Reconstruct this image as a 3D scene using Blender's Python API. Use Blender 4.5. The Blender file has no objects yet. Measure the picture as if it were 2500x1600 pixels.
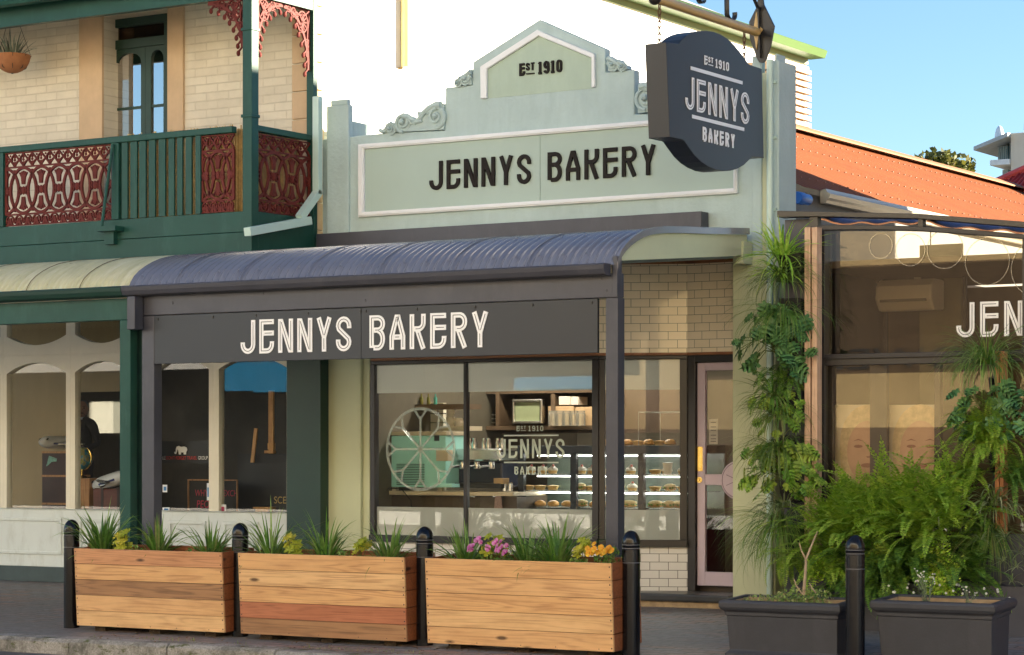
import bpy, bmesh, math, random
from mathutils import Vector, Matrix
R = math.radians
sc = bpy.context.scene
COL = sc.collection

# ------------------------------------------------------------------ camera, sky, sun, exposure
EYE = 1.42
YAW = R(32.0)
cam = bpy.data.cameras.new('camera')
cam.sensor_width = 36.0
cam.lens = 85.0
cam.shift_y = 0.122
cam.clip_start = 0.1
cam.clip_end = 3000
co = bpy.data.objects.new('camera', cam)
COL.objects.link(co)
co.location = (0, 0, EYE)
co.rotation_euler = (R(90), 0, YAW)
sc.camera = co

SUN_EL, SUN_AZ = R(15.0), math.atan2(0.78, 0.62)
world = bpy.data.worlds.new('World')
sc.world = world
world.use_nodes = True
wn = world.node_tree
bg = wn.nodes['Background']
sky = wn.nodes.new('ShaderNodeTexSky')
sky.sky_type = 'NISHITA'
sky.sun_disc = False
sky.sun_elevation = SUN_EL
sky.sun_rotation = SUN_AZ
sky.air_density = 1.0
sky.dust_density = 0.0
sky.ozone_density = 3.6
wn.links.new(sky.outputs[0], bg.inputs[0])
bg.inputs[1].default_value = 0.037

sl = bpy.data.lights.new('sun', 'SUN')
sl.energy = 4.8
sl.angle = R(0.5)
sl.color = (1.0, 0.86, 0.66)
so = bpy.data.objects.new('sun', sl)
COL.objects.link(so)
sdir = Vector((math.sin(SUN_AZ) * math.cos(SUN_EL), math.cos(SUN_AZ) * math.cos(SUN_EL), math.sin(SUN_EL)))
so.rotation_euler = sdir.to_track_quat('Z', 'Y').to_euler()
so.location = (30, 40, 30)

sc.view_settings.view_transform = 'Standard'
sc.view_settings.look = 'None'
sc.view_settings.exposure = 2.78
sc.view_settings.gamma = 1.0
sc.render.engine = 'CYCLES'
sc.cycles.use_denoising = True
sc.cycles.max_bounces = 8
sc.cycles.transparent_max_bounces = 16
sc.cycles.sample_clamp_indirect = 6.0

# ------------------------------------------------------------------ survey: photo measurements on real planes
FP = 2500 * 85.0 / 36.0
CY, SY = math.cos(YAW), math.sin(YAW)


def wx(u, Y):
    t = (u - 1250) / FP
    return Y / (CY + t * SY) * (-SY + t * CY)


def wz(u, v, Y):
    t = (u - 1250) / FP
    return EYE + (1105 - v) / FP * Y / (CY + t * SY)


def wp(u, v, Y):
    return (wx(u, Y), wz(u, v, Y))


def sp(u, v, X):            # a point on a plane of constant X: (Y, Z)
    t = (u - 1250) / FP
    D = X / (-SY + t * CY)
    return (D * (CY + t * SY), EYE + (1105 - v) / FP * D)


def ground(Y):
    return -0.06 * (19.8 - Y) if Y < 19.8 else 0.0


YF = 19.8      # shop fronts
YV = 17.3      # verandah posts

# ------------------------------------------------------------------ materials
MATS = {}


def lin(h):
    return tuple(((c / 255) / 12.92 if c / 255 <= 0.04045 else (((c / 255) + 0.055) / 1.055) ** 2.4) for c in h)


def newmat(name):
    m = bpy.data.materials.new(name)
    m.use_nodes = True
    nt = m.node_tree
    return m, nt, nt.nodes['Principled BSDF']


def N(nt, t, **kw):
    n = nt.nodes.new(t)
    for k, v in kw.items():
        setattr(n, k, v)
    return n


def L(nt, a, b):
    nt.links.new(a, b)


def objco(nt, scale=(1, 1, 1), rot=(0, 0, 0)):
    tc = N(nt, 'ShaderNodeTexCoord')
    mp = N(nt, 'ShaderNodeMapping')
    mp.inputs['Scale'].default_value = scale
    mp.inputs['Rotation'].default_value = rot
    L(nt, tc.outputs['Object'], mp.inputs[0])
    return mp.outputs[0]


def ramp(nt, fac, stops):
    r = N(nt, 'ShaderNodeValToRGB')
    el = r.color_ramp.elements
    while len(el) > 1:
        el.remove(el[-1])
    el[0].position = stops[0][0]
    el[0].color = (*stops[0][1], 1)
    for p, c in stops[1:]:
        e = el.new(p)
        e.color = (*c, 1)
    L(nt, fac, r.inputs[0])
    return r.outputs[0]


def noise(nt, vec, scale, detail=4, rough=0.55):
    n = N(nt, 'ShaderNodeTexNoise')
    n.inputs['Scale'].default_value = scale
    n.inputs['Detail'].default_value = detail
    n.inputs['Roughness'].default_value = rough
    L(nt, vec, n.inputs['Vector'])
    return n.outputs[0]


def mix(nt, fac, a, b, mode='MIX'):
    m = N(nt, 'ShaderNodeMix', data_type='RGBA', blend_type=mode)
    for s, v in ((m.inputs[0], fac), (m.inputs[6], a), (m.inputs[7], b)):
        if hasattr(v, 'links') or hasattr(v, 'is_linked'):
            L(nt, v, s)
        elif isinstance(v, (int, float)):
            s.default_value = v
        else:
            s.default_value = (*v, 1)
    return m.outputs[2]


def bump(nt, h, strength, dist=0.01):
    b = N(nt, 'ShaderNodeBump')
    b.inputs['Strength'].default_value = strength
    b.inputs['Distance'].default_value = dist
    L(nt, h, b.inputs['Height'])
    return b.outputs[0]


def paint(name, col, rough=0.5, var=0.12, vs=3.0, bs=40.0, bstr=0.15, metal=0.0, spec=0.5, coat=0.0, dirt=None, dist=0.004):
    if name in MATS:
        return MATS[name]
    m, nt, p = newmat(name)
    co_ = objco(nt)
    n1 = noise(nt, co_, vs, 6, 0.65)
    d = tuple(c * (1 - var) for c in col)
    u = tuple(min(1, c * (1 + var)) for c in col)
    c = ramp(nt, n1, [(0.3, d), (0.7, u)])
    if rough >= .7:
        n4 = noise(nt, objco(nt, (5, 5, .9)), 1.3, 7, .7)
        c = mix(nt, 1.0, c, ramp(nt, n4, [(0.30, (.92, .925, .915)), (0.62, (1, 1, 1))]), 'MULTIPLY')
    if dirt:
        n3 = noise(nt, objco(nt, (2.2, 2.2, 0.7)), 2.6, 8, 0.7)
        f = ramp(nt, n3, [(0.53, (0, 0, 0)), (0.72, (1, 1, 1))])
        c = mix(nt, f, c, dirt)
    L(nt, c, p.inputs['Base Color'])
    p.inputs['Roughness'].default_value = rough
    p.inputs['Metallic'].default_value = metal
    p.inputs['Specular IOR Level'].default_value = spec
    p.inputs['Coat Weight'].default_value = coat
    if bstr:
        L(nt, bump(nt, noise(nt, co_, bs, 3), bstr, dist), p.inputs['Normal'])
    MATS[name] = m
    return m


def wall_uv(nt, plane):
    tc = N(nt, 'ShaderNodeTexCoord')
    s = N(nt, 'ShaderNodeSeparateXYZ')
    L(nt, tc.outputs['Object'], s.inputs[0])
    c = N(nt, 'ShaderNodeCombineXYZ')
    a, b = plane
    L(nt, s.outputs[a], c.inputs[0])
    L(nt, s.outputs[b], c.inputs[1])
    return c.outputs[0], tc.outputs['Object']


def brickmat(name, c1, c2, cm, bw, bh, mortar, plane='XZ', rough=0.7, bstr=0.5, var=0.2, coat=0.0, wob=0.0, spec=0.5):
    if name in MATS:
        return MATS[name]
    m, nt, p = newmat(name)
    uv, oc = wall_uv(nt, plane)
    b = N(nt, 'ShaderNodeTexBrick')
    b.inputs['Scale'].default_value = 1.0
    b.inputs['Brick Width'].default_value = bw
    b.inputs['Row Height'].default_value = bh
    b.inputs['Mortar Size'].default_value = mortar
    b.inputs['Mortar Smooth'].default_value = 0.1
    b.inputs['Color1'].default_value = (*c1, 1)
    b.inputs['Color2'].default_value = (*c2, 1)
    b.inputs['Mortar'].default_value = (*cm, 1)
    L(nt, uv, b.inputs['Vector'])
    n = noise(nt, oc, 3.0, 6, 0.65)
    sh = ramp(nt, n, [(0.3, (1 - var,) * 3), (0.7, (1, 1, 1))])
    L(nt, mix(nt, 1.0, b.outputs['Color'], sh, 'MULTIPLY'), p.inputs['Base Color'])
    p.inputs['Roughness'].default_value = rough
    p.inputs['Coat Weight'].default_value = coat
    p.inputs['Specular IOR Level'].default_value = spec
    inv = N(nt, 'ShaderNodeMath', operation='MULTIPLY_ADD')
    L(nt, b.outputs['Fac'], inv.inputs[0])
    inv.inputs[1].default_value = -1.0
    n2 = noise(nt, oc, 9.0 if wob else 22.0, 3)
    k = N(nt, 'ShaderNodeMath', operation='MULTIPLY')
    L(nt, n2, k.inputs[0])
    k.inputs[1].default_value = wob if wob else 0.5
    L(nt, k.outputs[0], inv.inputs[2])
    L(nt, bump(nt, inv.outputs[0], bstr, 0.008), p.inputs['Normal'])
    MATS[name] = m
    return m


def woodmat(name, dark, light, seed=0.0, axis=0, rough=0.55, knots=True, contrast=1.0):
    """cedar style timber: grain runs along one axis"""
    if name in MATS:
        return MATS[name]
    m, nt, p = newmat(name)
    sc_ = [1.0, 7.0, 7.0]
    if axis == 2:
        sc_ = [7.0, 7.0, 1.0]
    tc = N(nt, 'ShaderNodeTexCoord')
    mp = N(nt, 'ShaderNodeMapping')
    mp.inputs['Scale'].default_value = sc_
    mp.inputs['Location'].default_value = (seed * 3.1, seed * 1.7, seed * 2.3)
    sc_ = [c * (.42 if c < 2 else 1) for c in sc_]
    mp.inputs['Scale'].default_value = sc_
    L(nt, tc.outputs['Object'], mp.inputs[0])
    v = mp.outputs[0]
    big = noise(nt, v, 1.3, 2, 0.5)
    k = N(nt, 'ShaderNodeMath', operation='MULTIPLY')
    L(nt, big, k.inputs[0])
    k.inputs[1].default_value = 60.0
    s = N(nt, 'ShaderNodeMath', operation='SINE')
    L(nt, k.outputs[0], s.inputs[0])
    g = N(nt, 'ShaderNodeMath', operation='MULTIPLY_ADD')
    L(nt, s.outputs[0], g.inputs[0])
    g.inputs[1].default_value = 0.115 * contrast
    fine = noise(nt, objco(nt, [c * (1.5 if c < 2 else 9) for c in sc_]), 2.0, 6, 0.75)
    L(nt, fine, g.inputs[2])
    col = ramp(nt, g.outputs[0], [(0.24, dark), (0.47, light), (0.80, tuple(min(1, c * 1.12) for c in light))])
    blot = noise(nt, objco(nt, (1.1, 4, 4)), 1.7, 5, .65)
    col = mix(nt, 1.0, col, ramp(nt, blot, [(0.30, (.84, .79, .74)), (0.55, (1, 1, 1)), (0.75, (1.06, 1.03, 1.0))]), 'MULTIPLY')
    if knots:
        vo = N(nt, 'ShaderNodeTexVoronoi')
        mp2 = N(nt, 'ShaderNodeMapping')
        mp2.inputs['Scale'].default_value = (1.6, 1.6, 5.2) if axis == 0 else (5, 5, 1.6)
        mp2.inputs['Location'].default_value = (seed * 1.3, seed, seed * 0.7)
        L(nt, tc.outputs['Object'], mp2.inputs[0])
        L(nt, mp2.outputs[0], vo.inputs['Vector'])
        vo.inputs['Scale'].default_value = 1.0
        kf = ramp(nt, vo.outputs['Distance'], [(0.05, (1, 1, 1)), (0.11, (0, 0, 0))])
        col = mix(nt, kf, col, tuple(c * 0.25 for c in dark))
    L(nt, col, p.inputs['Base Color'])
    p.inputs['Roughness'].default_value = rough
    L(nt, bump(nt, g.outputs[0], 0.12, 0.003), p.inputs['Normal'])
    MATS[name] = m
    return m


def leafmat(name, cols, rough=0.45, trans=0.25):
    """foliage: every leaf its own shade"""
    if name in MATS:
        return MATS[name]
    m, nt, p = newmat(name)
    ge = N(nt, 'ShaderNodeNewGeometry')
    n = len(cols)
    c = ramp(nt, ge.outputs['Random Per Island'], [(i / max(1, n - 1), k) for i, k in enumerate(cols)])
    n1 = noise(nt, objco(nt), 30.0, 2)
    c = mix(nt, 1.0, c, ramp(nt, n1, [(0.3, (0.75, 0.75, 0.75)), (0.7, (1.1, 1.1, 1.1))]), 'MULTIPLY')
    L(nt, c, p.inputs['Base Color'])
    p.inputs['Roughness'].default_value = rough
    p.inputs['Specular IOR Level'].default_value = 0.4
    tr = N(nt, 'ShaderNodeBsdfTranslucent')
    L(nt, c, tr.inputs[0])
    mx = N(nt, 'ShaderNodeMixShader')
    mx.inputs[0].default_value = trans
    L(nt, p.outputs[0], mx.inputs[1])
    L(nt, tr.outputs[0], mx.inputs[2])
    L(nt, mx.outputs[0], nt.nodes['Material Output'].inputs[0])
    MATS[name] = m
    return m


def glassmat(name, tint=(0.93, 0.95, 0.94), base=0.05, gain=1.3, rough=0.0, haze=0.0, hazecol=(0.6, 0.6, 0.55)):
    if name in MATS:
        return MATS[name]
    m, nt, p = newmat(name)
    nt.nodes.remove(p)
    t = N(nt, 'ShaderNodeBsdfTransparent')
    t.inputs[0].default_value = (*tint, 1)
    g = N(nt, 'ShaderNodeBsdfGlossy')
    g.inputs['Roughness'].default_value = rough
    g.inputs[0].default_value = (1, 1, 1, 1)
    lw = N(nt, 'ShaderNodeLayerWeight')
    lw.inputs[0].default_value = 0.35
    k = N(nt, 'ShaderNodeMath', operation='MULTIPLY_ADD')
    L(nt, lw.outputs['Fresnel'], k.inputs[0])
    k.inputs[1].default_value = gain
    k.inputs[2].default_value = base
    k.use_clamp = True
    mx = N(nt, 'ShaderNodeMixShader')
    L(nt, k.outputs[0], mx.inputs[0])
    L(nt, t.outputs[0], mx.inputs[1])
    L(nt, g.outputs[0], mx.inputs[2])
    out = mx.outputs[0]
    if haze:
        d = N(nt, 'ShaderNodeBsdfDiffuse')
        d.inputs[0].default_value = (*hazecol, 1)
        tr = N(nt, 'ShaderNodeBsdfTranslucent')
        tr.inputs[0].default_value = (*hazecol, 1)
        m2 = N(nt, 'ShaderNodeMixShader')
        m2.inputs[0].default_value = 0.4
        L(nt, d.outputs[0], m2.inputs[1])
        L(nt, tr.outputs[0], m2.inputs[2])
        m3 = N(nt, 'ShaderNodeMixShader')
        m3.inputs[0].default_value = haze
        L(nt, out, m3.inputs[1])
        L(nt, m2.outputs[0], m3.inputs[2])
        out = m3.outputs[0]
    L(nt, out, nt.nodes['Material Output'].inputs[0])
    MATS[name] = m
    return m


def lampmat(name, col, strength):
    if name in MATS:
        return MATS[name]
    m, nt, p = newmat(name)
    p.inputs['Emission Color'].default_value = (*col, 1)
    p.inputs['Emission Strength'].default_value = strength
    p.inputs['Base Color'].default_value = (*col, 1)
    MATS[name] = m
    return m


# ------------------------------------------------------------------ mesh builder
class MB:
    def __init__(s):
        s.v = []
        s.f = []

    def add(s, vs, fs):
        n = len(s.v)
        s.v += [tuple(p) for p in vs]
        s.f += [tuple(i + n for i in f) for f in fs]
        return s

    def box(s, x0, x1, y0, y1, z0, z1):
        v = [(x, y, z) for z in (z0, z1) for y in (y0, y1) for x in (x0, x1)]
        return s.add(v, [(0, 2, 3, 1), (4, 5, 7, 6), (0, 1, 5, 4), (2, 6, 7, 3), (0, 4, 6, 2), (1, 3, 7, 5)])

    def quad(s, a, b, c, d):
        return s.add([a, b, c, d], [(0, 1, 2, 3)])

    def prism(s, poly, a0, a1, ax='y'):
        f = {'y': lambda p, a: (p[0], a, p[1]), 'x': lambda p, a: (a, p[0], p[1]), 'z': lambda p, a: (p[0], p[1], a)}[ax]
        n = len(poly)
        v = [f(p, a0) for p in poly] + [f(p, a1) for p in poly]
        return s.add(v, [tuple(range(n)), tuple(range(2 * n - 1, n - 1, -1))] + [(i, (i + 1) % n, n + (i + 1) % n, n + i) for i in range(n)])

    def frame(s, outer, inner, a0, a1, ax='y', closed=True):
        f = {'y': lambda p, a: (p[0], a, p[1]), 'x': lambda p, a: (a, p[0], p[1]), 'z': lambda p, a: (p[0], p[1], a)}[ax]
        n = len(outer)
        v = [f(p, a) for a in (a0, a1) for lp in (outer, inner) for p in lp]
        fs = []
        for i in range(n if closed else n - 1):
            j = (i + 1) % n
            fs += [(i, j, n + j, n + i), (2 * n + i, 3 * n + i, 3 * n + j, 2 * n + j), (i, 2 * n + i, 2 * n + j, j), (n + i, n + j, 3 * n + j, 3 * n + i)]
        if not closed:
            for i in (0, n - 1):
                fs.append((i, n + i, 3 * n + i, 2 * n + i))
        return s.add(v, fs)

    def tube(s, pts, r, n=6, closed=False, caps=True):
        pts = [Vector(p) for p in pts]
        m = len(pts)
        rs = r if isinstance(r, (list, tuple)) else [r] * m
        vs, fs = [], []
        up = None
        for i, p in enumerate(pts):
            a = pts[(i - 1) % m] if (i or closed) else p
            b = pts[(i + 1) % m] if (i < m - 1 or closed) else p
            t = (b - a).normalized()
            if up is None:
                up = Vector((0, 0, 1)) if abs(t.z) < 0.9 else Vector((1, 0, 0))
            e1 = (up - t * up.dot(t))
            if e1.length < 1e-6:
                e1 = t.orthogonal()
            e1.normalize()
            up = e1
            e2 = t.cross(e1)
            for k in range(n):
                q = 2 * math.pi * k / n
                vs.append(p + (e1 * math.cos(q) + e2 * math.sin(q)) * rs[i])
        for i in range(m if closed else m - 1):
            j = (i + 1) % m
            for k in range(n):
                l = (k + 1) % n
                fs.append((i * n + k, i * n + l, j * n + l, j * n + k))
        if caps and not closed:
            fs.append(tuple(range(n - 1, -1, -1)))
            fs.append(tuple((m - 1) * n + k for k in range(n)))
        return s.add(vs, fs)

    def lathe(s, c, prof, n=24, ax='z'):
        vs, fs = [], []
        m = len(prof)
        for r, h in prof:
            for k in range(n):
                q = 2 * math.pi * k / n
                a, b = r * math.cos(q), r * math.sin(q)
                vs.append((c[0] + a, c[1] + b, c[2] + h) if ax == 'z' else (c[0] + a, c[1] + h, c[2] + b) if ax == 'y' else (c[0] + h, c[1] + a, c[2] + b))
        for i in range(m - 1):
            for k in range(n):
                l = (k + 1) % n
                fs.append((i * n + k, i * n + l, (i + 1) * n + l, (i + 1) * n + k))
        fs.append(tuple(range(n - 1, -1, -1)))
        fs.append(tuple((m - 1) * n + k for k in range(n)))
        return s.add(vs, fs)

    def ball(s, c, r, nu=12, nv=8):
        rx, ry, rz = r if isinstance(r, (list, tuple)) else (r, r, r)
        vs = [(c[0], c[1], c[2] - rz)]
        for j in range(1, nv):
            a = -math.pi / 2 + math.pi * j / nv
            for k in range(nu):
                q = 2 * math.pi * k / nu
                vs.append((c[0] + rx * math.cos(a) * math.cos(q), c[1] + ry * math.cos(a) * math.sin(q), c[2] + rz * math.sin(a)))
        vs.append((c[0], c[1], c[2] + rz))
        fs = []
        for k in range(nu):
            l = (k + 1) % nu
            fs.append((0, 1 + l, 1 + k))
            for j in range(nv - 2):
                fs.append((1 + j * nu + k, 1 + j * nu + l, 1 + (j + 1) * nu + l, 1 + (j + 1) * nu + k))
            b = 1 + (nv - 2) * nu
            fs.append((b + k, b + l, len(vs) - 1))
        return s.add(vs, fs)

    def ribbon(s, pts, w, fn, d0, d1, closed=False):
        """a flat stroke along 2D points with mitred corners; fn(p, q, d) -> 3D"""
        P = [Vector((p[0], p[1])) for p in pts]
        n = len(P)
        l, r = [], []
        for i in range(n):
            a = P[(i - 1) % n] if (i or closed) else None
            b = P[(i + 1) % n] if (i < n - 1 or closed) else None
            d = []
            if a is not None:
                d.append((P[i] - a).normalized())
            if b is not None:
                d.append((b - P[i]).normalized())
            t = d[0] if len(d) == 1 else (d[0] + d[1])
            if t.length < 1e-5:
                t = d[0]
            t.normalize()
            nn = Vector((-t.y, t.x))
            k = 1.0
            if len(d) == 2:
                k = 1.0 / max(0.45, nn.dot(Vector((-d[0].y, d[0].x))))
            l.append(P[i] + nn * (w / 2 * k))
            r.append(P[i] - nn * (w / 2 * k))
        vs = [fn(p.x, p.y, d) for d in (d0, d1) for lp in (l, r) for p in lp]
        fs = []
        for i in range(n if closed else n - 1):
            j = (i + 1) % n
            fs += [(i, j, n + j, n + i), (2 * n + i, 3 * n + i, 3 * n + j, 2 * n + j), (i, 2 * n + i, 2 * n + j, j), (n + i, n + j, 3 * n + j, 3 * n + i)]
        if not closed:
            for i in (0, n - 1):
                fs.append((i, n + i, 3 * n + i, 2 * n + i))
        return s.add(vs, fs)


ORG = {}


def tag(o, label=None, cat=None, group=None, kind=None):
    for k, v in (('label', label), ('category', cat), ('group', group), ('kind', kind)):
        if v:
            o[k] = v
    return o


def thing(name, label, cat, loc=(0, 0, 0), group=None, rot=(0, 0, 0)):
    o = bpy.data.objects.new(name, None)
    o.empty_display_size = 0.1
    COL.objects.link(o)
    o.location = loc
    o.rotation_euler = rot
    ORG[o.name] = Vector(loc)
    return tag(o, label, cat, group)


def mesh_obj(mb, name, mat, org, smooth=False, bevel=0.0, flip=True):
    me = bpy.data.meshes.new(name)
    ox, oy, oz = org
    me.from_pydata([(x - ox, y - oy, z - oz) for x, y, z in mb.v], [], mb.f)
    if flip:
        bm = bmesh.new()
        bm.from_mesh(me)
        bmesh.ops.recalc_face_normals(bm, faces=bm.faces)
        bm.to_mesh(me)
        bm.free()
    if smooth:
        for p in me.polygons:
            p.use_smooth = True
        if smooth != 'all':
            me.set_sharp_from_angle(angle=R(38))
    me.materials.append(mat)
    o = bpy.data.objects.new(name, me)
    COL.objects.link(o)
    if bevel:
        b = o.modifiers.new('bevel', 'BEVEL')
        b.width = bevel
        b.segments = 2
        b.limit_method = 'ANGLE'
        b.angle_limit = R(50)
    return o


def part(mb, name, mat, parent, smooth=False, bevel=0.0, label=None, kind=None, local=False, flip=True):
    org = Vector((0, 0, 0)) if local else ORG[parent.name]
    o = mesh_obj(mb, name, mat, org, smooth, bevel, flip)
    o.parent = parent
    ORG[o.name] = org if not local else Vector((0, 0, 0))
    return tag(o, label, None, None, kind)


def solo(mb, name, mat, label=None, cat=None, loc=(0, 0, 0), group=None, smooth=False, bevel=0.0, kind=None, flip=True):
    o = mesh_obj(mb, name, mat, loc, smooth, bevel, flip)
    o.location = loc
    ORG[o.name] = Vector(loc)
    return tag(o, label, cat, group, kind)


def copy_tree(o, parent=None):
    c = o.copy()
    COL.objects.link(c)
    c.parent = parent
    ORG[c.name] = Vector((0, 0, 0))
    for ch in list(o.children):
        copy_tree(ch, c)
    return c


# ------------------------------------------------------------------ lettering
def arc(cx, cy, rx, ry, a0, a1, n=8):
    return [(cx + rx * math.cos(R(a0 + (a1 - a0) * i / n)), cy + ry * math.sin(R(a0 + (a1 - a0) * i / n))) for i in range(n + 1)]


l_, r_, b_, t_ = 0.068, 0.472, 0.068, 0.932
GL = {
    'J': [[(r_, 1)] + arc(.27, .27, .202, .202, 0, -180, 10) + [(l_, .34)]],
    'E': [[(.54, t_), (l_, t_), (l_, b_), (.27, b_)] + arc(.27, .27, .202, .202, -80, 0, 6) + [(r_, .35)], [(l_ + .068, .595), (.54, .595)]],
    'N': [[(l_, 0), (l_, 1)], [(r_, 0), (r_, 1)], [(l_ + .02, .97), (r_ - .02, .03)]],
    'Y': [[(l_, 1), (.27, .42)], [(r_, 1), (.27, .42)], [(.27, .45), (.27, 0)]],
    'S': [[(r_, .66)] + arc(.27, .73, .202, .202, 0, 180, 10) + [(l_ + .03, .64), (r_ - .03, .36)] + arc(.27, .27, .202, .202, 0, -180, 10) + [(l_, .34)]],
    'B': [[(l_, b_), (l_, t_), (.29, t_)] + arc(.29, .755, .182, .177, 80, -80, 8) + [(.29, .578), (l_ + .069, .578)], [(.29, .56)] + arc(.29, .314, .182, .246, 80, -80, 8) + [(.29, b_), (l_ + .069, b_)]],
    'A': [[(l_, 0), (l_, .38), (.24, .93), (.30, .93), (r_, .38), (r_, 0)], [(l_ + .069, .36), (r_ - .069, .36)]],
    'K': [[(l_, 0), (l_, 1)], [(r_, 1), (r_, .78)] + arc(.29, .75, .182, .175, -10, -80, 5) + [(.28, .575), (l_ + .069, .575)], [(.27, .52), (r_, 0)]],
    'R': [[(l_, 0), (l_, t_), (.29, t_)] + arc(.29, .74, .182, .192, 80, -80, 8) + [(.29, .548), (l_ + .069, .548)], [(.25, .5), (r_, 0)]],
    'T': [[(0, t_), (.54, t_)], [(.27, t_ - .069), (.27, 0)]],
    'D': [[(l_, b_), (l_, t_), (.27, t_)] + arc(.27, .5, .202, .432, 80, -80, 10) + [(.27, b_), (l_, b_)]],
    'C': [[(r_, .66)] + arc(.27, .73, .202, .202, 0, 180, 10) + arc(.27, .27, .202, .202, 180, 360, 10) + [(r_, .34)]],
    'O': [arc(.27, .73, .202, .202, 0, 180, 10) + arc(.27, .27, .202, .202, 180, 360, 10) + [(r_, .73)]],
    'L': [[(l_, 1), (l_, b_), (.54, b_)]],
    'W': [[(l_, 1), (.17, .02)], [(.17, .02), (.27, .7)], [(.27, .7), (.37, .02)], [(.37, .02), (r_, 1)]],
    '1': [[(.12, .80), (.27, .93)], [(.27, 1), (.27, 0)], [(.11, .05), (.20, .05)], [(.34, .05), (.43, .05)]],
    '9': [arc(.27, .70, .202, .235, 0, 360, 16), [(r_, .70)] + arc(.27, .27, .202, .202, 0, -170, 9)],
    '0': [arc(.27, .73, .202, .202, 0, 180, 10) + arc(.27, .27, .202, .202, 180, 360, 10) + [(r_, .73)]],
}


def text_len(txt, gap=.18, space=.50):
    w = 0
    for ch in txt:
        w += space if ch == ' ' else .54 + gap
    return w - gap


def lettering(mb, txt, fn, p0, q0, h, d0, d1, width=None, sw=.136, gap=.18, space=.50, inline=None):
    """strokes of each letter; fn maps sign plane to space. width fits the whole word"""
    kx = (width / text_len(txt, gap, space)) if width else h
    x = p0
    for ch in txt:
        if ch == ' ':
            x += space * kx
            continue
        for k, st in enumerate(GL[ch]):
            pts = [(x + a * kx, q0 + b * h) for a, b in st]
            mb.ribbon(pts, sw * h, fn, d0, d1 + (d1 - d0) * 0.12 * k)
            if inline is not None:
                ip = [Vector(p) for p in pts]
                e = sw * h * .42
                ip[0] = ip[0] + (ip[1] - ip[0]).normalized() * min(e, (ip[1] - ip[0]).length * .8)
                ip[-1] = ip[-1] + (ip[-2] - ip[-1]).normalized() * min(e, (ip[-2] - ip[-1]).length * .8)
                inline.ribbon([tuple(p) for p in ip], sw * h * .13, fn, d1, d1 + (d1 - d0) * (0.12 * k + .25))
        x += (.54 + gap) * kx


def est_1910(mb, fn, p0, q0, h, d0, d1, width, sw=.17, mb2=None):
    """E with a raised, underlined ST, then 1910"""
    k = width / 4.75
    lettering(mb, 'E', fn, p0, q0, h, d0, d1, .54 * k, sw)
    lettering(mb, 'ST', fn, p0 + .74 * k, q0 + h * .38, h * .62, d0, d1, .90 * k, sw * .9, gap=.3)
    mb.ribbon([(p0 + .74 * k, q0 + h * .1), (p0 + 1.64 * k, q0 + h * .1)], h * .1, fn, d0, d1)
    lettering(mb2 or mb, '1910', fn, p0 + 2.05 * k, q0, h, d0, d1, 2.7 * k, sw)


def words(txt, fn, p0, q0, h, d0, d1, width, sw, gap=.18, space=.50, inline=False):
    """one mesh per word"""
    k = width / text_len(txt, gap, space)
    out, x = [], p0
    for wd in txt.split(' '):
        mb, ln = MB(), (MB() if inline else None)
        n = text_len(wd, gap, space) * k
        lettering(mb, wd, fn, x, q0, h, d0, d1, n, sw, gap, space, ln)
        out.append((mb, ln))
        x += n + (gap + space) * k
    return out


def facade(Y):
    return lambda p, q, d: (p, Y - d, q)


def sideplane(X):
    return lambda p, q, d: (X + d, p, q)


def font_text(txt, fn, p0, q0, h, depth, width=None, shear=0.0):
    """small print from the built-in font, as mesh"""
    cu = bpy.data.curves.new('txt', 'FONT')
    cu.body = txt
    cu.extrude = 0.0
    cu.shear = shear
    o = bpy.data.objects.new('txt', cu)
    COL.objects.link(o)
    dg = bpy.context.evaluated_depsgraph_get()
    me = bpy.data.meshes.new_from_object(o.evaluated_get(dg))
    xs = [v.co.x for v in me.vertices]
    ys = [v.co.y for v in me.vertices]
    k = h / (max(ys) - min(ys))
    kx = width / (max(xs) - min(xs)) if width else k
    mb = MB()
    mb.add([fn(p0 + (v.co.x - min(xs)) * kx, q0 + (v.co.y - min(ys)) * k, depth) for v in me.vertices], [tuple(p.vertices) for p in me.polygons])
    bpy.data.objects.remove(o)
    bpy.data.curves.remove(cu)
    bpy.data.meshes.remove(me)
    return mb
# ------------------------------------------------------------------ colours
MINT = (0.44, 0.56, 0.555)
M_mint = paint('mint_render', MINT, 0.75, 0.07, 2.0, 26, 0.5, dirt=(0.39, 0.50, 0.495), dist=0.012)
M_panel = paint('sage_panel', (0.39, 0.50, 0.45), 0.6, 0.03, 1.2, 60, 0.05)
M_sage = paint('sage_paint', (0.54, 0.58, 0.38), 0.6, 0.05, 2.0, 40, 0.12)
M_mpaint = paint('mint_metal', (0.50, 0.66, 0.60), 0.35, 0.05, 2.0, 30, 0.05)
M_white = paint('white_paint', (0.76, 0.79, 0.81), 0.5, 0.05, 3.0, 40, 0.12)
M_render = paint('white_render', (0.82, 0.81, 0.78), 0.8, 0.03, 2.0, 30, 0.2)
M_cream = paint('cream_frame', (0.74, 0.70, 0.56), 0.5, 0.05, 3.0, 40, 0.1)
M_riser = paint('pale_riser', (0.62, 0.68, 0.66), 0.5, 0.04, 2.0, 40, 0.1, dirt=(0.5, 0.54, 0.5))
M_peach = paint('peach_render', (0.60, 0.43, 0.27), 0.75, 0.10, 3.0, 30, 0.3)
M_green = paint('bottle_green', (0.013, 0.066, 0.050), 0.42, 0.14, 2.5, 60, 0.12, dirt=(0.025, 0.09, 0.07), spec=0.25)
M_dgreen = paint('dark_green', (0.009, 0.040, 0.029), 0.5, 0.12, 2.5, 60, 0.12)
M_lgreen = paint('gutter_green', (0.055, 0.115, 0.022), 0.45, 0.08, 2.0, 30, 0.05)
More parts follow.
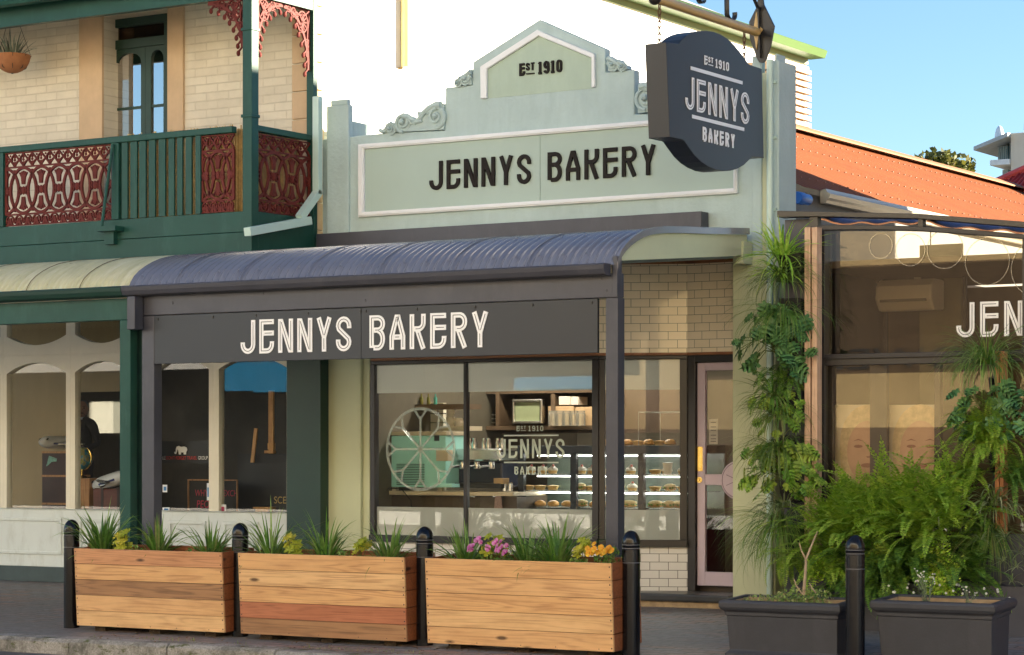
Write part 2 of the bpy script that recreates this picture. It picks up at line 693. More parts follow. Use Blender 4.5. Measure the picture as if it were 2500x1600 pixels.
M_char = paint('charcoal_paint', (0.052, 0.054, 0.070), 0.45, 0.14, 3.0, 50, 0.15, dirt=(0.068, 0.069, 0.085))
M_sign = paint('sign_charcoal', (0.016, 0.020, 0.027), 0.42, 0.06, 1.5, 70, 0.05)
M_dark = paint('dark_frame', (0.022, 0.021, 0.023), 0.38, 0.12, 3.0, 40, 0.08)
M_brown = paint('brown_metal', (0.055, 0.048, 0.038), 0.42, 0.10, 3.0, 40, 0.06)
M_oxide = paint('oxide_iron', (0.130, 0.025, 0.020), 0.65, 0.16, 6.0, 50, 0.15, spec=0.2)
M_bronze = paint('bronze_letter', (0.012, 0.009, 0.007), 0.6, 0.08, 3.0, 30, 0.0, spec=0.2)
M_black = paint('black_gloss', (0.012, 0.012, 0.014), 0.12, 0.10, 4.0, 40, 0.03, coat=0.5)
M_iron = paint('black_iron', (0.016, 0.015, 0.014), 0.4, 0.15, 6.0, 60, 0.15)
M_gold = paint('gold_pipe', (0.52, 0.34, 0.12), 0.35, 0.10, 5.0, 40, 0.06)
M_rust = paint('rusty_chain', (0.10, 0.045, 0.02), 0.7, 0.3, 20, 60, 0.2)
M_wletter = paint('white_letter', (0.86, 0.87, 0.88), 0.4, 0.02, 2.0, 30, 0.0)
M_dline = paint('letter_line', (0.05, 0.055, 0.065), 0.5, 0.02, 2.0, 30, 0.0)
M_lav = paint('lavender_paint', (0.54, 0.44, 0.52), 0.45, 0.05, 3.0, 50, 0.06)
M_brass = paint('brass', (0.80, 0.56, 0.16), 0.22, 0.12, 8.0, 40, 0.05, metal=1.0)
M_chrome = paint('steel', (0.62, 0.62, 0.62), 0.22, 0.08, 8.0, 40, 0.03, metal=1.0)
M_glass = glassmat('window_glass', base=0.03, gain=0.50)
M_cglass = glassmat('tinted_glass', (0.80, 0.78, 0.72), base=0.05, gain=0.60)
M_frost = glassmat('frosted_film', (0.6, 0.6, 0.56), base=0.05, gain=0.7, haze=0.88, hazecol=(0.50, 0.51, 0.46))
M_decal = glassmat('etched_decal', (0.9, 0.9, 0.9), base=0.02, gain=0.4, haze=0.30, hazecol=(0.66, 0.72, 0.64))
M_tile = brickmat('cream_tile', (0.92, 0.83, 0.67), (0.89, 0.80, 0.63), (0.24, 0.24, 0.16), 0.158, 0.0775, 0.0024, 'XZ', 0.10, 0.35, 0.06, coat=0.3, wob=0.35)
M_wtile = brickmat('white_tile', (0.78, 0.77, 0.74), (0.74, 0.73, 0.70), (0.20, 0.20, 0.18), 0.158, 0.0775, 0.003, 'XZ', 0.15, 0.3, 0.05)
M_brickw = brickmat('painted_brick', (0.78, 0.71, 0.57), (0.70, 0.63, 0.50), (0.67, 0.60, 0.47), 0.30, 0.088, 0.006, 'XZ', 0.72, 0.8, 0.16)
M_trim = woodmat('copper_trim', (0.16, 0.06, 0.025), (0.30, 0.13, 0.055), 5.0, 0, knots=False)

# ------------------------------------------------------------------ setting
m, nt, p = newmat('road_asphalt')
oc = objco(nt)
c = ramp(nt, noise(nt, oc, 160, 3), [(0.3, (0.07, 0.07, 0.072)), (0.7, (0.16, 0.155, 0.15))])
c = mix(nt, 1.0, c, ramp(nt, noise(nt, oc, 0.8, 5), [(0.3, (0.7, 0.7, 0.7)), (0.7, (1.1, 1.1, 1.1))]), 'MULTIPLY')
L(nt, c, p.inputs['Base Color'])
p.inputs['Roughness'].default_value = 0.85
L(nt, bump(nt, noise(nt, oc, 220, 2), 0.6, 0.006), p.inputs['Normal'])
M_road = m

m, nt, p = newmat('footpath_pavers')
uv, oc = wall_uv(nt, (0, 1))
b = N(nt, 'ShaderNodeTexBrick')
for k, v in (('Scale', 1.0), ('Brick Width', 0.23), ('Row Height', 0.115), ('Mortar Size', 0.007), ('Mortar Smooth', 0.2), ('Bias', -0.1)):
    b.inputs[k].default_value = v
b.inputs['Color1'].default_value = (0.23, 0.22, 0.225, 1)
b.inputs['Color2'].default_value = (0.34, 0.21, 0.17, 1)
b.inputs['Mortar'].default_value = (0.07, 0.065, 0.05, 1)
L(nt, uv, b.inputs['Vector'])
n1 = noise(nt, oc, 0.7, 6, 0.7)
c = mix(nt, ramp(nt, n1, [(0.42, (0, 0, 0)), (0.62, (1, 1, 1))]), b.outputs['Color'], (0.21, 0.20, 0.195))
n2 = noise(nt, oc, 14, 4, 0.7)
c = mix(nt, 1.0, c, ramp(nt, n2, [(0.3, (0.62, 0.62, 0.62)), (0.7, (1.1, 1.1, 1.1))]), 'MULTIPLY')
L(nt, c, p.inputs['Base Color'])
vg = N(nt, 'ShaderNodeTexVoronoi')
L(nt, objco(nt), vg.inputs['Vector'])
vg.inputs['Scale'].default_value = 3.1
c = mix(nt, ramp(nt, vg.outputs['Distance'], [(0.05, (.75, .75, .75)), (0.075, (0, 0, 0))]), c, (0.06, 0.058, 0.055))
L(nt, c, p.inputs['Base Color'])
p.inputs['Roughness'].default_value = 0.62
iv = N(nt, 'ShaderNodeMath', operation='MULTIPLY_ADD')
L(nt, b.outputs['Fac'], iv.inputs[0])
iv.inputs[1].default_value = -1.0
L(nt, n2, iv.inputs[2])
L(nt, bump(nt, iv.outputs[0], 0.6, 0.006), p.inputs['Normal'])
M_paver = m

m, nt, p = newmat('kerb_concrete')
oc = objco(nt)
c = ramp(nt, noise(nt, oc, 60, 5, 0.7), [(0.3, (0.18, 0.17, 0.15)), (0.7, (0.46, 0.44, 0.40))])
c = mix(nt, ramp(nt, noise(nt, oc, 3.5, 6, 0.7), [(0.46, (0, 0, 0)), (0.66, (1, 1, 1))]), c, (0.10, 0.095, 0.075))
c = mix(nt, ramp(nt, noise(nt, objco(nt, (1, 1, 3)), 5.0, 6, 0.75), [(0.56, (0, 0, 0)), (0.64, (1, 1, 1))]), c, (0.085, 0.095, 0.03))
L(nt, c, p.inputs['Base Color'])
p.inputs['Roughness'].default_value = 0.85
L(nt, bump(nt, noise(nt, oc, 45, 6, 0.75), 0.7, 0.012), p.inputs['Normal'])
M_kerb = m

M_earth = paint('earth', (0.16, 0.13, 0.09), 0.9, 0.2, 0.4, 3, 0.2)
g = MB()
g.quad((-1800, -1800, -0.6), (1800, -1800, -0.6), (1800, 1800, -0.6), (-1800, 1800, -0.6))
solo(g, 'ground', M_earth, kind='structure')
g = MB()
g.quad((-90, -1.5, -0.36), (60, -1.5, -0.36), (60, 15.97, -0.36), (-90, 15.97, -0.36))
solo(g, 'road', M_road, kind='structure')
g = MB()
xs = [-90 + i * 2.0 for i in range(76)]
rng = random.Random(3)
ys = [16.17, 16.9, 17.8, 18.8, 19.82, 21.0]
vv = [(x, y, ground(y) + (rng.uniform(-.006, .006) if 16.3 < y < 19 else 0)) for y in ys for x in xs]
nx = len(xs)
g.add(vv, [(j * nx + i, j * nx + i + 1, (j + 1) * nx + i + 1, (j + 1) * nx + i) for j in range(len(ys) - 1) for i in range(nx - 1)])
solo(g, 'footpath', M_paver, kind='structure')
g = MB()
x = -90.0
zk = ground(16.17)
while x < 60:
    w = rng.uniform(0.85, 1.25)
    dz = rng.uniform(-.008, .008)
    dy = rng.uniform(-.012, .012)
    g.prism([(15.94 + dy, -0.40), (15.95 + dy, zk - .035 + dz), (15.985 + dy, zk - .004 + dz), (16.176, zk + .003 + dz), (16.176, -0.40)], x + .006, x + w - .006, 'x')
    x += w
solo(g, 'kerb', M_kerb, kind='structure', bevel=0.006)
g = MB()
g.box(-90, 60, -9, -1.5, -0.5, -0.21)
solo(g, 'far_footpath', paint('pale_concrete', (0.45, 0.42, 0.36), 0.85, 0.1, 1.0), kind='structure')

# ------------------------------------------------------------------ terrace building on the left
XS = -14.73                    # its side wall, facing the bakery
TB = thing('terrace_building', 'two storey painted brick terrace with balcony on the left and a blank white side wall', 'building', (-19, 20, 0))
xd0, xd1 = wx(254, YF), wx(412, YF)
w = MB()
w.box(-32, xd0, YF, 20.1, 3.36, 7.15)
w.box(xd1, XS, YF, 20.1, 3.36, 7.15)
w.box(xd0, xd1, YF, 20.1, 6.12, 7.15)
w.box(xd0, xd1, YF, 20.1, 3.36, 3.80)
part(w, 'front_wall', M_brickw, TB)
w = MB()
w.box(-15.0, XS, 20.1, 31.5, -0.2, 7.15)
sw_ = part(w, 'side_wall', M_render, TB, label='sunlit blank white side wall')
w = MB()
w.box(-32, -31.7, 20.1, 36, -0.2, 7.1)
part(w, 'far_wall', M_render, TB)
q = MB()
z = 3.4
while z < 6.7:
    q.box(wx(716, YF), XS + .03, YF - .025, 19.91, z, z + .272)
    z += .285
part(q, 'quoin', M_peach, TB, bevel=0.006, label='peach rendered corner blocks')
q = MB()
q.box(wx(197, YF), xd0 - .002, YF - .03, YF + .14, 3.8, 6.25)
part(q, 'architrave', M_peach, TB, bevel=0.006)
q = MB()
q.box(xd1 + .002, wx(451, YF), YF - .03, YF + .14, 3.8, 6.25)
part(q, 'architrave', M_peach, TB, bevel=0.006)
# eave of the side wall
q = MB()
q.box(XS, XS + .03, 19.9, 31.5, 6.95, 7.16)
part(q, 'fascia', paint('fascia_green', (0.17, 0.21, 0.07), 0.5, 0.05, 2, 30, 0.05), TB)
q = MB()
q.prism([(XS + .03, 7.03), (XS + .27, 7.03), (XS + .31, 7.13), (XS + .28, 7.15), (XS + .03, 7.10)], 19.7, 31.55, 'y')
part(q, 'gutter', M_lgreen, TB)
q = MB()
q.prism([(-32.3, 7.15), (XS + .28, 7.16), (-19, 9.2), (-28, 9.2)], 19.5, 28.4, 'y')  # stops short so daylight reaches the invented skylight
part(q, 'roof', paint('old_iron_roof', (0.25, 0.26, 0.25), 0.5, 0.2, 1, 20, 0.1), TB)
# drain pipe and flashing line on the white wall
Yp, zp = sp(980, 165, XS)
q = MB()
q.tube([(XS + .06, Yp, 6.95), (XS + .06, Yp, zp)], .055, 10)
part(q, 'drain_pipe', paint('cream_pipe', (0.72, 0.55, 0.25), 0.5, 0.1, 4, 30, 0.05), TB, smooth=True)
ya, za = sp(787, 232, XS)
q = MB()
q.prism([(ya, za), (Yp, zp - .02), (Yp, zp + .01), (ya, za + .03)], XS, XS + .02, 'x')
part(q, 'flashing', paint('flashing', (0.45, 0.33, 0.16), 0.6, 0.2, 6, 30, 0.1), TB)

# french doors onto the balcony
YD = 19.98
q = MB()
X = lambda u: wx(u, YD)
zt = wz(330, 105, YD)
q.box(X(252), X(414), YD, YD + .10, 6.03, 6.125)
q.box(X(252), X(268), YD, YD + .10, 3.8, 6.03)
q.box(X(400), X(414), YD, YD + .10, 3.8, 6.03)
q.box(X(268), X(400), YD + .002, YD + .10, zt - .05, zt + .05)
fd = part(q, 'french_door', M_dgreen, TB, bevel=0.004)
for (ua, ub, pa, pb) in ((268, 352, 281, 341), (352, 400, 365, 396)):
    q = MB()
    zb, z1 = 3.82, zt - .052
    pts_in, pts_out = [], []
    xa, xb, x0, x1 = X(pa), X(pb), X(ua), X(ub) - .004
    zs = wz(320, 150, YD)
    za_ = wz(320, 128, YD)
    n = 8
    pts_in += [(xa, 4.35), (xb, 4.35)]
    pts_out += [(x0, zb), (x1, zb)]
    for i in range(n + 1):
        a = R(180 * i / n)
        px = (xa + xb) / 2 + (xb - xa) / 2 * math.cos(a)
        pts_in.append((px, zs + (za_ - zs) * math.sin(a)))
        pts_out.append((x1 + (x0 - x1) * i / n, z1))
    q.frame(pts_out, pts_in, YD + .02, YD + .065)
    zb2 = wz(320, 263, YD)
    q.box(xa, xb, YD + .03, YD + .055, zb2 - .014, zb2 + .014)
    lf = part(q, 'door_leaf', M_dgreen, TB)
    q = MB()
    q.quad((xa, YD + .045, 4.35), (xb, YD + .045, 4.35), (xb, YD + .045, za_), (xa, YD + .045, za_))
    part(q, 'pane', glassmat('door_glass', (0.5, 0.45, 0.4), base=0.35, gain=0.9), lf, flip=False)
q = MB()
q.box(X(268), X(400), YD + .05, YD + .06, zt + .05, 6.03)
part(q, 'transom_pane', glassmat('brown_pane', (0.3, 0.2, 0.12), base=0.03, gain=0.5, haze=.3, hazecol=(0.03, 0.018, 0.01)), fd)
q = MB()
q.box(X(240), X(430), YD + .5, YD + .55, 3.7, 6.3)  # black sheet put here for the dark of the room behind
part(q, 'curtain', paint('dark_sheet', (0.02, 0.017, 0.013), 0.9), TB)

# street level shopfront of the terrace
q = MB()
xl, xr = -32.0, wx(700, YF)
q.box(xl, xr, YF - .02, YF + .15, 0.0, .165)
part(q, 'plinth', paint('plinth_green', (0.05, 0.075, 0.078), 0.7, 0.15, 3, 40, 0.2), TB)
q = MB()
q.box(xl, xr, YF, YF + .15, .165, .80)
for ua, ub in ((-80, 160), (182, 300), (400, 512), (534, 640)):
    a, b = wx(ua + 12, YF), wx(ub - 8, YF)
    o_ = [(a, .30), (b, .30), (b, .70), (a, .70)]
    i_ = [(a + .035, .335), (b - .035, .335), (b - .035, .665), (a + .035, .665)]
    q.frame(o_, i_, YF - .022, YF + .002)
part(q, 'stall_riser', M_riser, TB, bevel=0.005)
zsill = wz(80, 1241, YF)
q = MB()
q.box(xl, xr, YF - .03, YF + .10, .80, zsill)
part(q, 'sill', M_riser, TB, bevel=0.006)


def arched(mb, xa, xb, x0, x1, z0, zspr, zar, ztop, y0, y1, n=14):
    pin, pout = [(xa, z0), (xb, z0)], [(x0, z0), (x1, z0)]
    for i in range(n + 1):
        f = i / n
        px = xb + (xa - xb) * f
        pin.append((px, zspr + (zar - zspr) * (1 - (2 * f - 1) ** 2)))
        pout.append((x1 + (x0 - x1) * f, ztop))
    pin2 = pin
    mb.frame(pout, pin2, y0, y1, closed=True)


zspr, zar = wz(85, 912, YF), wz(85, 886, YF)
ztr = wz(85, 868, YF)
panes = [(-125, 0), (16, 161), (183, 312), (380, 510), (534, 700)]
edges = [-136, 8, 172, 346, 522, 700]
for k, (pa, pb) in enumerate(panes):
    xa, xb = wx(pa, YF), wx(pb, YF)
    x0, x1 = wx(edges[k], YF), wx(edges[k + 1], YF)
    q = MB()
    arched(q, xa, xb, x0 + .001, x1 - .001, zsill, zspr, zar, ztr, YF, YF + .09)
    # upper light with a dipped lower edge
    n = 14
    pin, pout = [], []
    zd, ze, zu = wz(85, 843, YF), wz(85, 820, YF), 3.05
    for i in range(n + 1):
        f = i / n
        pin.append((xa + (xb - xa) * f, ze + (zd - ze) * (1 - (2 * f - 1) ** 2)))
        pout.append((x0 + .001 + (x1 - x0 - .002) * f, ztr + .002))
    pin += [(xb, zu), (xa, zu)]
    pout += [(x1 - .001, 3.16), (x0 + .001, 3.16)]
    q.frame(pout, pin, YF + .002, YF + .085)
    wf = part(q, 'shop_window', M_cream, TB)
    q = MB()
    q.quad((xa - .02, YF + .05, zsill), (xb + .02, YF + .05, zsill), (xb + .02, YF + .05, zar + .02), (xa - .02, YF + .05, zar + .02))
    part(q, 'pane', M_glass, wf, flip=False)
    q = MB()
    q.quad((xa - .02, YF + .05, zd - .02), (xb + .02, YF + .05, zd - .02), (xb + .02, YF + .05, zu + .02), (xa - .02, YF + .05, zu + .02))
    part(q, 'transom_pane', M_glass, wf, flip=False)
q = MB()
q.box(xl, xr, YF + .004, YF + .15, 3.16, 3.36)
part(q, 'lintel', M_cream, TB)
q = MB()
q.box(wx(700, YF - .2), wx(782, YF - .2), YF - .2, YF + .15, 0.0, 3.36)
part(q, 'green_pier', M_dgreen, TB)
# room behind the windows
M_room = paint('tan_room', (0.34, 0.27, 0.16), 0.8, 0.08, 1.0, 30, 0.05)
q = MB()
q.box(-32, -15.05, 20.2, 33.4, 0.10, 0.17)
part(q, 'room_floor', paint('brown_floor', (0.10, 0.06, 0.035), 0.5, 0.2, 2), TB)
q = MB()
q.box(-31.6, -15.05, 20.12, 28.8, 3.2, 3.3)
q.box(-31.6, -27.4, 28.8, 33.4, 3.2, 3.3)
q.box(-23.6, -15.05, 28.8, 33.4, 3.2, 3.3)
q.box(-27.4, -23.6, 31.3, 33.4, 3.2, 3.3)  # gap between these boxes is an invented skylight to light the man
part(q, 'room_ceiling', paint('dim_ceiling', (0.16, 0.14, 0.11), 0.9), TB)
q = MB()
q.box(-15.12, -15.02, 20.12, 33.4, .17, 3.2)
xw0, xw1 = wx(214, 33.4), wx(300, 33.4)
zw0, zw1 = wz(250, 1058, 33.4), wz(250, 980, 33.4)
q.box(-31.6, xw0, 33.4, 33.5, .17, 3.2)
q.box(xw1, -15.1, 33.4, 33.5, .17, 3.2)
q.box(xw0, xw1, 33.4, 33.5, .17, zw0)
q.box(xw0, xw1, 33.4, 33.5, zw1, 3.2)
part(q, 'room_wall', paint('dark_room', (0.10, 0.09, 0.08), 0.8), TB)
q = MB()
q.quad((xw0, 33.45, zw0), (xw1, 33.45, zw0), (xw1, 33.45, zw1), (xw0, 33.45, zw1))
part(q, 'added_window', glassmat('added_glass', (.5, .5, .45), haze=.85, hazecol=(.16, .16, .14)), TB, flip=False)  # invented pane: lights the man and stands for a reflected pale car
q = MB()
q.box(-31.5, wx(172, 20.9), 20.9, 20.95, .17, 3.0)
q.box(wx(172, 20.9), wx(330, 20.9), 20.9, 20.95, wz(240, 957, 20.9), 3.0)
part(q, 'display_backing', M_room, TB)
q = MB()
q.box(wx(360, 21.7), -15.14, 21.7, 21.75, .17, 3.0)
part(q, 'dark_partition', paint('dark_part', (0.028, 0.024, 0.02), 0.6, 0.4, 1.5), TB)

# ------------------------------------------------------------------ balcony
YB = 18.70
XB = XS + .04      # its right hand return
BA = thing('balcony', 'dark green timber balcony with oxide red iron lace on the terrace front', 'balcony', (-19, YB, 3.4))
zr = 4.60
q = MB()
q.box(-32, XB, YB, YB + .05, 3.37, 3.58)
q.box(-32, XB, YB + .004, YB + .05, 3.584, 3.785)
q.box(XB - .05, XB, YB + .05, YF - .03, 3.37, 3.785)
part(q, 'fascia_board', M_green, BA, bevel=0.004)
q = MB()
q.box(-32, XB - .055, YB + .055, YF - .03, 3.62, 3.70)
part(q, 'floor_deck', M_green, BA)
q = MB()
q.box(-32, wx(568, YB) - .002, YB - .01, YB + .07, zr - .035, zr + .03)
part(q, 'handrail', M_green, BA, bevel=0.008)
q = MB()
q.box(XB - .08, XB, YB + .105, YF - .10, zr - .025, zr + .035)
part(q, 'handrail', M_green, BA, bevel=0.008)
q = MB()
q.box(XB - .10, XB + .012, YB - .012, YB + .10, 3.30, 6.4)
q.box(XB - .115, XB + .02, YB - .022, YB + .112, 4.70, 4.73)
q.box(XB - .115, XB + .02, YB - .022, YB + .112, 5.55, 5.58)
part(q, 'post', M_green, BA, bevel=0.004)
q = MB()
q.box(XB - .08, XB + .005, YF - .095, YF - .03, 3.37, 6.4)
part(q, 'post', M_green, BA)
q = MB()
q.box(wx(-22, YB), wx(8, YB), YB - .004, YB + .08, 3.79, zr - .036)
part(q, 'post', M_green, BA)
for a, b in ((272, 289), (477, 489)):
    q = MB()
    q.box(wx(a, YB), wx(b, YB), YB, YB + .06, 3.79, zr - .036)
    part(q, 'newel', M_green, BA)
for a, b in ((295, 309), (316, 332), (337.5, 353.5), (361, 376.5), (385, 401), (409, 423), (430, 443), (451, 465.5)):
    q = MB()
    q.box(wx(a, YB), wx(b, YB), YB + .012, YB + .034, 3.79, zr - .036)
    part(q, 'baluster', M_green, BA)
q = MB()
q.box(-32, XB - .101, YB, YB + .08, 5.885, 6.10)
part(q, 'eave_beam', M_green, BA)
q = MB()
q.box(XB - .07, XB, YB + .101, YF - .03, 5.90, 6.10)
part(q, 'eave_beam', M_green, BA)
q = MB()
q.prism([(YB - .15, 6.12), (YB - .17, 6.2), (YF, 6.75), (YF, 6.68)], -32, XB + .15, 'x')
part(q, 'roof', paint('grey_iron', (0.32, 0.36, 0.34), 0.45, 0.1), BA)
q = MB()
q.tube([(-32, YB - .19, 6.10), (XB + .1, YB - .19, 6.10)], .06, 8)
part(q, 'gutter', M_green, BA, smooth=True)
q = MB()
q.box(wx(240, YB - .1), wx(286, YB - .1), YB - .13, YB, wz(262, 565, YB - .1), wz(262, 553, YB - .1))
q.box(wx(254, YB - .06), wx(277, YB - .06), YB - .06, YB, wz(262, 597, YB - .06), wz(262, 566, YB - .06))
q.tube([(*[wx(248, YB - .1)], YB - .1, wz(248, 556, YB - .1)), (wx(275, YB - .02), YB - .02, wz(275, 352, YB - .02))], .017, 6)
part(q, 'brace', M_green, BA)


def lace(mb, fn, x0, x1, z0, z1, period, d=.018):
    """cast iron lace: linked ovals between a chain frieze and a tulip skirt"""
    H = z1 - z0
    bar = lambda pts, w_, cl=False, e=0.0: mb.ribbon(pts, w_, fn, -d / 2 - e, d / 2 + e, cl)
    zA, zB = z0 + H * .155, z0 + H * .80
    bar([(x0, zA), (x1, zA)], .016)
    bar([(x0, zB), (x1, zB)], .016, e=.001)
    bar([(x0, z0 + .006), (x1, z0 + .006)], .012)
    bar([(x0, z1 - .006), (x1, z1 - .006)], .012)
    n = max(1, round((x1 - x0) / period))
    P = (x1 - x0) / n
    zm, rz = (zA + zB) / 2, (zB - zA) / 2 - .012
    cl = lambda pts: [(min(max(a, x0 + .006), x1 - .006), b) for a, b in pts]
    for i in range(n + 1):
        cx = x0 + i * P
        if x0 - .01 <= cx <= x1 + .01:
            bar(cl(arc(cx, zm, P * .73, rz, 0, 360, 26)[:-1]), .026, True, e=.002 + .002 * (i % 2))
    for i in range(n):
        cx = x0 + (i + .5) * P        # inside the lens between two ovals' flanks
        for s_ in (1, -1):
            tip = zm + s_ * rz * .60
            bar([(cx, zm + s_ * rz * .93), (cx, tip)], .020, e=.004)
            for dx in (-.022, 0, .022):
                mb.ball(fn(cx + dx, zm + s_ * rz * (.80 if dx else .70), 0), (.016, .012, .018), 6, 4)
    for i in range(n + 1):
        cx = x0 + i * P
        for s_ in (1, -1):
            for k in (-1.6, -.7, 0, .7, 1.6):
                q_ = [(cx + k * .008, zm + s_ * rz * .28), (cx + k * .014, zm + s_ * rz * .60), (cx + k * .032, zm + s_ * rz * (.88 - abs(k) * .05))]
                bar(cl(q_), .013, e=.001 * abs(k))
        for dx in (-.055, .055):
            for dz in (-.022, .022):
                bar(cl(arc(cx + dx, zm + dz, .022, .022, 0, 360, 8)[:-1]), .010, True, e=.003)
        mb.ball(fn(min(max(cx, x0 + .02), x1 - .02), zm, 0), (.03, .018, .045), 8, 6)
    # frieze: crossing arches with buds
    m_ = 2 * n
    p2 = (x1 - x0) / m_
    zt0, zt1 = zB + .012, z1 - .012
    for i in range(m_):
        a = x0 + i * p2
        bar([(a, zt0), (a + p2 * .5, (zt0 + zt1) / 2), (a + p2, zt1)], .012, e=.001)
        bar([(a, zt1), (a + p2 * .5, (zt0 + zt1) / 2), (a + p2, zt0)], .012, e=.003)
        bar(cl(arc(a + p2 * .5, zt0, p2 * .42, (zt1 - zt0) * .42, 0, 180, 8)), .010, e=.002)
        bar(cl(arc(a, (zt0 + zt1) / 2, p2 * .33, (zt1 - zt0) * .40, 90, 270, 8)), .010, e=.004)
        for dz in (.25, .5, .72):
            mb.ball(fn(max(a, x0 + .015), zt0 + (zt1 - zt0) * dz, 0), (.017, .012, .016), 6, 4)
        mb.ball(fn(a + p2 * .5, zt1 - .02, 0), (.014, .01, .012), 6, 4)
    # skirt: tulips
    for i in range(m_):
        cx = x0 + (i + .5) * p2
        bar(cl(arc(cx, z0 + (zA - z0) * .5, p2 * .40, (zA - z0) * .40, -20, 200, 9)), .013, e=.002)
        for k in (-1, -.4, .4, 1):
            bar(cl([(cx + k * .006, z0 + (zA - z0) * .72), (cx + k * .017, z0 + (zA - z0) * .38), (cx + k * .038, z0 + .004)]), .015, e=.001 + .001 * abs(k))
        bar(cl([(cx - p2 * .5, z0 + (zA - z0) * .25), (cx - p2 * .25, z0 + (zA - z0) * .5)]), .012)
        bar(cl([(cx + p2 * .5, z0 + (zA - z0) * .25), (cx + p2 * .25, z0 + (zA - z0) * .5)]), .012)


PER = wx(146, YB) - wx(54.5, YB)
z0l, z1l = 3.792, zr - .04
for a, b in ((10, 272), (489, 567)):
    q = MB()
    lace(q, facade(YB + .03), wx(a, YB), wx(b, YB), z0l, z1l, PER * .5)
    part(q, 'lace_panel', M_oxide, BA)
q = MB()
lace(q, lambda p_, q_, d_: (XB - .04 + d_, p_, q_), YB + .105, YF - .10, z0l, z1l, PER * .5)
part(q, 'lace_panel', M_oxide, BA)


def lace_bracket(mb, fn, x, z, sx, w, h):
    """corner bracket: palmette roundel, tendrils, row of drops along the hollow edge"""
    d = .016
    bar = lambda pts, w_, cl=False, e=0.0: mb.ribbon(pts, w_, fn, -d / 2 - e, d / 2 + e, cl)
    T = lambda a, b: (x + sx * a * w, z - b * h)
    bar([T(0, 0), T(1, 0)], .022)
    bar([T(.03, .01), T(.03, 1)], .022, e=.001)
    edge = [T(1 - .93 * math.sin(R(90 * i / 12)) ** .8 if i else 1, .05 + .93 * (1 - math.cos(R(90 * i / 12))) ** .9) for i in range(13)]
    bar(edge, .026, e=.003)
    c_ = T(.30, .22)
    bar(arc(c_[0], c_[1], .085, .105, 0, 360, 16)[:-1], .016, True, e=.002)
    for k in range(9):
        a = R(-40 + 32.5 * k)
        bar([c_, (c_[0] + .068 * math.sin(a), c_[1] + .085 * math.cos(a))], .016, e=.003 + .001 * (k % 2))
    for (a, b, r__) in ((.64, .10, .04), (.80, .06, .028), (.12, .55, .036), (.10, .72, .028), (.52, .14, .03)):
        cc = T(a, b)
        bar(arc(cc[0], cc[1], r__, r__ * 1.15, 0, 330, 10), .013, e=.002)
        bar(arc(cc[0], cc[1], r__ * .45, r__ * .5, 0, 360, 8)[:-1], .012, True, e=.004)
    bar([T(.05, .02), T(.2, .10), T(.45, .12), T(.95, .02)], .014, e=.004)
    bar([T(.02, .05), T(.1, .3), T(.12, .5), T(.05, .9)], .014, e=.005)
    for i in (1, 2.6, 4.2, 5.8, 7.4, 9, 10.5, 11.8):
        k = int(i)
        f = i - k
        p0 = Vector(edge[k]).lerp(Vector(edge[min(12, k + 1)]), f)
        q0 = p0 + Vector((sx * .045, -.045))
        bar([tuple(p0), tuple(q0)], .012, e=.002)
        cc = fn(q0.x + sx * .006, q0.y - .018, 0)
        mb.ball(cc, (.020, .020, .030), 7, 5)


zE = 5.885
q = MB()
lace_bracket(q, facade(YB + .03), XB - .102, zE, -1, .46, .50)
part(q, 'lace_bracket', M_oxide, BA, label='oxide red iron lace bracket in shade')
side = lambda p_, q_, d_: (XB - .04 + d_, p_, q_)
q = MB()
lace_bracket(q, side, YB + .103, 5.90, 1, .44, .52)
part(q, 'lace_bracket', M_oxide, BA, label='sunlit iron lace bracket on the post')
q = MB()
lace_bracket(q, side, YF - .10, 5.90, -1, .44, .62)
part(q, 'lace_bracket', M_oxide, BA, label='sunlit iron lace bracket against the wall')
# reed screen tied behind the rails
M_reed = leafmat('dry_reed', [(0.50, 0.30, 0.09), (0.74, 0.52, 0.20), (0.82, 0.66, 0.36), (0.60, 0.38, 0.13)], 0.6, 0.25)
q = MB()
rng = random.Random(8)
x = wx(283, YB + .16)
while x < XB - .12:
    h_ = zr + rng.uniform(.0, .075)
    q.box(x, x + rng.uniform(.006, .011), YB + .15 + rng.uniform(0, .01), YB + .165, 3.72, h_)
    x += .0135
y = YB + .17
while y < YF - .12:
    q.box(XB - .155, XB - .14, y, y + rng.uniform(.006, .010), 3.72, zr + rng.uniform(-.02, .05))
    y += .0135
solo(q, 'reed_screen', M_reed, 'golden reed screen tied behind the balcony railing', 'screen', (wx(440, YB), YB + .15, 3.72), flip=False)
# ------------------------------------------------------------------ bakery building
BK = thing('bakery_building', 'mint green single storey bakery with stepped parapet gable dated 1910', 'building', (-12, YF, 0))
W = lambda *uv: [wp(u, v, YF) for u, v in uv]
zlow = 3.20
xL = wx(787, YF)
xR = wx(1905, YF)
xPR = wx(1796, YF)          # door side pier
PT = .11
outl = [(xL, zlow)] + [(xR - .30, zlow)] + W((1806, 243), (1797, 262), (1574, 270), (1549, 270), (1547, 171), (1477.5, 173), (1476.7, 118.4),
       (1316.7, 47.8), (1154, 151.6), (1152.6, 208), (1087, 214), (1086, 319), (930, 325.5), (903, 331), (856, 334))
outl += [(xL, outl[-1][1])]
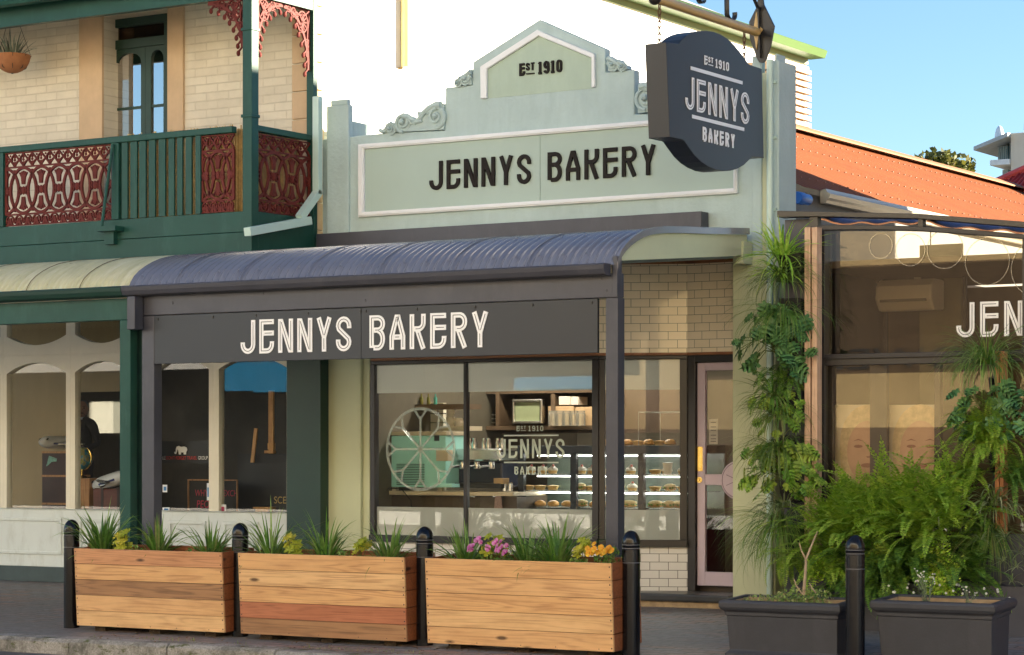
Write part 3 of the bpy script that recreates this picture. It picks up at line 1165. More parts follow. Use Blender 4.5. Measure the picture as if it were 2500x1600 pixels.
# rebuild the right half level with the left
zsh = wz(1086, 319, YF)
w = MB()
prof = [(xL, zlow), (xR - .04, zlow), (xR - .04, zsh - .02), (wx(1549, YF), zsh), (wx(1548, YF), wz(1087, 214, YF)), (wx(1477.5, YF), wz(1152, 209, YF)),
        (wx(1477, YF), wz(1154, 152, YF)), W((1316.7, 47.8))[0], W((1154, 151.6))[0], W((1153, 208))[0], W((1087, 214))[0], (wx(1086, YF), zsh), (wx(930, YF), wz(930, 326, YF)), (xL, wz(903, 331, YF))]
w.prism(prof, YF, YF + PT)
part(w, 'parapet', M_mint, BK, bevel=0.012)
# flat raised surround of the gable
gz = [W((1164, 250))[0], W((1164, 157))[0], W((1316, 60))[0], W((1467, 125))[0], W((1467, 224))[0]]
og = W((1176.7, 243), (1175.5, 164), (1314.6, 74), (1455, 133), (1456, 214))
ig = W((1192, 241), (1192, 170), (1318.0, 89), (1447.6, 143), (1447.6, 216))
w = MB()
w.frame(og, ig, YF - .035, YF, closed=False)
part(w, 'gable_moulding', M_white, BK, bevel=0.01)
w = MB()
ig2 = [ig[0], ig[1], ig[2], ig[3], ig[4]]
w.prism(ig2, YF - .004, YF + .01)
part(w, 'gable_panel', paint('sage_gable', (0.42, 0.53, 0.44), 0.75, 0.05, 2, 30, 0.35, dist=.01), BK)
w = MB()
x0, z0 = wp(1271, 189, YF)
x1, z1 = wp(1373, 160, YF)
w2 = MB()
est_1910(w, facade(YF), x0, z0 + .012, .115, .004, .022, (x1 - x0), .19, w2)
part(w, 'date_lettering', M_bronze, BK)
part(w2, 'date_lettering', M_bronze, BK)
# long sign panel with moulding
zo0, zo1, zi0, zi1 = 3.782, 4.512, 3.83, 4.462
xo0, xo1, xi0, xi1 = wx(879, YF), wx(1803, YF), wx(893, YF), wx(1795, YF)
w = MB()
w.frame([(xo0, zo0), (xo1, zo0), (xo1, zo1), (xo0, zo1)], [(xi0, zi0), (xi1, zi0), (xi1, zi1), (xi0, zi1)], YF - .04, YF)
w.frame([(xo0 + .012, zo0 + .012), (xo1 - .012, zo0 + .012), (xo1 - .012, zo1 - .012), (xo0 + .012, zo1 - .012)], [(xi0 - .012, zi0 - .012), (xi1 + .012, zi0 - .012), (xi1 + .012, zi1 + .012), (xi0 - .012, zi1 + .012)], YF - .052, YF - .03)
part(w, 'panel_moulding', M_white, BK, bevel=0.006)
w = MB()
xm = wx(1320, YF)
w.box(xi0, xm - .003, YF - .010, YF + .01, zi0, zi1)
w.box(xm + .003, xi1, YF - .010, YF + .01, zi0, zi1)
for uu in (905, 1102, 1310, 1331, 1550, 1780):
    for zz in (zi0 + .03, zi1 - .03):
        w.lathe((wx(uu, YF), YF - .013, zz), [(.008, 0), (.008, .004)], 6, 'y')
part(w, 'sign_panel', M_panel, BK)
for w, _ in words('JENNYS BAKERY', facade(YF), wx(1052, YF), 4.003, .283, .012, .032, wx(1603, YF) - wx(1052, YF), .14):
    part(w, 'sign_lettering', M_bronze, BK, bevel=0.003)
# piers
w = MB()
w.box(wx(801, YF), wx(855, YF), YF - .03, YF + .05, 3.50, wz(830, 258, YF))
w.box(wx(809, YF), wx(850, YF), YF - .015, YF + .05, wz(830, 258, YF), wz(830, 244, YF))
w.box(wx(803, YF), wx(855, YF) - .005, YF + .05, YF + .36, 3.4, wz(856, 294, YF))
part(w, 'parapet_pier', M_mint, BK, bevel=0.012)
w = MB()
zp = wz(1895, 149, YF)
w.box(wx(1838, YF), wx(1862, YF), YF - .02, YF + .06, zlow, wz(1850, 137, YF))
w.box(wx(1884, YF), xR, YF - .03, YF + .34, 3.2, zp)
w.box(wx(1888, YF), xR - .04, YF + .02, YF + .20, zp, zp + .07)
part(w, 'parapet_pier', M_mint, BK, bevel=0.012)
w = MB()
w.box(wx(1862, YF) + .003, wx(1884, YF) - .003, YF - .01, YF + .1, zlow, zp - .1)
part(w, 'parapet_pier', M_sage, BK)


def volute(mb, cx, cz, r, s, y0, turns=1.7):
    pts = []
    n = 34
    for i in range(n + 1):
        f = i / n
        a = R(-90) + s * f * turns * 2 * math.pi
        rr = r * (1 - .86 * f)
        pts.append((cx + rr * math.cos(a), y0 - .02 * f, cz + rr * math.sin(a)))
    mb.tube(pts, [r * .19 * (1 - .45 * i / n) for i in range(n + 1)], 7)
    mb.ball((cx, y0 - .03, cz), (r * .24, .03, r * .24), 8, 6)
    mb.lathe((cx, y0 + .03, cz), [(r * .95, -.03), (r * .95, 0)], 16, 'y')


def scroll(us, mirror_u=None):
    """acanthus scroll lying on a step; us gives the pixels of the left hand one"""
    mb = MB()
    m_ = (lambda u: 2 * mirror_u - u) if mirror_u else (lambda u: u)
    f = lambda u, v: (wx(u, YF) if not mirror_u else 2 * wx(mirror_u, YF) - wx(u, YF), wz(u, v, YF))
    s = -1 if mirror_u else 1
    body = [f(u, v) for u, v in us['body']]
    mb.prism(body, YF - .015, YF + .085)
    for (u, v, r, k) in us['vol']:
        a = f(u, v)
        volute(mb, a[0], a[1], r, k * s, YF - .02)
    for pts, r0, r1 in us['leaf']:
        P = [f(u, v) for u, v in pts]
        n = len(P)
        mb.tube([(p_[0], YF - .025, p_[1]) for p_ in P], [r0 + (r1 - r0) * i / (n - 1) for i in range(n)], 7)
    return mb


S1 = dict(body=[(929, 325), (930, 316), (940, 318), (946, 305), (955, 299), (970, 301), (975, 287), (986, 282), (1001, 283), (1016, 292), (1028, 288), (1024, 276), (1034, 272), (1048, 262), (1066, 254), (1086, 254), (1086, 317)],
          vol=[(1068, 285, .112, 1), (987, 300, .095, -1), (957, 315, .06, 1)],
          leaf=[([(986, 284), (1000, 286), (1012, 294), (1024, 298), (1034, 296)], .032, .016), ([(1080, 258), (1066, 258), (1050, 266), (1038, 276), (1026, 292), (1014, 303)], .04, .02),
                ([(1070, 264), (1058, 268), (1046, 280)], .028, .012), ([(931, 318), (936, 322), (944, 318), (950, 306), (960, 301)], .022, .018), ([(1028, 274), (1027, 282), (1033, 286)], .026, .012), ([(1002, 290), (1006, 302), (1018, 300)], .02, .01)])
S2 = dict(body=[(1110, 209), (1112, 200), (1122, 196), (1128, 184), (1140, 180), (1152, 170), (1153, 207)],
          vol=[(1120, 203, .045, 1), (1141, 194, .06, -1)],
          leaf=[([(1152, 176), (1142, 184), (1134, 190), (1126, 200)], .028, .016), ([(1152, 186), (1146, 196), (1136, 203)], .024, .012), ([(1128, 190), (1120, 197)], .022, .012)])
mu = 1316.0
for S in (S1, S2):
    part(scroll(S), 'scroll_ornament', M_mint, BK, smooth=True)
    xc = W((1316.7, 48))[0][0]
    mb = MB()
    src = scroll(S)
    mb.v = [(2 * xc - a, b, c) for a, b, c in src.v]
    mb.f = src.f
    part(mb, 'scroll_ornament', M_mint, BK, smooth=True)

# dark flashing box at the verandah junction
w = MB()
w.box(XS + .12, wx(1712, YF - .15), YF - .15, YF - .002, 3.48, 3.625)
part(w, 'flashing_box', M_char, BK, bevel=0.005)
w = MB()
w.box(xL, xR, YF - .002, YF + .09, 3.19, zlow)
# lower wall
Yc = 20.16                                   # depth of the door recess
xS0, xS1 = wx(1463, YF), wx(1678, Yc)        # splayed window from / to
zt0, zt1 = 2.335, 2.36
w = MB()
w.box(xL, wx(880, YF - .06), YF - .06, YF + .12, 0, zlow)
w.box(wx(880, YF - .06) + .002, wx(905, YF), YF - .02, YF + .12, 0, zlow)
part(w, 'pilaster', M_sage, BK, bevel=0.006, label='sage pilaster left of the shop window')
w = MB()
w.box(xPR, xR - .02, YF - .06, YF + .30, -.02, zlow + .002)
part(w, 'pilaster', M_sage, BK, bevel=0.006, label='sage pilaster right of the door')
w = MB()
w.box(wx(783.5, YF - .07), wx(786.5, YF - .07), YF - .08, YF, 0, 3.3)
part(w, 'timber_strip', M_trim, BK)
# tiles over the window and round the recess
xw0, xw1 = wx(906, YF), xS0
w = MB()
w.box(xw0, xw1, YF + .001, YF + .10, zt1, zlow)
w.add([(xw1, YF + .001, zt1), (xS1, Yc, zt1), (xS1, Yc, zlow + .2), (xw1, YF + .001, zlow + .2)], [(0, 1, 2, 3)])
w.box(xS1, xR - .05, Yc, Yc + .1, zt1, zlow + .2)
part(w, 'tiled_wall', M_tile, BK)
w = MB()
w.box(xw0, xw1, YF - .012, YF + .09, zt0, zt1 - .001)
w.prism([(xw1, YF - .012), (xS1, Yc - .012), (xS1, Yc + .08), (xw1, YF + .08)], zt0, zt1 - .001, 'z')
w.box(xS1, xPR, Yc - .012, Yc + .09, zt0, zt1 - .001)
part(w, 'timber_trim', M_trim, BK)
w = MB()
w.prism([(xw1, YF - .01), (xS1, Yc - .01), (xPR, Yc - .01), (xPR, YF - .01)], zlow + .03, zlow + .06, 'z')
part(w, 'recess_ceiling', M_cream, BK)
w = MB()
zc = wz(1674, 645, Yc)
w.prism([(xw1 - .3, YF - .01), (xw1, YF - .02), (xS1, Yc - .02), (xPR, Yc - .02), (xPR, Yc), (xS1, Yc), (xw1, YF), (xw1 - .3, YF)], zc, zc + .03, 'z')
part(w, 'cornice_trim', M_trim, BK)
# risers
zb0, zb1 = .53, .598
w = MB()
w.box(xw0, xw1, YF + .005, YF + .10, 0.0, zb0)
w.add([(xw1, YF + .005, 0), (xS1, Yc + .005, 0), (xS1, Yc + .005, zb0), (xw1, YF + .005, zb0)], [(0, 1, 2, 3)])
part(w, 'tiled_riser', M_wtile, BK)
w = MB()
w.prism([(xw1 - .05, YF - .19), (xPR, YF - .13), (xPR, Yc + .05), (xS1, Yc + .02), (xw1, YF + .02), (xw1 - .05, YF)], .045, .118, 'z')
part(w, 'doorstep', paint('slate_step', (0.05, 0.052, 0.055), 0.35, 0.25, 3, 30, 0.2), BK, bevel=0.02)
w = MB()
w.prism([(xw1 - .02, YF - .15), (xPR, YF - .09), (xPR, YF + .1), (xw1, YF)], -.02, .044, 'z')
part(w, 'step_footing', paint('broken_render', (0.42, 0.30, 0.17), 0.9, 0.35, 9, 25, 0.8, dist=.02), BK)

# shop windows
zf0, zf1 = zb1, zt0 - .002                  # frame opening
zfr1, zfr0 = .878, 2.012                    # films


def winframe(A, B, label=None, mull=None, glasslim=None):
    """framed window along A-B on plan"""
    A, B = Vector(A), Vector(B)
    ex = (B - A).normalized()
    n_ = Vector((ex.y, -ex.x))
    Ln = (B - A).length
    fn = lambda p_, q_, d: (A.x + ex.x * p_ + n_.x * d, A.y + ex.y * p_ + n_.y * d, q_)

    def bx(mb, p0, p1, q0, q1, d0, d1):
        vs = [fn(p_, q_, d) for q_ in (q0, q1) for d in (d0, d1) for p_ in (p0, p1)]
        mb.add(vs, [(0, 2, 3, 1), (4, 5, 7, 6), (0, 1, 5, 4), (2, 6, 7, 3), (0, 4, 6, 2), (1, 3, 7, 5)])
    f = MB()
    bx(f, 0, Ln, zb0, zb1, -.06, .045)
    bx(f, 0, Ln, zf1 - .035, zf1, -.06, .012)
    bx(f, 0, .055, zb1, zf1 - .035, -.06, .02)
    bx(f, Ln - .07, Ln, zb1, zf1 - .035, -.06, .02)
    if mull:
        bx(f, mull - .018, mull + .018, zb1, zf1 - .035, -.05, .012)
    fr = part(f, 'shop_window', M_dark, BK, bevel=0.005, label=label)
    spans = [(.055, (mull - .018) if mull else Ln - .07)] + ([(mull + .018, Ln - .07)] if mull else [])
    for a, b in spans:
        g_ = MB()
        g_.quad(fn(a, zb1, -.02), fn(b, zb1, -.02), fn(b, zf1 - .035, -.02), fn(a, zf1 - .035, -.02))
        part(g_, 'pane', M_glass, fr, flip=False)
        for q0, q1 in ((zb1, zfr1), (zfr0, zf1 - .035)):
            g_ = MB()
            g_.quad(fn(a, q0, -.024), fn(b, q0, -.024), fn(b, q1, -.024), fn(a, q1, -.024))
            part(g_, 'frosted_film', M_frost, fr, flip=False)
    return fr, fn


mullx = wx(1136.5, YF) - xw0
fr, fnA = winframe((xw0, YF), (xw1, YF), 'large shop window of the bakery', mullx)
fr2, fnB = winframe((xw1, YF), (xS1, Yc), 'angled shop window beside the door')
# etched lettering on the large window
w = MB()
gd = lambda p_, q_, d: (p_, YF + .018 - d, q_)
xa, za = wp(1259, 1053, YF)
xb, zb_ = wp(1324, 1041, YF)
est_1910(w, gd, xa, za, .05, 0, .001, xb - xa, .17)
for (ua, ub, v) in ((1228, 1361, 1063.5), (1228, 1361, 1129.5)):
    w.ribbon([(wx(ua, YF), wz((ua + ub) / 2, v, YF)), (wx(ub, YF), wz((ua + ub) / 2, v, YF))], .014, gd, 0, .001)
xa, za = wp(1211, 1119, YF)
xb, zb_ = wp(1376, 1073, YF)
lettering(w, 'JENNYS', gd, xa, za, .185, 0, .001, width=xb - xa, sw=.13)
xa, za = wp(1254, 1159, YF)
xb, zb_ = wp(1334, 1140, YF)
lettering(w, 'BAKERY', gd, xa, za, .076, 0, .001, width=xb - xa, gap=.35, sw=.17)
part(w, 'etched_lettering', glassmat('etched_pale', haze=.85, hazecol=(.72, .78, .70)), fr)
# citrus wheel decal
w = MB()
cx, cz = wp(1024, 1097, YF)
rx, rz_ = (wx(1106, YF) - wx(942, YF)) / 2, .405
ring = lambda a: (cx + rx * math.sin(R(a)), cz + rx * math.cos(R(a)))
rz_ = rx
w.ribbon([ring(a) for a in range(0, 360, 9)], .028, gd, 0, .001, True)
for k in range(8):
    a = 45 * k
    p_ = ring(a)
    mid = (cx + (p_[0] - cx) * .74, cz + (p_[1] - cz) * .74)
    w.ribbon([(cx, cz), mid], .024, gd, 0, .0012 + .0002 * k)
    for da in (-11, 11):
        e = ring(a + da)
        w.ribbon([mid, e], .022, gd, 0, .0034 + .0002 * (k * 2 + (da > 0)))
part(w, 'citrus_decal', M_decal, fr)

# the lavender door
YDR = Yc + .03
zd0, zd1 = .17, 2.262
x0, x1 = wx(1701, YDR), xR - .05
w = MB()
w.box(xS1 + .003, x0, Yc - .005, Yc + .1, .118, zt0 - .002)
w.box(x0, x1, Yc - .005, Yc + .1, zd1 + .003, zt0 - .002)
dfm = part(w, 'door_frame', M_dark, BK, bevel=0.005)
w = MB()
xg0 = wx(1721, YDR)
cu = wx(1807, YDR)
zr0, zr1 = wz(1740, 1185, YDR), wz(1740, 1158, YDR)
zg0, zg1 = wz(1740, 1397, YDR), wz(1740, 905, YDR)
xc = 2 * cu - x0
w.box(x0 + .004, xg0, YDR, YDR + .045, zd0, zd1)
w.box(xg0, cu - .003, YDR + .001, YDR + .044, zd0, zg0)
w.box(xg0, cu - .003, YDR + .001, YDR + .044, zr0, zr1)
w.box(xg0, cu - .003, YDR + .001, YDR + .044, zg1, zd1)
dr = part(w, 'door', M_lav, BK, bevel=0.006)
w = MB()
w.quad((xg0, YDR + .02, zg0), (cu, YDR + .02, zg0), (cu, YDR + .02, zr0), (xg0, YDR + .02, zr0))
part(w, 'pane', M_glass, dr, flip=False)
w = MB()
w.quad((xg0, YDR + .02, zr1), (cu, YDR + .02, zr1), (cu, YDR + .02, zg1), (xg0, YDR + .02, zg1))
part(w, 'pane', M_glass, dr, flip=False)
w = MB()
w.box(wx(1702.5, YDR), wx(1715.5, YDR), YDR - .004, YDR, wz(1709, 1151, YDR), wz(1709, 1091, YDR))
w.box(wx(1705, YDR), wx(1713, YDR), YDR - .010, YDR - .004, wz(1709, 1147, YDR), wz(1709, 1140, YDR))
part(w, 'push_plate', M_brass, dr, bevel=0.002)
w = MB()
w.lathe((wx(1708, YDR), YDR, wz(1708, 1172, YDR)), [(.028, -.006), (.028, 0), (.0, .0)][:2], 16, 'y')
w.lathe((wx(1708, YDR), YDR, wz(1708, 1172, YDR)), [(.008, -.016), (.012, -.006)], 10, 'y')
part(w, 'lock_rose', M_brass, dr, smooth=True)
w = MB()
zc_ = wz(1790, 1172.5, YDR)
rr = cu - wx(1764.5, YDR)
w.lathe((cu, YDR - .03, zc_), [(rr - .01, -.016), (rr, -.008), (rr, .016)], 40, 'y')
dsc = part(w, 'handle_disc', M_lav, dr, smooth=True)
w = MB()
for k in range(8):
    a = R(22.5 + 45 * k)
    w.ribbon([(cu + .03 * math.cos(a), zc_ + .03 * math.sin(a)), (cu + rr * .72 * math.cos(a), zc_ + rr * .72 * math.sin(a))], .006, facade(YDR - .046), 0, .002)
w.ribbon(arc(cu, zc_, rr * .9, rr * .9, 0, 360, 40)[:-1], .006, facade(YDR - .046), 0, .0025, True)
part(w, 'disc_groove', paint('lav_dark', (0.22, 0.16, 0.21), 0.5), dsc)

# main room shell
w = MB()
w.box(xL + .1, xR + .5, 20.3, 27, .10, .165)
part(w, 'floor', paint('shop_floor', (0.075, 0.06, 0.05), 0.35, 0.2, 2), BK)
w = MB()
w.box(xL + .1, xR + .3, 20.28, 27, 3.05, 3.15)
part(w, 'ceiling', paint('shop_ceiling', (0.5, 0.48, 0.42), 0.9), BK)
w = MB()
w.box(xL + .1, xR + .3, 24.6, 24.7, .16, 3.05)
w.box(xL + .1, xL + .18, 19.95, 24.6, .16, 3.05)
part(w, 'inner_wall', paint('olive_wall', (0.12, 0.10, 0.065), 0.8, 0.1), BK)
w = MB()
w.box(-9.9, -9.75, 20.5, 24.6, .16, 3.05)
part(w, 'red_wall', paint('red_wall', (0.20, 0.014, 0.02), 0.7, 0.1), BK)
# rear roof of red iron: ridge runs back from the street
M_red = paint('red_iron', (0.20, 0.064, 0.024), 0.8, 0.10, 1.5, 30, 0.06, dirt=(0.20, 0.08, 0.025), spec=0.1)
XRG, ZRG = -13.6, 5.63
xe, ze = -9.93, 3.97
w = MB()
pitch = .19
n = int((37.5 - 21.0) / pitch)
for i in range(n):
    ya = 21.0 + i * pitch
    pr = [(0, 0), (.08, 0), (.09, .004), (.10, .004), (.11, 0), (pitch, 0)]
    for (a, ha), (b, hb) in zip(pr[:-1], pr[1:]):
        f0 = max(0.0, 1 - (ya - 21.0) / 3.4)
        xt, zt_ = XRG + (xe - XRG) * f0, ZRG + (ze - ZRG) * f0
        w.quad((xt, ya + a, zt_ + ha), (xt, ya + b, zt_ + hb), (xe, ya + b, ze + hb), (xe, ya + a, ze + ha))
rf = part(w, 'rear_roof', M_red, BK, flip=False)
w = MB()
for r_ in range(4):
    f = .16 + r_ * .24
    for i in range(n):
        if (i + r_) % 1 == 0:
            y = 21.1 + i * pitch
            if f < 1 - (y - 21.2) / 3.4:
                continue
            w.box(XRG + (xe - XRG) * f - .009, XRG + (xe - XRG) * f + .009, y - .007, y + .007, ZRG + (ze - ZRG) * f + .001, ZRG + (ze - ZRG) * f + .012)
part(w, 'roof_screw', paint('screw_red', (0.24, 0.075, 0.03), 0.5), rf, kind='stuff')
w = MB()
w.prism([(XRG - .30, ZRG - .07), (XRG, ZRG + .05), (XRG + .30, ZRG - .07), (XRG + .30, ZRG - .05), (XRG, ZRG + .075), (XRG - .30, ZRG - .05)], 24.4, 37.6, 'y')
part(w, 'ridge_cap', paint('ridge_orange', (0.26, 0.11, 0.045), 0.8, 0.08, 2, 20, 0.05), rf)
w = MB()
w.prism([(XRG, ZRG - .03), (xe - .05, ze - .03), (xe - .05, 2.9), (XRG, 2.9)], 24.5, 37.4, 'y')
w.box(xe - .10, xe - .06, 21.05, 24.5, 2.9, ze - .04)
part(w, 'rear_wall', paint('grey_side', (0.09, 0.09, 0.09), 0.6, 0.1), BK)
w = MB()
gp = [(xe - .02, ze + .01), (xe + .04, ze + .02), (xe + .05, ze - .01), (xe + .085, ze - .03), (xe + .075, ze - .07), (xe + .05, ze - .09), (xe + .04, ze - .12), (xe - .02, ze - .12)]
w.prism(gp, 21.6, 37.0, 'y')
part(w, 'gutter', paint('zinc_gutter', (0.40, 0.36, 0.28), 0.35, 0.1, 2, 20, 0.05, metal=.3), BK)
w = MB()
w.prism([(xe - .75, ze + .20), (xe - .05, ze - .20), (xe - .05, 2.9), (xe - .75, 2.9)], 20.98, 21.04, 'y')
part(w, 'verge_board', M_brown, BK)
# downpipe zigzagging past the balcony
xp = XS + .13
y1_, z1_ = 19.64, wz(788, 470, 19.66)
ya, za = sp(733, 530, xp)
yb, zb_ = sp(606, 566, xp)
w = MB()


def pipe(mb, pts, s=.038):
    for a, b in zip(pts[:-1], pts[1:]):
        a, b = Vector(a), Vector(b)
        t = (b - a).normalized()
        e1 = Vector((1, 0, 0))
        e2 = t.cross(e1)
        vs = [p_ + e1 * (s * i) + e2 * (s * j) for p_ in (a - t * .02, b + t * .02) for i, j in ((-1, -1), (1, -1), (1, 1), (-1, 1))]
        mb.add(vs, [(0, 1, 2, 3), (7, 6, 5, 4), (0, 4, 5, 1), (1, 5, 6, 2), (2, 6, 7, 3), (3, 7, 4, 0)])


pipe(w, [(xp, 19.66, wz(788, 240, 19.66)), (xp, 19.66, z1_), (xp, ya, za)])
part(w, 'downpipe', M_mpaint, BK, bevel=0.006)
w = MB()
pipe(w, [(xp + .003, ya + .12, za - .03), (xp + .003, yb, zb_)], .042)
part(w, 'downpipe', M_mpaint, BK, bevel=0.006)
w = MB()
xdp = wx(1879.5, YF - .09)
w.tube([(xdp, YF - .09, wz(1880, 150, YF)), (xdp, YF - .09, .1)], .030, 12)
for zz in (4.75, 4.25, 3.6, 2.5):
    w.box(xdp - .045, xdp + .045, YF - .06, YF - .03, zz, zz + .025)
part(w, 'downpipe', M_mpaint, BK, smooth=True)

# ------------------------------------------------------------------ verandahs
ZPROF = [(17.24, 2.955), (17.265, 3.005), (17.31, 3.06), (17.38, 3.115), (17.47, 3.165), (17.57, 3.21), (17.68, 3.248), (17.79, 3.275), (17.9, 3.295), (18.1, 3.318), (18.4, 3.34), (18.8, 3.365), (19.3, 3.40), (19.66, 3.425)]


def iron(mb, x0, x1, prof, pitch=.0762, amp=.0115, sub=8):
    n = int((x1 - x0) / pitch * sub)
    nrm = []
    for i, p_ in enumerate(prof):
        a, b = prof[max(0, i - 1)], prof[min(len(prof) - 1, i + 1)]
        t = Vector((b[0] - a[0], b[1] - a[1])).normalized()
        nrm.append((-t.y, t.x))
    vs = []
    for (y, z), (ny, nz) in zip(prof, nrm):
        for i in range(n + 1):
            x = x0 + (x1 - x0) * i / n
            h = amp * math.cos(2 * math.pi * (x - x0) / pitch)
            vs.append((x, y + ny * h, z + nz * h))
    m_ = n + 1
    mb.add(vs, [(j * m_ + i, j * m_ + i + 1, (j + 1) * m_ + i + 1, (j + 1) * m_ + i) for j in range(len(prof) - 1) for i in range(n)])


m, nt, p = newmat('slate_iron')
oc = objco(nt)
c = ramp(nt, noise(nt, objco(nt, (3, .5, .5)), 3, 5, .6), [(0.3, (0.25, 0.255, 0.29)), (0.7, (0.31, 0.315, 0.35))])
L(nt, c, p.inputs['Base Color'])
p.inputs['Roughness'].default_value = 0.27
p.inputs['Metallic'].default_value = 0.5
M_slate = m
m, nt, p = newmat('weathered_cream_iron')
c = ramp(nt, noise(nt, objco(nt, (6, .7, .7)), 2.2, 8, .75), [(0.25, (0.40, 0.41, 0.25)), (0.5, (0.54, 0.53, 0.34)), (0.62, (0.60, 0.59, 0.42)), (0.70, (0.70, 0.72, 0.66))])
c = mix(nt, ramp(nt, noise(nt, objco(nt, (9, 1, 1)), 1.7, 8, .8), [(0.62, (0, 0, 0)), (0.68, (1, 1, 1))]), c, (0.10, 0.085, 0.05))
L(nt, c, p.inputs['Base Color'])
p.inputs['Roughness'].default_value = 0.6
M_wiron = m
xVL = wx(309, YV - .1)
xVR = -9.757
VA = thing('verandah', 'slate blue bullnose iron verandah on charcoal posts in front of the bakery', 'verandah', (-12.4, YV, -.15))
w = MB()
iron(w, xVL, xVR - .02, ZPROF)
ro = part(w, 'bullnose_roof', M_slate, VA, smooth='all', flip=False)


def lap_seam(x, prof, w_=.006):
    mb = MB()
    mb.tube([(x, y - .004, z + .011) for y, z in prof], w_ / 2, 5)
    return mb


M_lap = paint('lap_slate', (0.10, 0.105, 0.13), 0.5, 0.3, 9)  # seam strips, darker than the roof sheets
M_scr = paint('roof_screw_slate', (0.13, 0.135, 0.16), 0.35)
rng = random.Random(77)
xx_ = xVL + .55
while xx_ < xVR - .3:
    part(lap_seam(xx_, ZPROF), 'lap_seam', M_lap, ro)
    xx_ += .762
w = MB()
xx_ = xVL + .1
while xx_ < xVR - .1:
    for y, z in (ZPROF[2], ZPROF[6], ZPROF[10]):
        w.ball((xx_, y - .004, z + .014), .008, 6, 4)
    xx_ += .2286
part(w, 'roof_screw', M_scr, ro, kind='stuff')
w = MB()
w.frame([(y, z + .022) for y, z in ZPROF], [(y + .004, z - .035) for y, z in ZPROF], xVR - .02, xVR + .004, 'x', closed=False)
part(w, 'edge_flashing', M_slate, VA)


def quadgutter(mb, x0, x1, y=YV - .06):
    mb.prism([(y, 2.968), (y - .115, 2.968), (y - .125, 2.955), (y - .118, 2.92), (y - .10, 2.882), (y - .07, 2.868), (y, 2.868)], x0, x1, 'x')


w = MB()
quadgutter(w, xVL, xVR - .06)
part(w, 'gutter', M_char, VA, bevel=0.004)
w = MB()
w.box(wx(345, YV), xVR - .003, YV - .055, YV + .06, 2.692, 2.89)
part(w, 'front_beam', M_char, VA, bevel=0.006)
w = MB()
w.box(xVR - .115, xVR, YV - .05, YV + .065, ground(YV) - .02, 2.69)
w.box(xVR - .045, xVR + .0005, YV - .062, YV + .02, 2.69, 3.03)
part(w, 'post', M_char, VA, bevel=0.006)
w = MB()
w.box(wx(346, YV - .05), wx(376, YV - .05), YV - .05, YV + .065, ground(YV) - .02, 2.69)
part(w, 'post', M_char, VA, bevel=0.006)
w = MB()
sidep = [(y, z - .037) for y, z in ZPROF if y > 17.3]
w.prism([(17.36, 3.0)] + sidep + [(19.66, 3.20)], xVR - .06, xVR - .022, 'x')
part(w, 'side_beam', M_sage, VA)
w = MB()
w.box(xVR - .075, xVR - .005, 19.55, 19.735, 3.12, 3.32)
part(w, 'side_beam', M_sage, VA)
w = MB()
w.prism([(y, z - .05) for y, z in ZPROF if y > 17.32] + [(19.6, 3.33), (17.7, 3.15)], xVL + .02, xVR - .07, 'x')
part(w, 'lining', paint('lining', (0.30, 0.30, 0.19), 0.7, 0.1), VA)
w = MB()
w.box(wx(315, YV - .16), wx(332, YV - .16) + .01, YV - .19, YV - .07, wz(332, 805, YV - .16), 2.865)
part(w, 'rainwater_head', M_char, VA, bevel=0.006)
w = MB()
for uu in (1475, 1488, 900, 650, 430, 365):
    w.lathe((wx(uu, YV), YV - .06, 2.75 + .05 * (uu % 3)), [(.011, 0), (.014, .008)], 8, 'y')
part(w, 'bolt_head', M_char, VA)

VL = thing('verandah', 'weathered cream bullnose iron verandah on green posts under the balcony', 'verandah', (-18, YV, -.15))
w = MB()
iron(w, xVL - 7.2, xVL - .004, [(y, z) for y, z in ZPROF if y < 18.75])
ro2 = part(w, 'bullnose_roof', M_wiron, VL, smooth='all', flip=False)
M_rlap = paint('rust_lap', (0.14, 0.11, 0.06), 0.8, .4, 12)
for i in range(9):
    part(lap_seam(xVL - .62 - .74 * i + .06 * (i % 2), [(y, z) for y, z in ZPROF if y < 18.7], .007), 'lap_seam', M_rlap, ro2)
w = MB()
quadgutter(w, xVL - 7.2, xVL - .004)
part(w, 'gutter', M_dgreen, VL, bevel=0.004)
w = MB()
w.box(xVL - 7.2, wx(318, YV), YV - .045, YV + .06, 2.66, 2.862)
part(w, 'front_beam', M_green, VL, bevel=0.006)
w = MB()
w.box(wx(299, YV), wx(325, YV), YV - .04, YV + .065, ground(YV) - .02, 2.66)
part(w, 'post', M_green, VL, bevel=0.006)
w = MB()
w.box(wx(337, YV + .12), wx(350, YV + .12), YV + .10, YV + .2, ground(YV) - .02, 2.85)
part(w, 'post', M_dgreen, VL)
# hanging fascia sign
w = MB()
xs0, xs1 = wx(377, YV - .03), wx(1461, YV - .03)
xmid = wx(884, YV - .03)
SGN = thing('fascia_sign', 'long charcoal sign board with white bakery lettering under the verandah beam', 'sign', ((xs0 + xs1) / 2, YV, 2.24))
w.box(xs0, xmid - .002, YV - .045, YV - .015, 2.24, 2.687)
w.box(xmid + .002, xs1, YV - .045, YV - .015, 2.24, 2.687)
part(w, 'board', M_sign, SGN, bevel=0.003)
w = MB()
ln = MB()
xa = wx(589, YV - .045)
for w, ln in words('JENNYS BAKERY', facade(YV - .045), xa, 2.312, .302, 0.0005, .006, wx(1192, YV - .045) - xa, .15, inline=True):
    le = part(w, 'lettering', M_wletter, SGN)
    part(ln, 'inline_stroke', M_dline, le)
w = MB()
for uu in (385, 520, 625, 752, 880, 893, 1018, 1160, 1300, 1445):
    w.lathe((wx(uu, YV - .045), YV - .045, 2.655), [(.010, -.008), (.013, 0)], 8, 'y')
part(w, 'screw', M_iron, SGN)

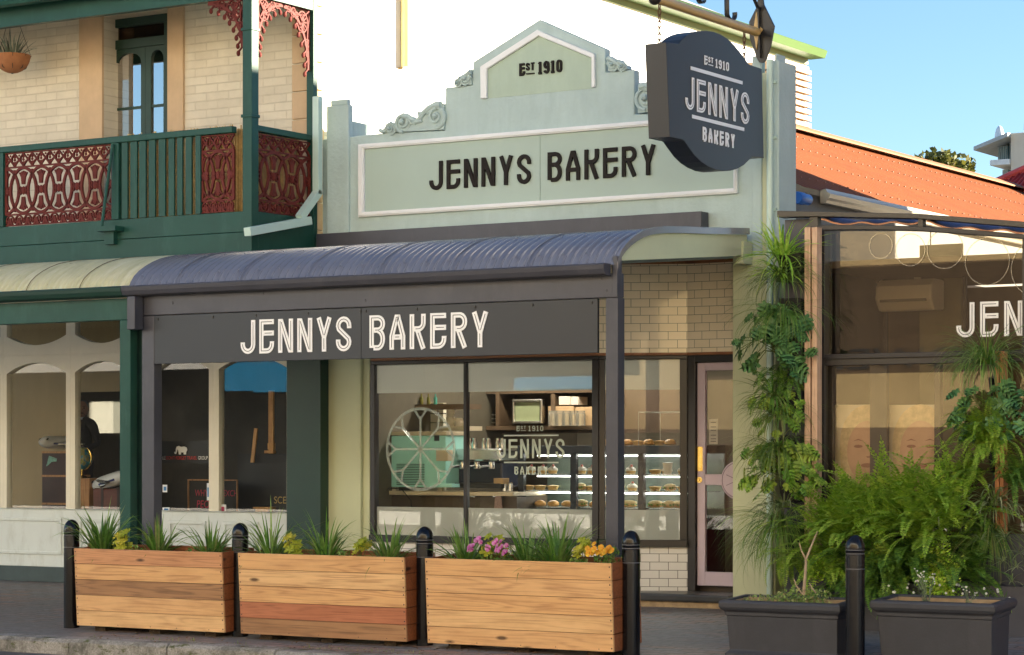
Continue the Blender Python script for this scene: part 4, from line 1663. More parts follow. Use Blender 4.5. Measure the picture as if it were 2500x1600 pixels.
# ------------------------------------------------------------------ hanging blade sign
XG = -9.58
SG = thing('hanging_sign', 'dark double sided shaped sign hanging on chains from a gold pole', 'sign', (XG - .1, 18.7, 3.8))
P2 = lambda cx_, cy_: sp(1540 + cx_ / 3.5, cy_ / 3.5, XG)
ol = [(300, 362), (410, 374), (436, 340), (475, 307), (520, 284), (575, 268), (640, 264), (705, 272), (765, 294), (825, 330), (880, 380), (930, 440), (975, 500), (1008, 548), (1020, 556), (1120, 588),
      (1138, 1352), (1035, 1340), (1018, 1362), (970, 1410), (915, 1443), (855, 1460), (790, 1464), (725, 1452), (660, 1424), (600, 1384), (545, 1330), (495, 1262), (455, 1205), (442, 1196), (332, 1172)]
pol = [P2(a, b) for a, b in ol]
w = MB()
w.prism(pol, XG - .20, XG, 'x')
part(w, 'case', M_sign, SG, bevel=0.004)
lw_, ln = MB(), MB()
fn = sideplane(XG)


def sign_text(txt, ca, cb, hfix, **kw):
    (ya, za), (yb, zb2) = P2(*ca), P2(*cb)
    return ya, za, yb - ya


ya, za, wd = sign_text('', (628, 560), (836, 616), 0)
h = P2(628, 480)[1] - P2(628, 560)[1]
est_1910(lw_, fn, ya, za + .01, h * .93, .0005, .005, wd, .18)
for a, b in (((510, 582), (952, 710)), ((522, 998), (966, 1106))):
    (y0_, z0_), (y1__, z1__) = P2(*a), P2(*b)
    zz = (z0_ + z1__) / 2
    lw_.ribbon([(y0_, zz), (y1__, zz)], .030, fn, .0005, .005)
ya, za, wd = sign_text('', (465, 930), (1008, 1050), 0)
h = P2(525, 645)[1] - P2(525, 935)[1]
lettering(lw_, 'JENNYS', fn, ya, za, h * .97, .0005, .006, width=wd, inline=ln, sw=.135)
ya, za, wd = sign_text('', (615, 1206), (884, 1256), 0)
h = P2(630, 1082)[1] - P2(630, 1206)[1]
lettering(lw_, 'BAKERY', fn, ya, za, h * .96, .0005, .005, width=wd, gap=.36, sw=.19)
part(lw_, 'lettering', M_wletter, SG)
part(ln, 'inline_stroke', M_dline, SG)
XB2 = XG - .10


def chain(y, ztop, zbot):
    mb = MB()
    z = ztop
    k = 0
    while z > zbot:
        pts = []
        for i in range(10):
            a = 2 * math.pi * i / 10
            dx, dz = .014 * math.cos(a), .034 * math.sin(a)
            pts.append((XB2 + (dx if k % 2 else 0), y + (0 if k % 2 else dx), z - .03 + dz))
        mb.tube(pts, .0055, 5, closed=True)
        z -= .052
        k += 1
    mb.box(XB2 - .02, XB2 + .02, y - .035, y + .035, ztop - .01, ztop + .02)
    return mb


ZP = 5.21
yc1, _ = sp(1610, 60, XB2)
yc2, _ = sp(1817, 100, XB2)
part(chain(yc1, ZP - .02, 4.84), 'chain', M_rust, SG, smooth=True)
part(chain(yc2, ZP - .02, 4.86), 'chain', M_rust, SG, smooth=True)
BR = thing('sign_bracket', 'gold pole bracket with black wall plate and iron scrolls above the hanging sign', 'bracket', (XB2, 19.75, 5.2))
w = MB()
y0p, _ = sp(1600, 4, XB2)
w.tube([(XB2, y0p, ZP), (XB2, 19.66, ZP)], .040, 14)
part(w, 'pole', M_gold, BR, smooth=True)
w = MB()
w.ball((XB2, y0p - .01, ZP), (.058, .05, .058), 14, 10)
part(w, 'pole_end', M_iron, BR, smooth=True)
w = MB()
YPl = 19.74
pl = lambda a, b: wp(1540 + a / 3.5, b / 3.5, YPl)
plate = [(1095, -60), (1125, -60), (1140, 40), (1230, 225), (1200, 385), (1160, 515), (1130, 540), (1100, 535), (1075, 490), (1020, 330), (1015, 190), (1080, 60)]
w.prism([pl(a, b) for a, b in plate], YPl - .012, YPl + .012)
w.prism([(xx, zz) for xx, zz in (pl(1100, 60), pl(1112, 60), pl(1125, 500), pl(1113, 500))], YPl - .05, YPl - .012)
part(w, 'wall_plate', M_iron, BR, bevel=0.003)
w = MB()
c0 = pl(1085, 262)
star = []
for i in range(8):
    r_ = (.16, .05)[i % 2] if i % 4 in (0, 1, 3) else .09
    a = R(90 + 45 * i)
    star.append((c0[0] + r_ * .7 * math.cos(a), c0[1] + r_ * 1.1 * math.sin(a)))
w.prism(star, YPl - .03, YPl - .013)
part(w, 'pole_flange', M_gold, BR)


def iron_scroll(pts, w_=.045):
    mb = MB()
    n = len(pts)
    vs = []
    for i, (y, z) in enumerate(pts):
        a, b = pts[max(0, i - 1)], pts[min(n - 1, i + 1)]
        t = Vector((b[0] - a[0], b[1] - a[1])).normalized()
        nn = (-t.y * .005, t.x * .005)
        for s_ in (1, -1):
            for x in (XB2 - w_ / 2, XB2 + w_ / 2):
                vs.append((x, y + nn[0] * s_, z + nn[1] * s_))
    fs = []
    for i in range(n - 1):
        o_ = i * 4
        fs += [(o_, o_ + 1, o_ + 5, o_ + 4), (o_ + 2, o_ + 6, o_ + 7, o_ + 3), (o_, o_ + 4, o_ + 6, o_ + 2), (o_ + 1, o_ + 3, o_ + 7, o_ + 5)]
    mb.add(vs, fs)
    return mb


yA, _ = sp(1712, 20, XB2)
s1 = [(yA + .10 * math.cos(R(a)) * (1 - (a - 60) / 900), ZP + .20 + .11 * math.sin(R(a))) for a in range(60, 330, 15)]
part(iron_scroll(s1), 'scroll', M_iron, BR, smooth='all', flip=False)
yB_, _ = sp(1778, 30, XB2)
s2 = [(yB_ + .05 + .08 * math.cos(R(a)), ZP + .09 + .06 * math.sin(R(a))) for a in range(20, -180, -20)] + [(yB_ - .03, ZP + .2), (yB_ + .02, ZP + .38)]
part(iron_scroll(s2), 'scroll', M_iron, BR, smooth='all', flip=False)
s3 = [(19.68, ZP + .22), (19.5, ZP + .38), (19.2, ZP + .50), (18.8, ZP + .42), (18.4, ZP + .25), (18.3, ZP + .17)]
part(iron_scroll(s3, .03), 'scroll', M_iron, BR, smooth='all', flip=False)
# ------------------------------------------------------------------ bollards
YBO = 16.70
pf = [(.072, 0), (.072, .735), (.069, .738), (.069, .744), (.072, .747), (.072, .845), (.068, .850), (.068, .858), (.073, .862), (.074, .872), (.068, .878), (.068, .886), (.073, .892)]
pf += [(.073 * math.cos(R(a)), .900 + .095 * math.sin(R(a))) for a in range(0, 90, 10)] + [(.004, .995)]
BOL = [(175, 'black bollard with domed top at far left end of the cedar planters'), (586.5, 'black bollard between the left and the middle cedar planter'),
       (1037, 'black bollard between the middle and the right cedar planter'), (1540.5, 'black bollard at right end of the longest cedar planter, by the white tiles'),
       (2088, 'black bollard standing between the two charcoal troughs')]
M_bol = paint('bollard_black', (0.006, 0.006, 0.008), 0.22, 0.2, 14, 60, 0.06, coat=0.15, spec=0.3)
b0 = None
for u, lab in BOL:
    x = wx(u, YBO)
    zb = ground(YBO) - .005
    if b0 is None:
        w = MB()
        w.lathe((0, 0, 0), [(a, h) for a, h in pf], 28)
        b0 = thing('bollard', lab, 'bollard', (x, YBO, zb), 'black bollards along the kerb')
        part(w, 'shaft', M_bol, b0, smooth=True, local=True)
        for h in (.741, .854, .882):
            w = MB()
            w.lathe((0, 0, h - .0035), [(.0705, 0), (.0705, .007)], 28)
            part(w, 'groove', paint('groove_grey', (0.10, 0.10, 0.11), 0.3), b0, local=True)
    else:
        c = copy_tree(b0)
        c.location = (x, YBO, zb)
        c['label'] = lab

# ------------------------------------------------------------------ cedar planters
TILT = math.atan(.06)
YP = 16.50
LIGHT, DK = (0.50, 0.27, 0.105), (0.30, 0.135, 0.05)
BOARD = {
    'tan': ((0.42, 0.21, 0.085), (0.64, 0.38, 0.17)), 'honey': ((0.40, 0.19, 0.075), (0.63, 0.365, 0.155)), 'pale': ((0.44, 0.23, 0.095), (0.68, 0.43, 0.20)),
    'brown': ((0.15, 0.075, 0.035), (0.34, 0.18, 0.08)), 'red': ((0.24, 0.075, 0.032), (0.42, 0.155, 0.07)), 'rose': ((0.32, 0.14, 0.065), (0.54, 0.27, 0.125)),
}
M_shade_side = [woodmat('cedar_shade_side_%d' % i, (0.12, 0.035, 0.012), (0.26, 0.085, 0.03), 20 + i, 0) for i in range(2)]  # side boards get a darker cedar, their shade put into the colour
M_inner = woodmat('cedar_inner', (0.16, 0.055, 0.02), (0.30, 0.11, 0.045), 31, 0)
M_soil = paint('soil', (0.045, 0.03, 0.018), 0.95, 0.4, 20, 60, 0.8, dist=.02)
M_nail = paint('nail', (0.03, 0.02, 0.015), 0.5)
PLANTERS = []
DEP = .44
for k, (ua, ub, cols, lab) in enumerate((
        (188, 548, ('rose', 'honey', 'brown', 'tan', 'pale'), 'left cedar plank planter with one dark brown board in the middle'),
        (588, 993, ('honey', 'pale', 'honey', 'red', 'brown'), 'middle cedar plank planter with reddish lower boards'),
        (1044, 1498, ('honey', 'tan', 'honey', 'pale', 'tan'), 'right cedar plank planter, the longest, with even honey coloured boards'))):
    xa, xb = wx(ua, YP), wx(ub, YP)
    zb = -.150
    T = thing('timber_planter', lab, 'planter', ((xa + xb) / 2, YP, zb), 'cedar planters along the kerb', (TILT, 0, 0))
    hw = (xb - xa) / 2
    H = .703
    bh = H / 5
    rng = random.Random(50 + k)
    for i in range(5):
        z1 = H - i * bh
        w = MB()
        w.box(-hw, hw, 0, .022, z1 - bh + .003, z1)
        part(w, 'front_board', woodmat('cedar_%d_%d' % (k, i), *BOARD[cols[i]], seed=k * 7 + i * 1.37 + .5, axis=0, contrast=(1.2 if i in (1, 2) else .9)), T, bevel=0.003, local=True)
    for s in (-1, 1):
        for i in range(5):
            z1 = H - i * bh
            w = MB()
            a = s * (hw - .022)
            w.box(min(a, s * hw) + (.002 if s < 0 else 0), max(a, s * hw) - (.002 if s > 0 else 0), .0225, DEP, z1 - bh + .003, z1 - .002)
            part(w, 'side_board', M_shade_side[(i + k) % 2], T, bevel=0.003, local=True)
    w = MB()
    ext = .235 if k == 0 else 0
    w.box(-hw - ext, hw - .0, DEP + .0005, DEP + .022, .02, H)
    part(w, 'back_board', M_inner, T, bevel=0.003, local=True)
    w = MB()
    w.box(-hw + .023, hw - .023, .023, DEP - .001, .1, H - .09)
    part(w, 'soil', M_soil, T, local=True)
    for a in (-.75, 0, .75):
        w = MB()
        w.box(a * hw - .06, a * hw + .06, .07, DEP - .03, -.062, -.002)
        part(w, 'foot', M_soil, T, local=True)
    w = MB()
    for i in range(5):
        z1 = H - i * bh
        for s in (-1, 1):
            for dz in (.03, bh - .03):
                w.lathe((s * (hw - .016), 0, z1 - dz), [(.006, -.0015), (.007, 0)], 6, 'y')
    for j in range(5):
        w.lathe((-hw + (j + .5) * hw * .4 + rng.uniform(-.05, .05), 0, .022), [(.004, -.0015), (.0045, 0)], 6, 'y')
    part(w, 'nail', M_nail, T, local=True)
    PLANTERS.append((xa, xb))

# ------------------------------------------------------------------ charcoal troughs
M_trough = paint('trough_charcoal', (0.036, 0.039, 0.049), 0.55, 0.14, 5, 60, 0.25, dirt=(0.047, 0.049, 0.060))
M_tin = paint('trough_inside', (0.34, 0.25, 0.15), 0.9, 0.3, 6, 40, 0.4)
YT = 16.75
for k, (ua, ub, lab) in enumerate(((1757, 2054, 'charcoal trough left of the bollard, full of low green succulents'), (2126, 2433, 'charcoal trough right of the bollard, with a few weeds and bare sides'))):
    xa, xb = wx(ua, YT), wx(ub, YT)
    zt = wz(ua, 1465, YT)
    zb = ground(YT) - .01
    cx, hw, d = (xa + xb) / 2, (xb - xa) / 2, .46
    T = thing('plant_trough', lab, 'trough', (cx, YT, zb), 'charcoal troughs', (TILT, 0, 0))
    H = zt - zb

    def ring_(i, z):
        return [(-hw + i, i, z), (hw - i, i, z), (hw - i, d - i, z), (-hw + i, d - i, z)]
    w = MB()
    lv = [(.03, 0), (.03, .055), (.052, .075), (.058, .085), (.046, H - .135), (.046, H - .125), (.036, H - .115), (.036, H - .09), (.012, H - .072), (.0, H - .05), (.0, H - .02), (.012, H), (.06, H), (.062, H - .22)]
    vs = []
    for i, z in lv:
        vs += ring_(i, z)
    fs = [(j * 4 + a, j * 4 + (a + 1) % 4, (j + 1) * 4 + (a + 1) % 4, (j + 1) * 4 + a) for j in range(len(lv) - 1) for a in range(4)]
    w.add(vs, fs)
    part(w, 'body', M_trough, T, bevel=0.006, local=True)
    w = MB()
    w.frame([(-hw + .0635, .0635), (hw - .0635, .0635), (hw - .0635, d - .0635), (-hw + .0635, d - .0635)], [(-hw + .07, .07), (hw - .07, .07), (hw - .07, d - .07), (-hw + .07, d - .07)], H - .25, H - .015, 'z')
    part(w, 'liner', M_tin, T, local=True)
    w = MB()
    w.box(-hw + .071, hw - .071, .071, d - .071, H - .28, H - (.045 if k == 0 else .10))
    part(w, 'soil', M_soil, T, local=True)

# ------------------------------------------------------------------ glazed annexe on the right
YC = 19.2
AN = thing('glazed_annexe', 'black framed glass annexe with curved top beam to the right of the bakery', 'building', (-7.5, YC, 0))
C = lambda *uv: [wp(u, v, YC) for u, v in uv]
w = MB()
w.prism(C((1909, 533), (2000, 531), (2247, 536), (2500, 557), (2700, 580), (2700, 567), (2500, 543), (2247, 524), (2000, 519), (1909, 517)), YC - .10, YC + .05)
part(w, 'top_beam', M_brown, AN, bevel=0.004)
w = MB()
top = [(2004, 552), (2060, 550.5), (2150, 551), (2249, 554), (2330, 558.5), (2420, 566), (2500, 573), (2700, 594)]
bot = [(2700, 605), (2499, 584), (2420, 577.5), (2330, 570.5), (2247, 565), (2150, 562.5), (2060, 562.5), (2004, 564)]
w.prism(C(*(top + bot)), YC - .06, YC + .05)
part(w, 'curved_beam', M_dark, AN, bevel=0.004)
w = MB()
for u in (2255, 2700):
    w = MB()
    w.prism(C((u - 6, 535), (u + 6, 536), (u + 6, 556), (u - 6, 556)), YC - .07, YC)
    part(w, 'strut', M_brown, AN)
w = MB()
w.prism(C((1985, 531), (2004, 531), (2004, 556), (1985, 556)), YC - .07, YC)
part(w, 'strut', M_brown, AN)
xp0, xp1 = wx(1998, YC), wx(2019, YC)
w = MB()
w.box(xp0, xp1, YC - .05, YC + .06, -.03, wz(2010, 560, YC))
part(w, 'corner_post', M_dark, AN, bevel=0.004)
xE = wx(2720, YC)
zr0, zr1 = wz(2150, 891, YC), wz(2150, 863, YC)
w = MB()
w.box(xp1, xE, YC - .05, YC + .05, zr0, zr1)
w.box(xp1, xE, YC - .075, YC - .05, zr0 + .055, zr0 + .075)
part(w, 'transom', M_dark, AN, bevel=0.004)
for u0, u1 in ((2499, 2508),):
    w = MB()
    w.box(wx(u0, YC), wx(u1, YC), YC - .03, YC + .03, zr1, wz(u0, 583, YC))
    part(w, 'mullion', M_dark, AN)
for u0, u1 in ((2022, 2036), (2127, 2168), (2284, 2299), (2440, 2456), (2560, 2600)):
    w = MB()
    w.box(wx(u0, YC + .05), wx(u1, YC + .05), YC + .02, YC + .08, .1, zr0)
    part(w, 'mullion', M_dark, AN, bevel=0.003)
w = MB()
w.quad((xp1, YC + .03, zr1), (xE, YC + .03, zr1), (xE, YC + .03, wz(2600, 575, YC)), (xp1, YC + .03, wz(2020, 560, YC)))
pu = part(w, 'upper_pane', M_cglass, AN, flip=False)
w = MB()
w.quad((xp1, YC - .01, .1), (xE, YC - .01, .1), (xE, YC - .01, zr0), (xp1, YC - .01, zr0))
part(w, 'lower_pane', M_cglass, AN, flip=False)
w = MB()
w.box(xp0 - .5, xE, YC - .08, YC + .1, -.15, .10)
part(w, 'plinth', paint('stone_plinth', (0.12, 0.11, 0.085), 0.85, 0.3, 5, 30, 0.5), AN)
w = MB()
w.box(wx(1909, YC) + .02, xp0 - .002, YC + .02, YC + .06, .0, wz(1950, 535, YC))
part(w, 'side_panel', M_char, AN)
# faint rings and letters on the upper glass
dk = glassmat('ring_decal', haze=.30, hazecol=(.6, .55, .45))
gl = lambda p_, q_, d: (p_, YC + .022 - d, q_)
for i, (u, v, r_) in enumerate(((2148, 600, 28), (2220, 610, 36), (2305, 608, 44), (2408, 638, 54), (2532, 655, 66))):
    c_ = wp(u, v, YC)
    rr = wx(u + r_, YC) - c_[0]
    w = MB()
    w.ribbon(arc(c_[0], c_[1], rr, rr * 1.02, 0, 360, 48)[:-1], .008, gl, 0, .001, True)
    part(w, 'ring_decal', dk, pu)
w, ln = MB(), MB()
xa = wx(2333, YC)
ht = wz(2370, 738, YC) - wz(2370, 823, YC)
pitch = (wx(2450, YC) - wx(2333, YC)) / 2
lettering(w, 'JENNYS', gl, xa, wz(2370, 823, YC), ht, 0, .003, width=pitch * (text_len('JENNYS') / .72) , inline=ln, sw=.145)
part(w, 'window_lettering', paint('grey_letter', (0.80, 0.79, 0.76), 0.5), pu)
part(ln, 'inline_stroke', M_dline, pu)
# shell behind the glass
M_ann = paint('annexe_tan', (0.15, 0.115, 0.075), 0.8, 0.08, 1, 30, 0.05)
w = MB()
yb = 22.0
w.box(wx(1909, YC), xE, yb, yb + .1, 0, 3.0)
w.box(wx(1909, YC) + .15, wx(1909, YC) + .2, YC + .1, yb, 0, 3.0)
part(w, 'inner_wall', M_ann, AN)
w = MB()
w.box(wx(2250, 21.0), wx(2352, 21.0), 20.95, 21.0, .1, wz(2300, 598, 21.0))
part(w, 'inner_panel', paint('olive_panel', (0.17, 0.15, 0.075), 0.7, 0.06), AN)
w = MB()
w.box(wx(1909, YC), xE, YC + .1, yb, 3.02, 3.08)
part(w, 'ceiling', paint('annexe_ceiling', (0.12, 0.09, 0.06), 0.9), AN)
w = MB()
w.box(wx(1909, YC), xE, YC + .1, yb, .02, .09)
part(w, 'floor', paint('annexe_floor', (0.10, 0.07, 0.05), 0.6), AN)
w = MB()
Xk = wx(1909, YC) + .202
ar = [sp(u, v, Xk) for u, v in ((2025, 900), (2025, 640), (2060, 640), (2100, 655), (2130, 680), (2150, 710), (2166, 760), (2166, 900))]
w.prism(ar, Xk, Xk + .01, 'x')  # flat near-black arch painted for the dark inside an opening
part(w, 'painted_opening', paint('painted_opening', (0.012, 0.010, 0.009), 0.8), AN)
w = MB()
zs = wz(2300, 940, 20.6)
for u in (2160, 2355):
    w.box(wx(u - 4, 20.8), wx(u + 4, 20.8), 20.8, 20.83, .1, wz(u, 640, 20.8))
part(w, 'door_jamb', M_dark, AN)
# retracted shade cloth between the beams
w = MB()
for (ua, ub, va, vb) in ((2012, 2248, 548, 546), (2268, 2520, 553, 570)):
    n = 24
    vs = []
    for j, (dy, dz) in enumerate(((-.05, 0), (.15, .045), (.55, .075), (1.1, .13))):
        for i in range(n + 1):
            u = ua + (ub - ua) * i / n
            wv = .012 * math.sin(i * .8) * (1 - j / 4) + (.05 * math.exp(-((i - 0) / 1.6) ** 2) if j < 2 else 0)
            vs.append((wx(u, YC), YC + dy, wz(u, va + (vb - va) * i / n, YC) + dz + wv * .8))
    m_ = n + 1
    w.add(vs, [(j * m_ + i, j * m_ + i + 1, (j + 1) * m_ + i + 1, (j + 1) * m_ + i) for j in range(3) for i in range(n)])
sc_ = part(w, 'shade_cloth', paint('blue_cloth', (0.07, 0.075, 0.17), 0.7, 0.1), AN, smooth='all', flip=False)
w = MB()
for (ua, ub, va, vb) in ((2012, 2248, 548, 546), (2268, 2520, 553, 570)):
    n = 24
    w.tube([(wx(ua + (ub - ua) * i / n, YC), YC - .05, wz(ua + (ub - ua) * i / n, va + (vb - va) * i / n, YC) + .0 + .8 * (.012 * math.sin(i * .8) + .05 * math.exp(-(i / 1.6) ** 2))) for i in range(n + 1)], .008, 5)
part(w, 'cloth_hem', paint('orange_hem', (0.55, 0.26, 0.14), 0.6), sc_)
w = MB()
yb0 = 21.2
w.lathe((wx(1956, 20.9), 20.9, wz(1956, 485, 20.9)), [(.055, -.10), (.060, -.09), (.060, .02), (.052, .02), (.052, .15)], 16, 'y')
solo(w, 'vent_cap', paint('blue_plastic', (0.02, 0.12, 0.45), 0.35), 'blue capped pipe end beside the mint pier', 'pipe', (wx(1956, 20.9), 20.9, wz(1956, 485, 20.9)), smooth=True)

# air conditioner hanging inside
AC = thing('air_conditioner', 'cream wall air conditioner seen through the upper annexe glass', 'air conditioner', (wx(2210, 20.9), 20.9, 2.5))
Ya = 20.6
x0, x1 = wx(2140, Ya), wx(2278, Ya)
zt_, zb_ = wz(2210, 682, Ya), wz(2210, 764, Ya)
w = MB()
w.prism([(Ya + .28, zb_ + .03), (Ya + .28, zt_), (Ya + .05, zt_), (Ya - .03, zt_ - .06), (Ya - .04, zb_ + .12), (Ya + .04, zb_ + .02)], x0, x1, 'x')
M_ac = paint('ac_cream', (0.62, 0.55, 0.42), 0.45, 0.03)
part(w, 'casing', M_ac, AC, bevel=0.02)
w = MB()
w.box(x0 + .05, x1 - .05, Ya - .046, Ya - .03, zb_ + .10, zb_ + .125)
part(w, 'louvre', paint('ac_dark', (0.2, 0.17, 0.12), 0.6), AC)
w = MB()
w.box((x0 + x1) / 2 + .05, (x0 + x1) / 2 + .10, Ya + .1, Ya + .15, zt_, 3.02)
part(w, 'hanger', M_ac, AC)
# portrait posters behind the lower panes
M_skin = paint('poster_skin', (0.66, 0.42, 0.28), 0.6, 0.08, 6, 20, 0)
M_hair = paint('poster_hair', (0.72, 0.56, 0.32), 0.6, 0.25, 14, 20, 0)
M_feature = paint('poster_feature', (0.36, 0.17, 0.11), 0.6, 0.1)  # printed colour of eyes, brows, nose and lips
M_paper = paint('poster_paper', (0.70, 0.60, 0.42), 0.6, 0.05)
for k, (ua, ub, uc, lab) in enumerate(((2036, 2127, 2118, 'poster of a fair haired woman partly behind the dark mullion'), (2168, 2284, 2248, 'large portrait poster of a fair haired woman behind the annexe glass'))):
    Yq = 19.36
    x0, x1 = wx(ua, Yq), wx(ub, Yq)
    PO = thing('portrait_poster', lab, 'poster', ((x0 + x1) / 2, Yq, .2), 'posters in the annexe window')
    w = MB()
    w.box(x0, x1, Yq, Yq + .012, .25, wz(ub, 988, Yq))
    part(w, 'sheet', M_paper, PO)
    xc, zc = wp(uc, 1090, Yq)
    xc += 0
    cl = lambda pts: [(min(max(a, x0 + .002), x1 - .002), b) for a, b in pts]
    fz = lambda off: (Yq - off)
    w = MB()
    w.prism(cl([(xc + .26 * math.sin(R(a)) * (1 if abs(a) < 120 else 1.15), zc + .02 + (.34 if abs(a) < 90 else .62) * math.cos(R(a))) for a in range(-180, 180, 12)]), fz(.002), fz(0) - .0001)
    part(w, 'hair', M_hair, PO)
    w = MB()
    w.prism(cl([(xc + .19 * math.sin(R(a)), zc - .05 + .27 * math.cos(R(a))) for a in range(-180, 180, 12)]), fz(.004), fz(.0021))
    part(w, 'face', M_skin, PO)
    w = MB()
    w.prism(cl([(xc - .10, zc - .25), (xc + .12, zc - .25), (xc + .14, zc - .5), (xc + .42, zc - .62), (xc - .42, zc - .62), (xc - .12, zc - .5)]), fz(.0035), fz(.0022))
    part(w, 'neck', M_skin, PO)
    w = MB()
    for dx in (-.085, .085):
        if x0 < xc + dx < x1 - .03:
            w.prism(cl([(xc + dx + .042 * math.cos(R(a)), zc + .0 + .014 * math.sin(R(a))) for a in range(0, 360, 30)]), fz(.006), fz(.0041))
            w.prism(cl([(xc + dx - .05, zc + .045), (xc + dx, zc + .065), (xc + dx + .05, zc + .045), (xc + dx, zc + .053)]), fz(.006), fz(.0041))
    w.prism(cl([(xc - .012, zc - .085), (xc + .03, zc - .085), (xc + .022, zc - .1), (xc, zc - .1)]), fz(.006), fz(.0041))
    w.prism(cl([(xc + .06 * math.cos(R(a)), zc - .165 + .02 * math.sin(R(a))) for a in range(0, 360, 30)]), fz(.006), fz(.0041))
    part(w, 'features', M_feature, PO)

# ------------------------------------------------------------------ far things on the right
# louvred cooler on the rear roof
YL = 28.6
LC = thing('louvred_cooler', 'sunlit cream louvred rooftop cooler behind the mint pier', 'cooler', (wx(1925, YL), YL, 5.5))
x1 = wx(1916, YL)
x0 = x1 - .75
w = MB()
zb, zt = wz(1960, 312, YL), wz(1960, 150, YL)
w.box(x0 + .06, x1 - .06, YL + .06, YL + .69, zb, zt)
part(w, 'core', paint('cooler_dark', (0.25, 0.16, 0.08), 0.7), LC)
M_cool = paint('cooler_cream', (0.40, 0.28, 0.17), 0.55, 0.06)
z = zb + .10
while z < zt - .05:
    w = MB()
    w.frame([(x0 - .02, YL - .02), (x1 + .02, YL - .02), (x1 + .02, YL + .77), (x0 - .02, YL + .77)], [(x0 + .05, YL + .05), (x1 - .05, YL + .05), (x1 - .05, YL + .70), (x0 + .05, YL + .70)], z, z + .055, 'z')
    part(w, 'louvre', M_cool, LC)
    z += .088
w = MB()
w.box(x0, x1, YL, YL + .75, zt, zt + .05)
part(w, 'lid', M_cool, LC, bevel=0.01)
w = MB()
w.box(x0, x1, YL, YL + .75, zb - .30, zb + .09)
part(w, 'base', M_cool, LC, bevel=0.01)
# second red roof at the edge of frame
SR = thing('rear_house', 'red hipped iron roof rising at the right edge behind the long roof', 'house', (-9, 38, 0))
Yz = 37.8
a_ = wp(2432, 449, Yz)
b_ = wp(2500, 424, Yz + 2.5)
w = MB()
pts = [wp(2436, 452, Yz), wp(2520, 412, Yz)]
xA, zA = pts[0]
xB_, zB_ = pts[1]
n = 16
for i in range(n):
    f0, f1 = i / n, (i + 1) / n
    pr = [(0, 0), (.35, 0), (.45, .05), (.55, .05), (.65, 0), (1, 0)]
    for (p0, h0), (p1, h1) in zip(pr[:-1], pr[1:]):
        X0, X1 = xA + (xB_ + 1.2 - xA) * (f0 + (f1 - f0) * p0), xA + (xB_ + 1.2 - xA) * (f0 + (f1 - f0) * p1)
        zt0_ = zA + (X0 - xA) / (xB_ - xA) * (zB_ - zA)
        zt1_ = zA + (X1 - xA) / (xB_ - xA) * (zB_ - zA)
        w.quad((X0, Yz, zt0_ + h0), (X1, Yz, zt1_ + h1), (X1, Yz - 3.0, zA - 1.2 + h1), (X0, Yz - 3.0, zA - 1.2 + h0))
part(w, 'roof', paint('bright_red_iron', (0.42, 0.05, 0.04), 0.45, 0.1), SR, flip=False)
w = MB()
w.tube([(xA - .1, Yz, zA + .02), (xB_ + 1.2, Yz, zA + .02 + (xB_ + 1.2 - xA) / (xB_ - xA) * (zB_ - zA))], .07, 8)
part(w, 'ridge_cap', paint('red_cap', (0.45, 0.06, 0.05), 0.45), SR, smooth=True)
w = MB()
w.box(xA, xB_ + 1.2, Yz, Yz + 6, 0, zA)
part(w, 'wall', M_render, SR)
# far tower
YTW = 125.0
TW = thing('apartment_tower', 'distant pale flat roofed tower with glass corner and antennas at the right edge', 'tower', (wx(2450, YTW), YTW, 0))
X = lambda u: wx(u, YTW)
Zt = lambda v: wz(2440, v, YTW)
w = MB()
w.box(X(2468), X(2620), YTW, YTW + 18, 0, Zt(328))
part(w, 'wall', paint('tower_wall', (0.62, 0.56, 0.46), 0.7, 0.03, .1), TW)
w = MB()
w.prism([(X(2385), Zt(366)), (X(2385), Zt(357)), (X(2468), Zt(328)), (X(2468), Zt(338))], YTW - .5, YTW + 16)
part(w, 'roof_slab', paint('tower_slab', (0.36, 0.40, 0.42), 0.6), TW)
M_tg = paint('tower_glass', (0.13, 0.24, 0.26), 0.08, 0.1, .3, 1, 0)
for (u0, u1, v0, v1) in ((2420, 2446, 352, 391), (2450, 2464, 345, 388), (2432, 2446, 410, 470), (2448, 2465, 414, 470)):
    w = MB()
    w.box(X(u0), X(u1), YTW + 1, YTW + 14, Zt(v1), Zt(v0))
    f_ = part(w, 'window', M_tg, TW)
    w = MB()
    n = 6
    for i in range(n):
        uu = u0 + (u1 - u0) * (i + .5) / n
        w.box(X(uu - .5), X(uu + .5), YTW + .9, YTW + 1.0, Zt(v1), Zt(v0))
    part(w, 'mullion', paint('tower_mull', (0.5, 0.55, 0.55), 0.5), f_)
w = MB()
w.box(X(2420), X(2467), YTW - .2, YTW + 12, Zt(404), Zt(391))
part(w, 'balcony', paint('tower_white', (0.7, 0.72, 0.72), 0.6), TW)
w = MB()
w.box(X(2424), X(2468), YTW + 14.2, YTW + 16, 0, Zt(350))
part(w, 'core', paint('tower_grey', (0.32, 0.36, 0.36), 0.6), TW)
for u, v0, v1 in ((2408, 348, 322), (2480, 330, 300)):
    w = MB()
    w.tube([(X(u), YTW + 2, Zt(v0)), (X(u), YTW + 2, Zt(v1))], .12, 8)
    w.ball((X(u), YTW + 2, Zt(v1 + 6)), (.28, .28, .75), 10, 8)
    part(w, 'antenna', M_white, TW, smooth=True)

